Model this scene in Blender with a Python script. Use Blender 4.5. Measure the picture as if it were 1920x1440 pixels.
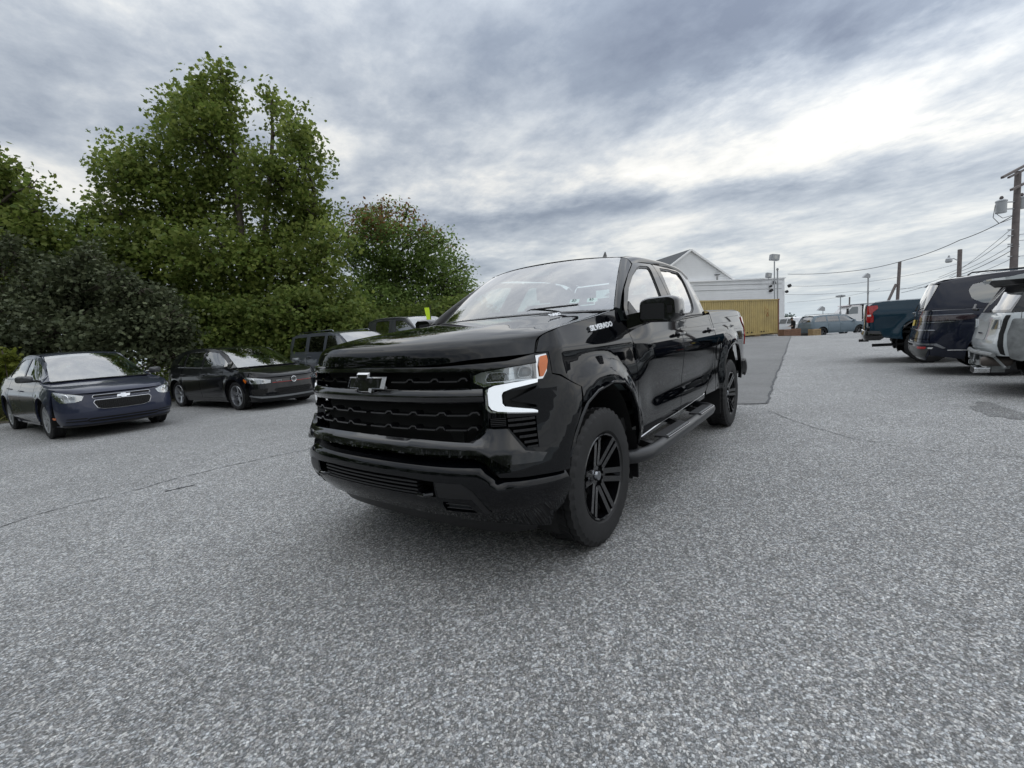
import bpy, bmesh, math, random
import numpy as np
from mathutils import Vector, Matrix
from mathutils.geometry import delaunay_2d_cdt

for _o in list(bpy.data.objects): bpy.data.objects.remove(_o)
SC=bpy.context.scene
R=math.radians
# ---------------------------------------------------------------- camera
CF,CX,CY,CZ=868.4,2.526,2.195,1.309
YAW,PIT,ROL=R(216.34),R(5.99),R(-3.59)
Fv=Vector((math.cos(YAW)*math.cos(PIT),math.sin(YAW)*math.cos(PIT),-math.sin(PIT)))
_r=Fv.cross(Vector((0,0,1))).normalized(); _u=_r.cross(Fv)
Rv=math.cos(ROL)*_r+math.sin(ROL)*_u; Uv=-math.sin(ROL)*_r+math.cos(ROL)*_u
C0=Vector((CX,CY,CZ))
cd=bpy.data.cameras.new('camera'); cam=bpy.data.objects.new('camera',cd); SC.collection.objects.link(cam)
cd.sensor_fit='HORIZONTAL'; cd.sensor_width=36; cd.lens=36*CF/1920; cd.clip_start=.05; cd.clip_end=6000
_m=Matrix((Rv,Uv,-Fv)).transposed().to_4x4(); _m.translation=C0; cam.matrix_world=_m
SC.camera=cam
def ray(u,v): return Fv+Rv*((u-960)/CF)-Uv*((v-720)/CF)
def at(u,v,D): return C0+ray(u,v)*D                      # photo pixel at forward distance D
def gnd(u,v,z=0):
    d=ray(u,v); return C0+d*((z-CZ)/d.z)
# ---------------------------------------------------------------- light
SUN_EL,SUN_AZ=R(52),R(155)   # azimuth measured from +X towards +Y
sundir=Vector((math.cos(SUN_AZ)*math.cos(SUN_EL),math.sin(SUN_AZ)*math.cos(SUN_EL),math.sin(SUN_EL)))
sl=bpy.data.lights.new('sun','SUN'); sl.energy=1.0; sl.angle=R(150); sl.color=(1,.97,.93)
so=bpy.data.objects.new('sun',sl); SC.collection.objects.link(so)
so.rotation_euler=sundir.to_track_quat('Z','Y').to_euler()
W=bpy.data.worlds.new('World'); SC.world=W; W.use_nodes=True
def world():
    nt=W.node_tree; nt.nodes.clear(); L=nt.links.new
    N=lambda t,**k:_nd(nt,t,k)
    tc=N('ShaderNodeTexCoord')
    sep=N('ShaderNodeSeparateXYZ'); L(tc.outputs['Generated'],sep.inputs[0])
    def M(op,a,b=None,c=None,clamp=False):
        n=N('ShaderNodeMath',operation=op); n.use_clamp=clamp
        for i,x in enumerate((a,b,c)):
            if x is None: continue
            if isinstance(x,(int,float)): n.inputs[i].default_value=x
            else: L(x,n.inputs[i])
        return n.outputs[0]
    def MR(x,a,b,c,d,smooth=True):
        n=N('ShaderNodeMapRange'); n.interpolation_type='SMOOTHSTEP' if smooth else 'LINEAR'
        L(x,n.inputs[0])
        for i,q in enumerate((a,b,c,d)): n.inputs[i+1].default_value=q
        return n.outputs[0]
    z=M('MAXIMUM',sep.outputs[2],0.0)
    # gnomonic-ish projection on a cloud deck: perspective flattens towards the horizon
    zz=M('ADD',z,.10)
    x=M('DIVIDE',sep.outputs[0],zz); y=M('DIVIDE',sep.outputs[1],zz)
    # bring deck into the (forward, right) frame of the view heading so that streets of cloud can be laid along it
    c,s=math.cos(YAW),math.sin(YAW)
    fw=M('ADD',M('MULTIPLY',x,c),M('MULTIPLY',y,s)); rt=M('SUBTRACT',M('MULTIPLY',x,s),M('MULTIPLY',y,c))
    # cloud streets run at an angle
    a=R(CL_ROT); ca,sa=math.cos(a),math.sin(a)
    p=M('ADD',M('MULTIPLY',fw,ca),M('MULTIPLY',rt,sa)); q=M('SUBTRACT',M('MULTIPLY',rt,ca),M('MULTIPLY',fw,sa))
    def comb(a,b,c=0.):
        n=N('ShaderNodeCombineXYZ')
        for i,k in enumerate((a,b,c)):
            if isinstance(k,(int,float)): n.inputs[i].default_value=k
            else: L(k,n.inputs[i])
        return n.outputs[0]
    def noise(v,sc,det,rough,dist=0,off=0.):
        n=N('ShaderNodeTexNoise'); n.noise_dimensions='3D'
        L(v,n.inputs['Vector']); n.inputs['Scale'].default_value=sc; n.inputs['Detail'].default_value=det
        n.inputs['Roughness'].default_value=rough; n.inputs['Distortion'].default_value=dist
        return n.outputs['Fac']
    v1=comb(M('MULTIPLY',p,.65),q,CL_SEED)
    big=noise(v1,.55,3,.5,.4)
    v2=comb(M('MULTIPLY',p,.95),q,CL_SEED+7.3)
    mid=noise(v2,2.1,8,.60,.15)
    v3=comb(M('MULTIPLY',p,.85),q,CL_SEED+13.1)
    fine=noise(v3,7,7,.62,.1)
    # two dark decks laid in the sky: one high ahead, one low band to the right
    def blob(cf,cr,rf,rr,ang=0):
        A=R(ang);u=M('SUBTRACT',fw,cf);w=M('SUBTRACT',rt,cr)
        ux=M('DIVIDE',M('ADD',M('MULTIPLY',u,math.cos(A)),M('MULTIPLY',w,math.sin(A))),rf)
        wx=M('DIVIDE',M('SUBTRACT',M('MULTIPLY',w,math.cos(A)),M('MULTIPLY',u,math.sin(A))),rr)
        wx=M('ADD',wx,M('MULTIPLY',M('SUBTRACT',mid,.5),1.3)); ux=M('ADD',ux,M('MULTIPLY',M('SUBTRACT',big,.5),1.0))
        r2=M('ADD',M('MULTIPLY',ux,ux),M('MULTIPLY',wx,wx))
        return M('POWER',2.718,M('MULTIPLY',r2,-1.0))
    dark=None
    for b in CL_DARK:
        k=M('MULTIPLY',blob(*b[:5]),b[5]); dark=k if dark is None else M('ADD',dark,k)
    base=M('ADD',M('MULTIPLY',M('SUBTRACT',big,.5),.55),M('ADD',M('MULTIPLY',M('SUBTRACT',mid,.5),.72),M('ADD',M('MULTIPLY',M('SUBTRACT',fine,.5),.26),CL_MEAN)))
    lum=M('SUBTRACT',base,dark)
    cie=M('ADD',CL_GAIN,M('MULTIPLY',M('MULTIPLY',z,M('MULTIPLY',z,z)),CL_ZEN))   # overcast sky: brighter towards the zenith
    # the veiled sun lights up the deck round itself
    dp=N('ShaderNodeVectorMath',operation='DOT_PRODUCT'); L(tc.outputs['Generated'],dp.inputs[0]); dp.inputs[1].default_value=tuple(sundir)
    gw=M('POWER',M('MAXIMUM',dp.outputs['Value'],0.0),CL_GLOWP); cie=M('ADD',cie,M('MULTIPLY',gw,CL_GLOW))
    ramp=N('ShaderNodeValToRGB'); L(lum,ramp.inputs[0])
    el=ramp.color_ramp.elements; 
    while len(el)>1: el.remove(el[-1])
    for i,(pos,col) in enumerate(CL_RAMP):
        e=el[0] if i==0 else el.new(pos)
        e.position=pos; e.color=(*col,1)
    # thin pale air towards the horizon
    hz=MR(z,0,.30,1,0); 
    hm=N('ShaderNodeMix',data_type='RGBA'); L(M('MULTIPLY',hz,.45),hm.inputs[0]); L(ramp.outputs[0],hm.inputs[6]); hm.inputs[7].default_value=(*CL_HAZE,1)
    lo=MR(z,0,.07,1,0)
    hm2=N('ShaderNodeMix',data_type='RGBA'); L(M('MULTIPLY',lo,.75),hm2.inputs[0]); L(hm.outputs[2],hm2.inputs[6]); hm2.inputs[7].default_value=(*CL_LOW,1)
    sky=N('ShaderNodeTexSky'); sky.sky_type='NISHITA'; sky.sun_disc=False; sky.sun_elevation=SUN_EL; sky.sun_rotation=math.pi/2-SUN_AZ
    sk=N('ShaderNodeMix',data_type='RGBA'); sk.inputs[0].default_value=.93
    L(sky.outputs[0],sk.inputs[6])
    sc=N('ShaderNodeVectorMath',operation='SCALE'); L(hm2.outputs[2],sc.inputs[0]); L(M('MULTIPLY',cie,10.),sc.inputs['Scale'])
    L(sc.outputs[0],sk.inputs[7])
    bg=N('ShaderNodeBackground'); bg.inputs['Strength'].default_value=.1; L(sk.outputs[2],bg.inputs[0])
    out=N('ShaderNodeOutputWorld'); L(bg.outputs[0],out.inputs[0])
def _nd(nt,t,k):
    n=nt.nodes.new(t)
    for a,b in k.items(): setattr(n,a,b)
    return n
CL_GAIN=1.10; CL_ZEN=2.0; CL_GLOW=1.05; CL_GLOWP=6.0
CL_MEAN=.57
CL_ROT=-28; CL_SEED=3.1
# (forward, right, size along, size across, turn, depth) on the cloud deck
CL_DARK=[(1.40,.60,.42,.60,0,.26),(1.75,.62,.30,.22,0,.12),(2.75,.9,1.5,.26,103,.24),(1.40,-1.1,.5,.45,0,.06),(1.85,1.50,.62,.26,98,-.13),(2.35,.95,.95,.18,80,-.12),(1.98,-1.8,.45,.30,0,-.12),(1.95,-.62,.22,.14,0,-.10),(4.2,2.5,1.6,.7,60,-.14)]
CL_RAMP=[(.20,(.17,.20,.26)),(.38,(.26,.30,.365)),(.52,(.41,.45,.505)),(.62,(.56,.59,.62)),(.74,(.79,.785,.755)),(.88,(.95,.93,.88))]
CL_HAZE=(.60,.65,.68); CL_LOW=(.54,.63,.70)
world()
SC.view_settings.view_transform='Standard'; SC.view_settings.look='None'; SC.view_settings.exposure=0; SC.view_settings.gamma=1
SC.render.engine='CYCLES'; SC.cycles.max_bounces=10; SC.cycles.diffuse_bounces=6; SC.cycles.transparent_max_bounces=12; SC.cycles.caustics_reflective=False; SC.cycles.caustics_refractive=False
try: SC.cycles.use_denoising=True
except Exception: pass
# ---------------------------------------------------------------- materials
MATS={}
def mat(name,col,rough=.5,metal=0,coat=0,coatr=.03,spec=.5,emis=None,es=0,alpha=1,bump=None,var=None,ior=1.5,sheen=0):
    if name in MATS: return MATS[name]
    m=bpy.data.materials.new(name); m.use_nodes=True; MATS[name]=m
    nt=m.node_tree; b=nt.nodes['Principled BSDF']; L=nt.links.new
    b.inputs['Base Color'].default_value=(*col,1); b.inputs['Roughness'].default_value=rough; b.inputs['Metallic'].default_value=metal
    b.inputs['Coat Weight'].default_value=coat; b.inputs['Coat Roughness'].default_value=coatr; b.inputs['IOR'].default_value=ior
    b.inputs['Specular IOR Level'].default_value=spec
    if emis: b.inputs['Emission Color'].default_value=(*emis,1); b.inputs['Emission Strength'].default_value=es
    tc=None
    if var or bump:
        tc=_nd(nt,'ShaderNodeTexCoord',{})
    if var:   # (scale, dark mult, bright mult)
        n=_nd(nt,'ShaderNodeTexNoise',{}); L(tc.outputs['Object'],n.inputs['Vector']); n.inputs['Scale'].default_value=var[0]; n.inputs['Detail'].default_value=5; n.inputs['Roughness'].default_value=.6
        r=_nd(nt,'ShaderNodeMapRange',{}); L(n.outputs['Fac'],r.inputs[0]); r.inputs[1].default_value=.3; r.inputs[2].default_value=.7; r.inputs[3].default_value=var[1]; r.inputs[4].default_value=var[2]
        s=_nd(nt,'ShaderNodeVectorMath',{'operation':'SCALE'}); s.inputs[0].default_value=col; L(r.outputs[0],s.inputs['Scale']); L(s.outputs[0],b.inputs['Base Color'])
        if len(var)>3:
            r2=_nd(nt,'ShaderNodeMapRange',{}); L(n.outputs['Fac'],r2.inputs[0]); r2.inputs[1].default_value=.3; r2.inputs[2].default_value=.7; r2.inputs[3].default_value=rough-var[3]; r2.inputs[4].default_value=rough+var[3]; L(r2.outputs[0],b.inputs['Roughness'])
    if bump:  # (scale, strength, distance)
        n=_nd(nt,'ShaderNodeTexNoise',{}); L(tc.outputs['Object'],n.inputs['Vector']); n.inputs['Scale'].default_value=bump[0]; n.inputs['Detail'].default_value=4
        bp=_nd(nt,'ShaderNodeBump',{}); bp.inputs['Strength'].default_value=bump[1]; bp.inputs['Distance'].default_value=bump[2]; L(n.outputs['Fac'],bp.inputs['Height']); L(bp.outputs[0],b.inputs['Normal'])
    return m
def paint(name,col,metal=.0,rough=.3,flake=False,dust=.004,spec=.1):
    if name in MATS: return MATS[name]
    m=mat(name,col,rough,metal,1.0,.015,spec)
    nt=m.node_tree; b=nt.nodes['Principled BSDF']; L=nt.links.new; b.inputs['Coat IOR'].default_value=1.42
    tc=_nd(nt,'ShaderNodeTexCoord',{})
    # faint orange peel in the clear coat, and a film of road dust that thickens low down
    n=_nd(nt,'ShaderNodeTexNoise',{}); L(tc.outputs['Object'],n.inputs['Vector']); n.inputs['Scale'].default_value=2.2; n.inputs['Detail'].default_value=6
    sp=_nd(nt,'ShaderNodeTexNoise',{}); L(tc.outputs['Object'],sp.inputs['Vector']); sp.inputs['Scale'].default_value=140; sp.inputs['Detail'].default_value=2
    mm=_nd(nt,'ShaderNodeMath',{'operation':'MULTIPLY'}); L(n.outputs['Fac'],mm.inputs[0]); L(sp.outputs['Fac'],mm.inputs[1])
    r=_nd(nt,'ShaderNodeMapRange',{}); L(mm.outputs[0],r.inputs[0]); r.inputs[1].default_value=.15; r.inputs[2].default_value=.45; r.inputs[3].default_value=0; r.inputs[4].default_value=dust
    mx=_nd(nt,'ShaderNodeMix',{'data_type':'RGBA'}); L(r.outputs[0],mx.inputs[0]); mx.inputs[6].default_value=(*col,1); mx.inputs[7].default_value=(.30,.29,.27,1); L(mx.outputs[2],b.inputs['Base Color'])
    r3=_nd(nt,'ShaderNodeMapRange',{}); L(mm.outputs[0],r3.inputs[0]); r3.inputs[1].default_value=.1; r3.inputs[2].default_value=.5; r3.inputs[3].default_value=.01; r3.inputs[4].default_value=.05; L(r3.outputs[0],b.inputs['Coat Roughness'])
    return m
def glass(name,tint=(.75,.85,.82),refl=1.0,dens=.0,rough=.0):
    """thin automotive glass: fresnel reflection over a tinted see-through sheet"""
    if name in MATS: return MATS[name]
    m=bpy.data.materials.new(name); m.use_nodes=True; MATS[name]=m; nt=m.node_tree; nt.nodes.clear(); L=nt.links.new
    tr=_nd(nt,'ShaderNodeBsdfTransparent',{}); tr.inputs[0].default_value=(*tint,1)
    gl=_nd(nt,'ShaderNodeBsdfGlossy',{}); gl.inputs['Roughness'].default_value=rough; gl.inputs[0].default_value=(refl,refl,refl,1)
    ge=_nd(nt,'ShaderNodeNewGeometry',{}); dt=_nd(nt,'ShaderNodeVectorMath',{'operation':'DOT_PRODUCT'}); L(ge.outputs['Normal'],dt.inputs[0]); L(ge.outputs['Incoming'],dt.inputs[1])
    ab=_nd(nt,'ShaderNodeMath',{'operation':'ABSOLUTE'}); L(dt.outputs['Value'],ab.inputs[0])
    su=_nd(nt,'ShaderNodeMath',{'operation':'SUBTRACT'}); su.inputs[0].default_value=1; L(ab.outputs[0],su.inputs[1])
    pw=_nd(nt,'ShaderNodeMath',{'operation':'POWER'}); L(su.outputs[0],pw.inputs[0]); pw.inputs[1].default_value=3.2
    k=_nd(nt,'ShaderNodeMath',{'operation':'MULTIPLY_ADD'}); L(pw.outputs[0],k.inputs[0]); k.inputs[1].default_value=.88; k.inputs[2].default_value=.20+dens; k.use_clamp=True
    mx=_nd(nt,'ShaderNodeMixShader',{}); L(k.outputs[0],mx.inputs[0]); L(tr.outputs[0],mx.inputs[1]); L(gl.outputs[0],mx.inputs[2])
    o=_nd(nt,'ShaderNodeOutputMaterial',{}); L(mx.outputs[0],o.inputs[0])
    return m
# ---------------------------------------------------------------- object helpers
def tag(o,label=None,cat=None,group=None,kind=None):
    if label: o['label']=label
    if cat: o['category']=cat
    if group: o['group']=group
    if kind: o['kind']=kind
    return o
def thing(name,label,cat,loc=(0,0,0),rz=0,group=None):
    o=bpy.data.objects.new(name,None); o.empty_display_size=.2; SC.collection.objects.link(o)
    o.location=loc; o.rotation_euler=(0,0,rz); return tag(o,label,cat,group)
def link(name,me,m,parent=None):
    o=bpy.data.objects.new(name,me); SC.collection.objects.link(o)
    if parent: o.parent=parent
    if m is not None and not me.materials: me.materials.append(m)
    return o
def mk(name,verts,faces,m,parent=None,smooth=False,sharp=None):
    me=bpy.data.meshes.new(name); me.from_pydata([tuple(v) for v in verts],[],faces)
    if smooth: me.polygons.foreach_set('use_smooth',[True]*len(me.polygons))
    me.update()
    if sharp and smooth: me.set_sharp_from_angle(angle=R(sharp))
    return link(name,me,m,parent)
class MB:
    def __init__(s): s.v=[];s.f=[]
    def add(s,v,f):
        k=len(s.v); s.v+=[tuple(p) for p in v]; s.f+=[tuple(i+k for i in q) for q in f]; return s
    def box(s,c,d,rz=0,M=None,taper=1):
        x,y,z=[k/2 for k in d]; P=[]
        for sz in (-1,1):
            t=1 if sz<0 else taper
            for sx,sy in ((-1,-1),(1,-1),(1,1),(-1,1)):
                p=Vector((sx*x*t,sy*y*t,sz*z))
                if M is not None: p=M@p
                elif rz: p=Matrix.Rotation(rz,3,'Z')@p
                P.append(p+Vector(c))
        return s.add(P,[(3,2,1,0),(4,5,6,7),(0,1,5,4),(1,2,6,5),(2,3,7,6),(3,0,4,7)])
    def tube(s,pts,r,n=8,cap=True,rs=None):
        pts=[Vector(p) for p in pts]; V=[];F=[]; m=len(pts)
        up=None
        for i,p in enumerate(pts):
            d=(pts[min(i+1,m-1)]-pts[max(i-1,0)]).normalized()
            if up is None:
                a=Vector((0,0,1)) if abs(d.z)<.9 else Vector((1,0,0)); up=(a-d*a.dot(d)).normalized()
            else: up=(up-d*up.dot(d)).normalized()
            w=d.cross(up); rr=rs[i] if rs else r
            for k in range(n):
                t=2*math.pi*k/n; V.append(p+(up*math.cos(t)+w*math.sin(t))*rr)
        for i in range(m-1):
            for k in range(n):
                a=i*n+k;b=i*n+(k+1)%n; F.append((a,b,b+n,a+n))
        if cap: F.append(tuple(range(n-1,-1,-1))); F.append(tuple(range((m-1)*n,m*n)))
        return s.add(V,F)
    def bar(s,a,b,w,h,up=(0,0,1)):
        a=Vector(a);b=Vector(b);d=(b-a).normalized();u=Vector(up);u=(u-d*u.dot(d)).normalized();x=d.cross(u)
        P=[q+x*sx*w/2+u*sy*h/2 for q in (a,b) for sx,sy in ((-1,-1),(1,-1),(1,1),(-1,1))]
        return s.add(P,[(3,2,1,0),(4,5,6,7),(0,1,5,4),(1,2,6,5),(2,3,7,6),(3,0,4,7)])
    def prism(s,poly,fn0,fn1):
        """poly of (a,b); fn maps (a,b)->3D for both caps"""
        n=len(poly); A=[fn0(*p) for p in poly];B=[fn1(*p) for p in poly]
        return s.add(A+B,[tuple(range(n-1,-1,-1)),tuple(range(n,2*n))]+[(i,(i+1)%n,n+(i+1)%n,n+i) for i in range(n)])
    def lathe(s,prof,n=32,axis='y',c=(0,0,0),close=False):
        """prof of (r, h) along axis"""
        V=[];F=[];m=len(prof);cx,cy,cz=c
        for r,h in prof:
            for k in range(n):
                t=2*math.pi*k/n;a,b=r*math.cos(t),r*math.sin(t)
                V.append((cx+a,cy+h,cz+b) if axis=='y' else ((cx+a,cy+b,cz+h) if axis=='z' else (cx+h,cy+a,cz+b)))
        for i in range(m-1 if not close else m):
            for k in range(n):
                a=i*n+k;b=i*n+(k+1)%n;j=(i+1)%m; F.append((a,b,j*n+(k+1)%n,j*n+k))
        return s.add(V,F)
    def obj(s,name,m,parent=None,smooth=False,sharp=35,bevel=0):
        o=mk(name,s.v,s.f,m,parent)
        bm=bmesh.new(); bm.from_mesh(o.data); bmesh.ops.remove_doubles(bm,verts=bm.verts,dist=1e-5); bmesh.ops.recalc_face_normals(bm,faces=bm.faces)
        if bevel: bmesh.ops.bevel(bm,geom=bm.edges[:],offset=bevel,segments=2,affect='EDGES',clamp_overlap=True)
        bm.to_mesh(o.data); bm.free()
        if smooth or bevel:
            o.data.polygons.foreach_set('use_smooth',[True]*len(o.data.polygons)); o.data.update(); o.data.set_sharp_from_angle(angle=R(sharp))
        return o
def lerp(a,b,t): return a+(b-a)*t
def sstep(a,b,x):
    t=min(1,max(0,(x-a)/(b-a))); return t*t*(3-2*t)
def itp(tab,x):
    # smooth (cubic hermite, finite difference) interpolation through [(x,y)..]
    n=len(tab)
    if x<=tab[0][0]: return tab[0][1]
    if x>=tab[-1][0]: return tab[-1][1]
    for i in range(n-1):
        if x<=tab[i+1][0]: break
    x0,y0=tab[i];x1,y1=tab[i+1];h=x1-x0
    def sl(k):
        if k<=0 or k>=n-1:
            a,b=(0,1) if k<=0 else (n-2,n-1)
            return (tab[b][1]-tab[a][1])/(tab[b][0]-tab[a][0])
        return (tab[k+1][1]-tab[k-1][1])/(tab[k+1][0]-tab[k-1][0])
    s0,s1=sl(i),sl(i+1);t=(x-x0)/h
    return (2*t**3-3*t*t+1)*y0+(t**3-2*t*t+t)*h*s0+(-2*t**3+3*t*t)*y1+(t**3-t*t)*h*s1
class Plan:
    def __init__(s,pts):
        out=[]
        P=[(pts[1][0],-pts[1][1])]+list(pts)+[(pts[-2][0],-pts[-2][1])]
        for i in range(1,len(P)-2):
            p0,p1,p2,p3=P[i-1:i+3]
            for k in range(16):
                t=k/16
                out.append(tuple(.5*((2*p1[j])+(-p0[j]+p2[j])*t+(2*p0[j]-5*p1[j]+4*p2[j]-p3[j])*t*t+(-p0[j]+3*p1[j]-3*p2[j]+p3[j])*t**3) for j in (0,1)))
        out.append(pts[-1]); s.p=out; s.l=[0]
        for a,b in zip(out,out[1:]): s.l.append(s.l[-1]+math.hypot(a[0]-b[0],a[1]-b[1]))
        s.T=s.l[-1]
    def at(s,t):
        sg=1
        if t<0: t=-t;sg=-1
        t=min(t,s.T-1e-6)
        lo,hi=0,len(s.l)-1
        while hi-lo>1:
            m=(lo+hi)//2
            if s.l[m]<=t: lo=m
            else: hi=m
        k=(t-s.l[lo])/max(1e-9,s.l[lo+1]-s.l[lo]);a,b=s.p[lo],s.p[lo+1]
        return lerp(a[0],b[0],k),sg*lerp(a[1],b[1],k)
    def nrm(s,t):
        e=.02
        a=s.at(t-e);b=s.at(min(t+e,s.T-1e-4));dx,dy=b[0]-a[0],b[1]-a[1];L=math.hypot(dx,dy) or 1
        return dy/L,-dx/L     # outward
    def tx(s,x):
        # t where plan reaches x along the side
        lo,hi=.0,s.T
        for _ in range(40):
            m=(lo+hi)/2
            if s.at(m)[0]>x: lo=m
            else: hi=m
        return lo
def pin(P,x,y):
    c=False;n=len(P)
    for i in range(n):
        x0,y0=P[i];x1,y1=P[i-1]
        if (y0>y)!=(y1>y) and x<(x1-x0)*(y-y0)/(y1-y0)+x0: c=not c
    return c
def resamp(P,step):
    out=[]
    for i in range(len(P)):
        a=P[i];b=P[(i+1)%len(P)];L=math.hypot(a[0]-b[0],a[1]-b[1]);k=max(1,int(L/step+.5))
        out+=[(lerp(a[0],b[0],j/k),lerp(a[1],b[1],j/k)) for j in range(k)]
    return out
def rnd(P,r=.02,n=4):
    """round the corners of a closed polygon"""
    out=[];m=len(P)
    for i in range(m):
        a=Vector(P[i-1]);b=Vector(P[i]);c=Vector(P[(i+1)%m])
        u=(a-b);v=(c-b);k=min(r,u.length*.45,v.length*.45)
        if u.length<1e-6 or v.length<1e-6: continue
        p0=b+u.normalized()*k;p1=b+v.normalized()*k
        if u.angle(v)>2.9: out.append(tuple(b)); continue
        for j in range(n+1):
            t=j/n; q=p0*(1-t)**2+b*2*t*(1-t)+p1*t*t; out.append((q.x,q.y))
    return out
def sym(H): 
    """half outline (from u=0 to u=0 through positive u) -> full symmetric outline"""
    return list(H)+[(-u,v) for u,v in reversed(H) if u>1e-6]
def panel(name,m,parent,poly,fn,step=.06,depth=.02,holes=(),mir=False,ref=None,off=0,back=False,both=False,nrm=True):
    """curved sheet: polygon in (u,v), fn(u,v)->point, rim folded inwards by depth, analytic normals"""
    if both:
        a=panel(name,m,parent,poly,fn,step,depth,holes,False,ref,off,back); b=panel(name,m,parent,poly,fn,step,depth,holes,True,ref,off,back); return a,b
    loops=[resamp(poly,step)]+[resamp(h,step*.7) for h in holes]
    pts=[];edges=[]
    for l in loops:
        k=len(pts); pts+=l; edges+=[(k+i,k+(i+1)%len(l)) for i in range(len(l))]
    B=np.array(pts); E0=B[[e[0] for e in edges]];E1=B[[e[1] for e in edges]]
    x0,y0=B.min(0);x1,y1=B.max(0)
    gx=np.arange(x0+step/2,x1,step);gy=np.arange(y0+step/2,y1,step)
    add=[]
    d=E1-E0;dd=(d*d).sum(1)+1e-12
    for X in gx:
        for Y in gy:
            t=np.clip(((X-E0[:,0])*d[:,0]+(Y-E0[:,1])*d[:,1])/dd,0,1)
            q=np.hypot(E0[:,0]+t*d[:,0]-X,E0[:,1]+t*d[:,1]-Y).min()
            if q>step*.35 and pin(loops[0],X,Y) and not any(pin(h,X,Y) for h in loops[1:]): add.append((float(X),float(Y)))
    allp=[Vector(p) for p in pts+add]
    r=delaunay_2d_cdt(allp,edges,[],0,1e-6)
    V2,F2=r[0],r[2]
    F=[]
    for f in F2:
        cx=sum(V2[i].x for i in f)/len(f);cy=sum(V2[i].y for i in f)/len(f)
        if pin(loops[0],cx,cy) and not any(pin(h,cx,cy) for h in loops[1:]): F.append(tuple(f))
    e=.004
    def N(u,v):
        a=Vector(fn(u+e,v))-Vector(fn(u-e,v));b=Vector(fn(u,v+e))-Vector(fn(u,v-e)); n=a.cross(b)
        return n.normalized() if n.length>1e-12 else Vector((0,0,1))
    P=[Vector(fn(p.x,p.y)) for p in V2]; NN=[N(p.x,p.y) for p in V2]
    rf=Vector(ref if ref is not None else PREF)
    s=sum((1 if (p-rf).dot(n)>0 else -1) for p,n in zip(P,NN)); s=1 if s>=0 else -1
    NN=[n*s for n in NN]
    P=[p+n*off for p,n in zip(P,NN)]
    if mir: P=[Vector((p.x,-p.y,p.z)) for p in P]; NN=[Vector((n.x,-n.y,n.z)) for n in NN]
    FF=[];
    for f in F:
        fn_=(P[f[1]]-P[f[0]]).cross(P[f[2]]-P[f[0]])
        FF.append(f if fn_.dot(NN[f[0]]+NN[f[1]]+NN[f[2]])>=0 else tuple(reversed(f)))
    nv=len(P); LN=[[NN[i] for i in f] for f in FF]
    if depth:
        idx={}
        for i,p in enumerate(V2): idx.setdefault((round(p.x,4),round(p.y,4)),i)
        for li,l in enumerate(loops):
            ids=[idx.get((round(a,4),round(b,4))) for a,b in l]
            ids=[i for i in ids if i is not None]
            n=len(ids); 
            for k in range(n):
                a,b=ids[k],ids[(k+1)%n]; pa,pb=P[a],P[b]; qa,qb=pa-NN[a]*depth,pb-NN[b]*depth
                base=len(P); P+= [pa,pb,qb,qa]
                FF.append((base,base+1,base+2,base+3)); fn_=(pb-pa).cross(qa-pa).normalized() if (pb-pa).length>1e-9 else NN[a]
                LN.append([fn_]*4)
    me=bpy.data.meshes.new(name); me.from_pydata([tuple(p) for p in P],[],FF)
    me.polygons.foreach_set('use_smooth',[True]*len(me.polygons)); me.update()
    if nrm: me.normals_split_custom_set([tuple(n) for l in LN for n in l])
    return link(name,me,m,parent)
PREF=(-1.9,0,.8)
def crow(rows):
    """rows: list of functions w->(x,y,z); returns surface f(s,w), s in 0..len-1, Catmull-Rom in s"""
    n=len(rows)
    def f(s,w):
        s=min(max(s,-.2),n-1+.2); i=min(max(int(math.floor(s)),0),n-2); t=s-i
        g=lambda k: Vector(rows[min(max(k,0),n-1)](w))
        p1,p2=g(i),g(i+1); p0=g(i-1) if i>0 else p1*2-p2; p3=g(i+2) if i+2<n else p2*2-p1
        return tuple(.5*((2*p1)+(-p0+p2)*t+(2*p0-5*p1+4*p2-p3)*t*t+(-p0+3*p1-3*p2+p3)*t**3))
    return f
def cur(pts):
    P=[Vector(p) for p in pts]; n=len(P)
    def f(s):
        s=min(max(s,0),1)*(n-1); i=min(int(s),n-2); t=s-i
        p1,p2=P[i],P[i+1]; p0=P[i-1] if i>0 else p1*2-p2; p3=P[i+2] if i+2<n else p2*2-p1
        return .5*((2*p1)+(-p0+p2)*t+(2*p0-5*p1+4*p2-p3)*t*t+(-p0+3*p1-3*p2+p3)*t**3)
    return f
def ribbon(name,m,parent,A,B,bulge=.01,n=24,k=6,mir=False,ref=None,both=False):
    """band between two 3D curves with a rounded section"""
    if both: return ribbon(name,m,parent,A,B,bulge,n,k,False,ref),ribbon(name,m,parent,A,B,bulge,n,k,True,ref)
    a,b=cur(A),cur(B); V=[];F=[]; rf=Vector(ref if ref is not None else PREF)
    for i in range(n+1):
        t=i/n; p,q=a(t),b(t); tg=(a(min(t+.02,1))-a(max(t-.02,0))).normalized(); nn=tg.cross(q-p).normalized()
        if nn.dot((p+q)/2-rf)<0: nn=-nn
        for j in range(k+1):
            s=j/k; P=p.lerp(q,s)+nn*bulge*4*s*(1-s)
            if mir: P=Vector((P.x,-P.y,P.z))
            V.append(P)
    for i in range(n):
        for j in range(k):
            x=i*(k+1)+j; F.append((x,x+1,x+k+2,x+k+1))
    o=mk(name,V,F,m,parent,smooth=True)
    rr=Vector((rf.x,-rf.y,rf.z)) if mir else rf
    f=o.data.polygons[len(F)//2]
    if (Vector(f.center)-rr).dot(f.normal)<0: o.data.flip_normals()
    return o
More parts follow.
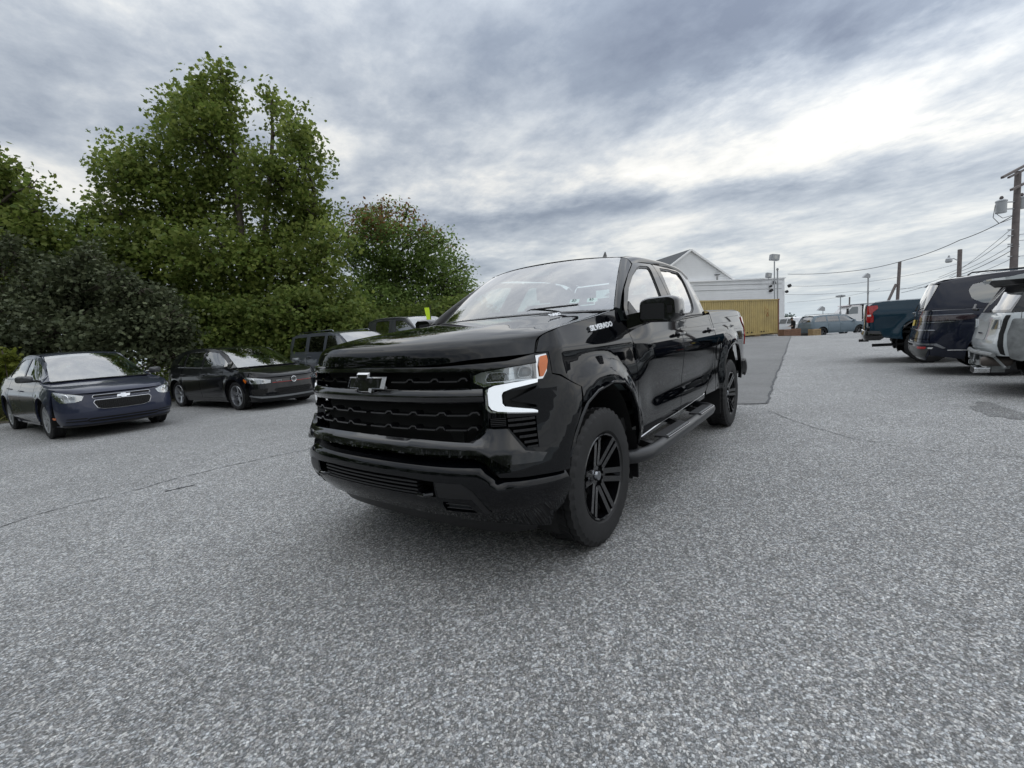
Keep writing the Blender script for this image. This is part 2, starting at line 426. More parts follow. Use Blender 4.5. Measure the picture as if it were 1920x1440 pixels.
def text(name,s,m,parent,size,M,ext=.004,shear=0,bold=0,bev=.0,sx=1,align='CENTER'):
    c=bpy.data.curves.new(name,'FONT'); c.body=s; c.size=size; c.extrude=ext; c.offset=bold; c.shear=shear; c.align_x=align; c.align_y='CENTER'; c.bevel_depth=bev; c.resolution_u=3
    t=bpy.data.objects.new('tmp',c); SC.collection.objects.link(t); dg=bpy.context.evaluated_depsgraph_get()
    me=bpy.data.meshes.new_from_object(t.evaluated_get(dg)); bpy.data.objects.remove(t); bpy.data.curves.remove(c)
    for v in me.vertices: v.co=M@Vector((v.co.x*sx,v.co.y,v.co.z))
    me.update(); me.name=name; me.materials.clear()
    return link(name,me,m,parent)
def frameM(o,x,y):
    """matrix with origin o, local x along x, local y along y"""
    x=Vector(x).normalized(); y=Vector(y); y=(y-x*y.dot(x)).normalized(); z=x.cross(y)
    M=Matrix((x,y,z)).transposed().to_4x4(); M.translation=Vector(o); return M
# ---------------------------------------------------------------- ground
def asphalt(name,base,spk,dark,seed=0,fine=1.0):
    m=bpy.data.materials.new(name); m.use_nodes=True; nt=m.node_tree; b=nt.nodes['Principled BSDF']; L=nt.links.new
    tc=_nd(nt,'ShaderNodeTexCoord',{}); mp=_nd(nt,'ShaderNodeMapping',{}); L(tc.outputs['Object'],mp.inputs[0]); mp.inputs['Location'].default_value=(seed,seed*1.7,0)
    def vor(sc,feat='F1'):
        n=_nd(nt,'ShaderNodeTexVoronoi',{'feature':feat,'voronoi_dimensions':'2D'}); L(mp.outputs[0],n.inputs['Vector']); n.inputs['Scale'].default_value=sc; n.inputs['Randomness'].default_value=1; return n
    def noi(sc,det=4,rough=.55,dist=0):
        n=_nd(nt,'ShaderNodeTexNoise',{}); L(mp.outputs[0],n.inputs['Vector']); n.inputs['Scale'].default_value=sc; n.inputs['Detail'].default_value=det; n.inputs['Roughness'].default_value=rough; n.inputs['Distortion'].default_value=dist; return n.outputs['Fac']
    def mr(x,a,b_,c,d):
        n=_nd(nt,'ShaderNodeMapRange',{}); L(x,n.inputs[0])
        for i,k in enumerate((a,b_,c,d)): n.inputs[i+1].default_value=k
        return n.outputs[0]
    def mth(op,a,b_,cl=False):
        n=_nd(nt,'ShaderNodeMath',{'operation':op}); n.use_clamp=cl
        for i,k in enumerate((a,b_)):
            if isinstance(k,(int,float)): n.inputs[i].default_value=k
            else: L(k,n.inputs[i])
        return n.outputs[0]
    v1=vor(88*fine); v2=vor(170*fine); ed=vor(88*fine,'DISTANCE_TO_EDGE')
    s1=_nd(nt,'ShaderNodeSeparateColor',{}); L(v1.outputs['Color'],s1.inputs[0]); s2=_nd(nt,'ShaderNodeSeparateColor',{}); L(v2.outputs['Color'],s2.inputs[0])
    # per-stone brightness: mostly mid grey, a few pale chips, some dark ones
    a=mth('POWER',s1.outputs[0],3.0); c=mth('POWER',s2.outputs[0],2.2)
    bri=mth('ADD',mth('MULTIPLY',a,.95),mth('MULTIPLY',c,.70))
    edge=mr(ed.outputs['Distance'],0,.14,0,1)
    grit=noi(300,2)
    val=mth('ADD',mth('MULTIPLY',bri,spk),mth('MULTIPLY',grit,.10))
    val=mth('MULTIPLY',val,mth('ADD',mth('MULTIPLY',edge,1-dark),dark))
    big=mr(noi(.22,5,.6,.4),.3,.7,.86,1.12); mid=mr(noi(1.6,6,.65,.3),.3,.72,.90,1.08); sm=mr(noi(9,5,.7),.3,.7,.88,1.1)
    tot=mth('MULTIPLY',mth('ADD',val,base),mth('MULTIPLY',big,mth('MULTIPLY',mid,sm)))
    st=mr(noi(.9,3,.5,1.2),.70,.78,1,.80); tot=mth('MULTIPLY',tot,st)
    ramp=_nd(nt,'ShaderNodeMix',{'data_type':'RGBA'}); hue=s1.outputs[1]
    ramp.inputs[6].default_value=(.95,.985,1.01,1); ramp.inputs[7].default_value=(1.04,1.01,.96,1); L(hue,ramp.inputs[0])
    sc=_nd(nt,'ShaderNodeVectorMath',{'operation':'SCALE'}); L(ramp.outputs[2],sc.inputs[0]); L(tot,sc.inputs['Scale']); L(sc.outputs[0],b.inputs['Base Color'])
    b.inputs['Roughness'].default_value=.78; b.inputs['Specular IOR Level'].default_value=.35
    h=mth('ADD',mth('MULTIPLY',edge,.6),mth('ADD',mth('MULTIPLY',s1.outputs[2],.6),mth('MULTIPLY',s2.outputs[2],.35)))
    bp=_nd(nt,'ShaderNodeBump',{}); bp.inputs['Strength'].default_value=.55; bp.inputs['Distance'].default_value=.004; L(h,bp.inputs['Height'])
    L(bp.outputs[0],b.inputs['Normal'])
    return m
M_ASPH=asphalt('worn chipseal',.058,.42,.42,0,1.10)
M_ASPH2=asphalt('smooth asphalt',.090,.09,.75,5,1.6)
hd=Vector((Fv.x,Fv.y,0)).normalized()
def terr(x,y):
    d=(x-CX)*hd.x+(y-CY)*hd.y
    r_=((x-CX)*hd.y-(y-CY)*hd.x); k=sstep(.53,.60,r_/d) if d>5 else 0
    z=-.42*sstep(33,40,d)*k
    if d>75: z-=(d-75)*.012
    # soft unevenness of the lot, flat around the cars
    r=math.hypot(x-CX,y-CY)
    z+=.0
    # strip behind the left row rises into the tree bank
    return z
def ground():
    V=[];F=[]; rings=[0]+[.6*1.16**k for k in range(62)]; n=96
    rings=[r for r in rings if r<4500]
    for r in rings:
        for k in range(n):
            t=2*math.pi*k/n; x=CX+r*math.cos(t); y=CY+r*math.sin(t); V.append((x,y,terr(x,y)))
    for i in range(len(rings)-1):
        for k in range(n):
            a=i*n+k;b=i*n+(k+1)%n; F.append((a,b,b+n,a+n))
    o=mk('ground',V,F,M_ASPH,smooth=True); 
    bm=bmesh.new(); bm.from_mesh(o.data); bmesh.ops.remove_doubles(bm,verts=bm.verts,dist=1e-4); bmesh.ops.recalc_face_normals(bm,faces=bm.faces)
    if sum(f.normal.z for f in bm.faces)<0: bmesh.ops.reverse_faces(bm,faces=bm.faces)
    bm.to_mesh(o.data); bm.free(); tag(o,kind='structure'); return o
ground()
def sheet(name,P,m,z=.004,kind='structure'):
    # subdivided strip draped on the terrain; P four corners
    a,b,c,d=[Vector(p) for p in P]; n,k=24,8; V=[];F=[]
    for i in range(n+1):
        for j in range(k+1):
            p=a.lerp(b,i/n).lerp(d.lerp(c,i/n),j/k); V.append((p.x,p.y,terr(p.x,p.y)+z))
    for i in range(n):
        for j in range(k):
            q=i*(k+1)+j; F.append((q,q+k+1,q+k+2,q+1))
    o=mk(name,V,F,m,smooth=True)
    if o.data.polygons[0].normal.z<0: o.data.flip_normals()
    return tag(o,kind=kind)
pA,pB=gnd(1483,631),gnd(1436,757); pC=gnd(1300,760)
dirA=(pA-pB); dr=(pC-pB).normalized()
def patch():
    rs=random.Random(4); V=[];F=[]; A=[pB,pA+dirA*.25,pA+dirA*.25+dr*3.4,pB+dr*3.4]; per=[]
    for i in range(4):
        a,b=A[i],A[(i+1)%4]; L_=(b-a).length; n=max(4,int(L_/.12)); nn=Vector((-(b-a).y,(b-a).x,0)).normalized(); o=0
        for k in range(n): o=o*.8+rs.uniform(-.012,.012); per.append(a.lerp(b,k/n)+nn*o)
    me=bpy.data.meshes.new('asphalt_patch'); N_=len(per)
    r=delaunay_2d_cdt([Vector((p.x,p.y)) for p in per],[(i,(i+1)%N_) for i in range(N_)],[],1,1e-6)
    me.from_pydata([(v.x,v.y,terr(v.x,v.y)+.005) for v in r[0]],[],[tuple(f) for f in r[2]]); me.update()
    o=link('asphalt_patch',me,M_ASPH2); 
    if o.data.polygons[0].normal.z<0: o.data.flip_normals()
    tag(o,kind='structure'); V=[];F=[]
    for i,p in enumerate(per+[per[0]]):
        q=per[(i+1)%N_]; d=(q-per[i-1]); nn=Vector((-d.y,d.x,0)).normalized(); w=rs.uniform(.008,.030); V+=[(p.x-nn.x*w,p.y-nn.y*w,terr(p.x,p.y)+.009),(p.x+nn.x*w,p.y+nn.y*w,terr(p.x,p.y)+.009)]
        if i: k=2*i; F.append((k-2,k,k+1,k-1))
    e=mk('patch_seam',V,F,mat('seam tar',(.07,.072,.075),.85)); tag(e,kind='structure')
patch()
def stain(u,v,rx,ry,seed,m,name='ground_stain'):
    rs=random.Random(seed); c=gnd(u,v); n=28; V=[(c.x,c.y,.004)]; ph=[rs.uniform(0,6.28) for _ in range(4)]
    for k in range(n):
        a=2*math.pi*k/n; r=1+.22*math.sin(2*a+ph[0])+.16*math.sin(3*a+ph[1])+.12*math.sin(5*a+ph[2])+.08*math.sin(9*a+ph[3]); V.append((c.x+rx*r*math.cos(a),c.y+ry*r*math.sin(a),.004))
    o=mk(name,V,[(0,1+k,1+(k+1)%n) for k in range(n)],m); 
    if o.data.polygons[0].normal.z<0: o.data.flip_normals()
    tag(o,kind='structure')
M_ST=asphalt('oil darkened chipseal',.022,.26,.38)
stain(1868,770,.55,.22,1,M_ST); 
M_CRACK=mat('crack tar',(.035,.037,.04),.9)
def crack(name,pix,w,seed,z=.003):
    rnd_=random.Random(seed); V=[];F=[]; pts=[gnd(*p) for p in pix]; fine=[]
    for a,b in zip(pts,pts[1:]):
        L=(b-a).length; n=max(2,int(L/.05))
        for i in range(n): fine.append(a.lerp(b,i/n))
    off=0
    for i,p in enumerate(fine):
        d=(fine[min(i+1,len(fine)-1)]-fine[max(i-1,0)]).normalized(); s=Vector((-d.y,d.x,0)); off=off*.85+rnd_.uniform(-.008,.008); ww=w*rnd_.uniform(.15,1.2)
        V+=[p+s*(off-ww/2)+Vector((0,0,z)),p+s*(off+ww/2)+Vector((0,0,z))]
        if i: k=2*i; F.append((k-2,k,k+1,k-1))
    o=mk(name,V,F,M_CRACK)
    for f in o.data.polygons:
        if f.normal.z<0: o.data.flip_normals(); break
    return tag(o,kind='structure')
crack('pavement_crack',[(-20,996),(60,968),(150,944),(260,918),(330,898),(420,876),(500,859),(590,840)],.018,1)
crack('pavement_crack',[(310,922),(350,913),(380,907)],.05,2)
crack('pavement_crack',[(1440,770),(1520,800),(1600,822),(1700,840),(1800,850),(1960,862)],.010,8)
crack('pavement_crack',[(398,915),(412,913)],.03,4)
# ---------------------------------------------------------------- shared car materials
BLK=paint('black paint',(.0012,.0016,.0026),dust=.0,spec=0)
TRIM=mat('black plastic',(.007,.007,.008),.42,bump=(220,.15,.002))
GLOSSB=mat('gloss black trim',(.004,.004,.005),.12,0,.6,.03)
DARK=mat('dark cavity',(.004,.004,.004),.9)
RUB=mat('tyre rubber',(.0075,.0075,.008),.68,var=(9,.7,1.7))
CHR=mat('chrome',(.78,.79,.80),.08,1)
DCHR=mat('smoked chrome',(.30,.31,.33),.2,1)
WLED=mat('white lamp strip',(.80,.84,.88),.16,0,1,.03,emis=(.9,.95,1),es=.42)
AMB=mat('amber lens',(.62,.14,.012),.18,0,1,.02)
REDL=mat('red lens',(.36,.008,.008),.12,0,1,.02)
CLR=glass('clear lens',(.93,.95,.96))
GLS=glass('car glass',(.62,.74,.70),1,.03)
GLSS=glass('side glass',(.40,.50,.47),1,.03)
GLSD=glass('privacy glass',(.10,.12,.12),1,.02)
SEAT=mat('seat fabric',(.07,.072,.078),.8)
SEATL=mat('light interior trim',(.34,.35,.35),.8)
BRK=mat('brake metal',(.22,.22,.22),.4,1)
CHASS=mat('underbody',(.012,.012,.012),.8)
# ---------------------------------------------------------------- wheels
def tyre_mesh(rad,width,rim,n=120,tread=.011,shoulder=True):
    w=width/2; V=[];F=[]
    prof=[(rim-.005,-w*.80),(rim+.012,-w*.93),((rim+rad)/2,-w),(rad-.028,-w*.93),(rad-.010,-w*.82)]
    tr=[-.80,-.52,-.50,-.44,-.42,-.14,-.12,.12,.14,.42,.44,.50,.52,.80]
    for q in tr: prof.append((rad if abs(abs(q)-.47)>.045 and abs(abs(q)-.13)>.025 else rad-tread,q*w))
    prof+=[(rad-.010,w*.82),(rad-.028,w*.93),((rim+rad)/2,w),(rim+.012,w*.93),(rim-.005,w*.80)]
    m=len(prof)
    for k in range(n):
        t=2*math.pi*k/n
        for i,(r,h) in enumerate(prof):
            ph=k+ (1 if h>0 else 0)
            if 4<=i<=m-5 and (ph%3==0): r-=tread*.85
            elif i in (3,m-4) and shoulder and (ph%3==0): r-=tread*.8
            V.append((r*math.cos(t),h,r*math.sin(t)))
    for k in range(n):
        for i in range(m-1):
            a=k*m+i;b=((k+1)%n)*m+i; F.append((a,a+1,b+1,b))
    return V,F
def wheel(parent,loc,rad,width,rim,style,side=1,steer=0,m_rim=None,m_acc=None,n=90,name='wheel'):
    """wheel part with tyre, rim, brake disc under it; side +1 faces +y"""
    V,F=tyre_mesh(rad,width,rim,n)
    o=mk('tyre',V,F,RUB); o.data.polygons.foreach_set('use_smooth',[True]*len(o.data.polygons)); o.data.update(); o.data.set_sharp_from_angle(angle=R(28))
    bm=bmesh.new(); bm.from_mesh(o.data); bmesh.ops.recalc_face_normals(bm,faces=bm.faces); bm.to_mesh(o.data); bm.free()
    b=MB(); w=width/2
    # barrel (open dish) with an outer lip
    b.lathe([(rim,w*.84),(rim-.006,w*.90),(rim-.016,w*.86),(rim-.020,w*.6),(rim-.05,-.2*w),(rim-.05,-.8*w),(rim,-.84*w)],48)
    hub=w*.42
    S=b
    if style=='split6':
        hw=w*.60
        for k in range(6):
            A=2*math.pi*(k+.5)/6
            for sg in (-1,1):
                a0=A+sg*.33;a1=A+sg*.118
                p0=Vector((math.cos(a0)*.075,hub+.008,math.sin(a0)*.075)); p1=Vector((math.cos(a1)*(rim-.012),hw+.028,math.sin(a1)*(rim-.012)))
                S.bar(p0,p1,.034,.036,(0,1,0))
            p0=Vector((math.cos(A)*.07,hub-.01,math.sin(A)*.07)); p1=Vector((math.cos(A)*(rim*.45),hub+.002,math.sin(A)*(rim*.45))); S.bar(p0,p1,.055,.03,(0,1,0))
        S.lathe([(.001,hub+.012),(.06,hub+.012),(.098,hub+.004),(.10,hub-.05)],24)
        for k in range(6):
            A=2*math.pi*k/6; S.lathe([(.001,.02),(.011,.02),(.013,0)],6,c=(math.cos(A)*.070,hub+.006,math.sin(A)*.070))
    elif style=='star5':
        for k in range(5):
            A=2*math.pi*k/5+math.pi/2
            for dw,sc in ((.0,1),):
                c,s=math.cos(A),math.sin(A)
                def P(r,u,h): return Vector((c*r-s*u,h,s*r+c*u))
                V=[P(.05,-.045,hub+.01),P(.05,.045,hub+.01),P(rim*.62,.032,hub+.02),P(rim-.01,.062,w*.80),P(rim-.01,-.062,w*.80),P(rim*.62,-.032,hub+.02)]
                V2=[v-Vector((0,.03,0)) for v in V]; n_=6
                S.add(V+V2,[tuple(range(n_)),tuple(range(2*n_-1,n_-1,-1))]+[(i,(i+1)%n_,n_+(i+1)%n_,n_+i) for i in range(n_)])
        S.lathe([(.001,hub+.018),(.03,hub+.018),(.06,hub+.008),(.075,hub-.03)],20)
    else: # cover with many slots
        ns=9 if style=='cover' else 7
        for k in range(ns):
            A=2*math.pi*k/ns; c,s=math.cos(A),math.sin(A)
            def P(r,u,h): return Vector((c*r-s*u,h,s*r+c*u))
            a=rim*.30
            V=[P(.04,-.02,w*.62),P(.04,.02,w*.62),P(rim*.6,.030,w*.74),P(rim-.012,.05,w*.82),P(rim-.012,-.05,w*.82),P(rim*.6,-.030,w*.74)]
            V2=[v-Vector((0,.025,0)) for v in V]; n_=6
            S.add(V+V2,[tuple(range(n_)),tuple(range(2*n_-1,n_-1,-1))]+[(i,(i+1)%n_,n_+(i+1)%n_,n_+i) for i in range(n_)])
        S.lathe([(.001,w*.70),(.05,w*.70),(.075,w*.6),(.08,w*.3)],20)
    r=b.obj('rim',m_rim or GLOSSB,None,smooth=True,sharp=30)
    d=MB().lathe([(.001,-.02),(rim*.72,-.02),(rim*.72,.01),(.001,.01)],28).obj('brake_disc',BRK,None)
    cap=MB().lathe([(.001,hub+.03),(.028,hub+.03),(.034,hub+.014)],20).obj('centre_cap',m_acc or DCHR,None,smooth=True)
    root=bpy.data.objects.new(name,None); SC.collection.objects.link(root); root.parent=parent
    root.location=loc; root.rotation_euler=(0,0,(0 if side>0 else math.pi)+steer); root.empty_display_size=.1
    o.parent=root; r.parent=root; d.parent=root; cap.parent=root
    return root
def copy_wheel(root,loc,side,steer=0):
    c=root.copy(); SC.collection.objects.link(c); c.location=loc; c.rotation_euler=(0,0,(0 if side>0 else math.pi)+steer)
    for ch in list(root.children):
        k=ch.copy(); SC.collection.objects.link(k); k.parent=c
        k.rotation_euler=(0,random.uniform(0,6.28),0)
    return c
# ---------------------------------------------------------------- pickup trucks (hero and the blue one)
TPL=Plan([(.93,0),(.922,.25),(.892,.5),(.83,.70),(.73,.85),(.59,.95),(.42,1.0),(.2,1.0),(-1,1.0),(-2.5,1.0),(-4.3,1.0),(-4.65,.99),(-4.80,.95),(-4.87,.86),(-4.90,.6),(-4.91,.3),(-4.91,0)])
OFF_F=[(.25,-.12),(.4,-.03),(.5,.02),(.6,.035),(.7,.02),(.85,-.01),(.95,-.02),(1.1,-.03),(1.2,-.05),(1.35,-.2)]
OFF_S=[(.30,-.10),(.45,-.055),(.52,-.028),(.60,-.012),(.70,-.012),(.80,-.018),(.90,-.016),(1.0,-.008),(1.10,0),(1.18,-.006),(1.26,-.024),(1.32,-.042),(1.38,-.058),(1.44,-.075),(1.5,-.095)]
OFF_FEN=[(.30,-.10),(.45,-.055),(.52,-.028),(.60,-.010),(.80,-.006),(.95,-.006),(1.05,-.012),(1.12,-.022),(1.18,-.029),(1.215,-.031),(1.24,-.040),(1.30,-.066),(1.36,-.090),(1.42,-.105),(1.5,-.13)]
T0=TPL.tx(0)
def TX(x): return T0-x if x<.2 and x>-4.2 else TPL.tx(x)
def arch_f(x,z):
    """wheel opening distance measure for both wheels, ~1 at the lip"""
    a=math.hypot(x/.505,(z-.47)/.52); b=math.hypot((x+3.745)/.50,(z-.50)/.54); return min(a,b)
def tside(x,z):
    k=sstep(-.55,-.95,x)*1.0; fr=itp(OFF_FEN,z); dr=itp(OFF_S,z)
    o=lerp(fr,dr,k)
    # crease sweeping off the front fender into the door
    # flares round the wheel openings
    d=arch_f(x,z); 
    o+=.042*(1-sstep(1.06,1.40,d))*(1-sstep(1.12,1.22,z))
    # lower door scallop
    o-=.012*math.exp(-((z-.78)/.10)**2)*sstep(-.7,-1.0,x)*(1-sstep(-2.4,-2.9,x))
    return o
def TS(t,z,extra=0):
    c=TPL.at(t);n=TPL.nrm(t);at_=abs(t); w=sstep(.9,1.3,at_)
    o=itp(OFF_F,z)*(1-w)
    if w>0: o+=w*tside(c[0],z)
    if at_>TREAR: 
        r=sstep(TREAR,TREAR+.35,at_); o=lerp(o,itp([(.4,-.06),(.6,0),(1.3,0),(1.42,-.02),(1.5,-.06)],z),r)
    o+=extra
    return (c[0]+n[0]*o,c[1]+n[1]*o,z)
TREAR=TPL.tx(-4.6)
YG=[(1.26,.975),(1.32,.958),(1.36,.948),(1.42,.935),(1.5,.905),(1.6,.862),(1.7,.815),(1.8,.765),(1.86,.725),(1.89,.69),(1.915,.64)]
def TG(x,z): 
    y=itp(YG,z); y-=.05*sstep(-2.5,-3.0,x)
    return (x,y,z)
def XS(l): return [(TX(x),z) for x,z in l]
def make_pickup(name,label,body,front=True,hero=True,loc=(0,0,0),rz=0,trimc=None,badge=True):
    global PREF
    PREF=(-1.9,0,.8)
    root=thing(name,label,'pickup truck',loc,rz)
    st=.045 if hero else .09
    P=lambda n,m,poly,fn,**k: panel(n,m,root,poly,fn,**{'step':st,**k})
    fs=lambda t,z:TS(t,z)
    # ---- fascia
    fas=sym([(0,1.176),(.52,1.172),(.9,1.185),(1.070,1.212),(1.152,1.213),(1.158,1.10),(TPL.tx(.45),1.085),(TPL.tx(.30),1.012),(TPL.tx(.34),.90),(TPL.tx(.41),.80),(TPL.tx(.455),.70),(1.20,.605),(1.173,.604),(.918,.614),(.825,.62),(.76,.69),(.70,.716),(.4,.722),(0,.722)])
    hlo=[(.716,1.120),(.716,1.088),(.771,1.063),(.81,1.072),(.95,1.084),(1.05,1.078),(1.098,1.083),(1.131,1.12),(1.146,1.17),(1.144,1.208),(1.068,1.203),(1.066,1.164),(.90,1.152),(.76,1.136)]
    if front:
        ug=sym([(0,1.147),(.4,1.147),(.69,1.142),(.705,1.08),(.69,1.062),(0,1.058)])
        lg=sym([(0,.984),(.45,.984),(.735,.984),(.757,.93),(.748,.855),(.69,.795),(.4,.803),(0,.806)])
        vh=[(.785,.908),(1.036,.902),(1.032,.745),(.965,.752),(.885,.852),(.785,.862)]
        br=[(.868,1.024),(1.055,1.052),(1.045,1.040),(.905,.990),(1.040,.957),(1.045,.944),(.915,.962),(.868,.975)]
        hm=lambda h:[(-a,b) for a,b in h]
        P('front_fascia',body,fas,fs,holes=[ug,lg,vh,hm(vh),br,hm(br),hlo,hm(hlo)],depth=.05)
        g=link('grille',bpy.data.meshes.new('grille'),None,root)
        # dark plenum behind the openings
        pl=panel('grille_backing',DARK,g,sym([(0,1.19),(1.12,1.19),(1.12,.72),(0,.72)]),lambda t,z:TS(t,z,-.085),step=.12,depth=0)
        panel('upper_trim',GLOSSB,g,sym([(0,1.176),(.52,1.172),(.9,1.185),(1.055,1.208),(1.055,1.17),(.90,1.158),(.76,1.143),(.69,1.150),(0,1.152)]),lambda t,z:TS(t,z,.012),step=st,depth=.03)
        panel('centre_bar',GLOSSB,g,sym([(0,1.058),(.69,1.060),(.762,1.056),(.768,.99),(.74,.985),(0,.986)]),lambda t,z:TS(t,z,.022-.5*(z-1.02)**2*30),step=.03,depth=.04)
        panel('lower_lip',GLOSSB,g,sym([(0,.806),(.4,.803),(.69,.795),(.752,.858),(.875,.855),(.945,.75),(1.05,.725),(1.02,.688),(.842,.690),(.762,.742),(.41,.740),(0,.750)]),lambda t,z:TS(t,z,.042-1.25*max(0,z-.775)*(1-sstep(.7,.8,abs(t)))-.20*max(0,z-.745)*sstep(.7,.8,abs(t))),step=.03,depth=.05)
        # kinked grille bars with clips, and the fine mesh between
        def kbar(z0,t0,t1,n,amp=.014,h=.008,ph=0,o=-.012):
            for sg in (1,-1):
              b=MB(); k=0; pts=[]
              pitch=(t1-t0)/n
              for i in range(n):
                a=t0+i*pitch
                pts+= [(a,0),(a+pitch*.66,0),(a+pitch*.78,amp),(a+pitch*.94,amp),(a+pitch,0)]
              for (a,za),(c,zc) in zip(pts,pts[1:]):
                if c-a<1e-4: continue
                A=Vector(TS(sg*a,z0+za,o));C=Vector(TS(sg*c,z0+zc,o)); b.bar(A,C,.05,h,(0,0,1))
              b.obj('grille_bar',GLOSSB,g)
        kbar(1.098,.20 if hero else .1,.69,3); kbar(.928,.02,.745,5 if False else 4); kbar(.855,.02,.735,4)
        # side vents with five ribs
        for sg in (1,-1):
            v=link('side_vent',bpy.data.meshes.new('side_vent'),None,root)
            rb=[(.882,.892),(.882,.868),(.906,.840),(.935,.812),(.957,.786),(.969,.762)]
            for i,(a,z) in enumerate(rb):
                b=MB(); n=4
                for k in range(n):
                    A=Vector(TS(sg*lerp(a,1.03,k/n),z-.002*i,-.018));B=Vector(TS(sg*lerp(a,1.03,(k+1)/n),z-.002*i,-.018)); b.bar(A,B,.03,.013)
                b.obj('vent_rib',GLOSSB,v)
            b=MB()
            for k in range(5):
                z=.900-k*.009
                A=Vector(TS(sg*.79,z,-.03));B=Vector(TS(sg*.875,z,-.03)); b.bar(A,B,.02,.004)
            b.obj('fine_ribs',GLOSSB,v)
        # lamps
        for sg in (1,-1):
            mi=sg<0
            h=link('headlight',bpy.data.meshes.new('headlight'),None,root)
            panel('lamp_housing',mat('lamp silver',(.55,.56,.57),.28,.5),h,[(.716,1.12),(.716,1.088),(.771,1.063),(.95,1.084),(1.05,1.08),(1.066,1.164),(.90,1.152),(.76,1.136)],lambda t,z:TS(t,z,-.04),step=.05,depth=0,mir=mi)
            for (a,b_,zc,hw,hh,m) in ((.775,.90,1.108,.055,.022,DARK),(.955,1.035,1.125,.036,.024,DARK)):
                o=Vector(TS((a+b_)/2,zc,-.012)); n=Vector((*TPL.nrm((a+b_)/2),0)); 
                pts=rnd([(-hw,-hh),(hw,-hh),(hw*.95,hh),(-hw*.7,hh)],.018)
                tn=Vector((-n.y,n.x,0)).normalized()*-1 if False else Vector((n.y,-n.x,0))*-1
                f0=lambda u,v,o=o,tn=tn,sg=sg:((o+tn*u+Vector((0,0,v))).x,sg*(o+tn*u+Vector((0,0,v))).y,o.z+v)
                f1=lambda u,v,o=o,tn=tn,sg=sg,n=n:((o+tn*u-n*.03).x,sg*(o+tn*u-n*.03).y,o.z+v)
                MB().prism(pts,f0,f1).obj('lamp_bowl',GLOSSB,h)
                inner=[(u*.45,v*.55) for u,v in pts]
                f2=lambda u,v,o=o,tn=tn,sg=sg,n=n:((o+tn*u+n*.004).x,sg*(o+tn*u+n*.004).y,o.z+v)
                MB().prism(inner,f2,f0).obj('lamp_lens',GLSD,h)
                MB().tube([f2(u*1.08,v*1.1) for u,v in pts+pts[:1]],.003,5).obj('lamp_ring',CHR,h)
            panel('lamp_chrome',CHR,h,[(.716,1.088),(.771,1.063),(.95,1.080),(1.055,1.076),(1.053,1.086),(.95,1.092),(.775,1.076),(.726,1.094),(.726,1.124),(.716,1.12)],lambda t,z:TS(t,z,-.008),step=.04,depth=.02,mir=mi)
            panel('lamp_divider',CHR,h,[(.903,1.09),(.94,1.09),(.935,1.15),(.912,1.147)],lambda t,z:TS(t,z,-.02),step=.04,depth=.02,mir=mi)
            panel('headlight_lens',CLR,h,[(.716,1.12),(.716,1.088),(.771,1.063),(.95,1.080),(1.055,1.076),(1.070,1.164),(.90,1.152),(.76,1.136)],lambda t,z:TS(t,z,.004),step=.04,depth=0,mir=mi)
            panel('corner_chrome',CHR,h,[(1.060,1.082),(1.10,1.083),(1.134,1.12),(1.149,1.17),(1.147,1.212),(1.066,1.205)],lambda t,z:TS(t,z,-.004),step=.03,depth=.03,mir=mi)
            panel('turn_signal',AMB,h,rnd([(1.078,1.094),(1.096,1.094),(1.124,1.13),(1.138,1.172),(1.136,1.200),(1.092,1.196),(1.076,1.15)],.006),lambda t,z:TS(t,z,.004),step=.03,depth=.02,mir=mi)
            panel('running_lamp_bezel',CHR,h,[(1.058,1.074),(.92,1.062),(.83,1.056),(.775,1.050),(.774,.955),(.797,.936),(1.045,.915),(1.045,.922),(.80,.945),(.786,.96),(.786,1.045)],lambda t,z:TS(t,z,.004),step=.03,depth=.02,mir=mi)
            dr=[(1.058,1.087),(.918,1.078),(.824,1.068),(.796,1.058),(.788,1.035),(.790,.973),(.804,.952),(.834,.941),(.938,.931),(1.042,.921),(1.043,.929),(1.02,.938),(.909,.957),(.872,.964),(.860,.980),(.859,1.022),(.868,1.036),(.916,1.050),(1.055,1.069)]
            panel('running_lamp',WLED,h,dr,lambda t,z:TS(t,z,.010),step=.03,depth=.02,mir=mi)
            panel('lamp_recess',TRIM,h,[(.86,1.05),(1.08,1.07),(1.08,.93),(.86,.95)],lambda t,z:TS(t,z,-.06),step=.08,depth=0,mir=mi)
        # cross emblem
        em=[(-.152,1.064),(-.128,1.130),(-.056,1.130),(-.050,1.153),(.056,1.153),(.050,1.130),(.192,1.130),(.168,1.064),(.066,1.064),(.058,1.040),(-.056,1.040),(-.052,1.064)]
        e=link('emblem',bpy.data.meshes.new('emblem'),None,root)
        cx=sum(p[0] for p in em)/12; ins=[((u-cx)*.89+cx-.004,(z-1.097)*.84+1.0965) for u,z in em]
        panel('emblem_rim',CHR,e,em,lambda t,z:TS(t,z,.035),step=.05,depth=.02,holes=[ins])
        b=MB(); n=12
        b.add([TS(u,z,.035) for u,z in em]+[TS(u,z,.046) for u,z in ins],[(i,(i+1)%n,n+(i+1)%n,n+i) for i in range(n)]); b.obj('emblem_bevel',CHR,e)
        panel('emblem_face',GLOSSB,e,ins,lambda t,z:TS(t,z,.040),step=.05,depth=.01)
    else:
        P('front_fascia',body,fas,fs)
    # ---- bumper
    bze=lambda t:itp([(0,.711),(.6,.705),(.685,.700),(.743,.680),(.812,.608),(.918,.603),(1.2,.592)],min(1.2,abs(t)))
    bo=lambda t,z:TS(t,z,.028-.055*max(0,(z-bze(t)+.040)/.040)-.035*max(0,(.46-z)/.1)*(1-sstep(.8,1.1,abs(t))))
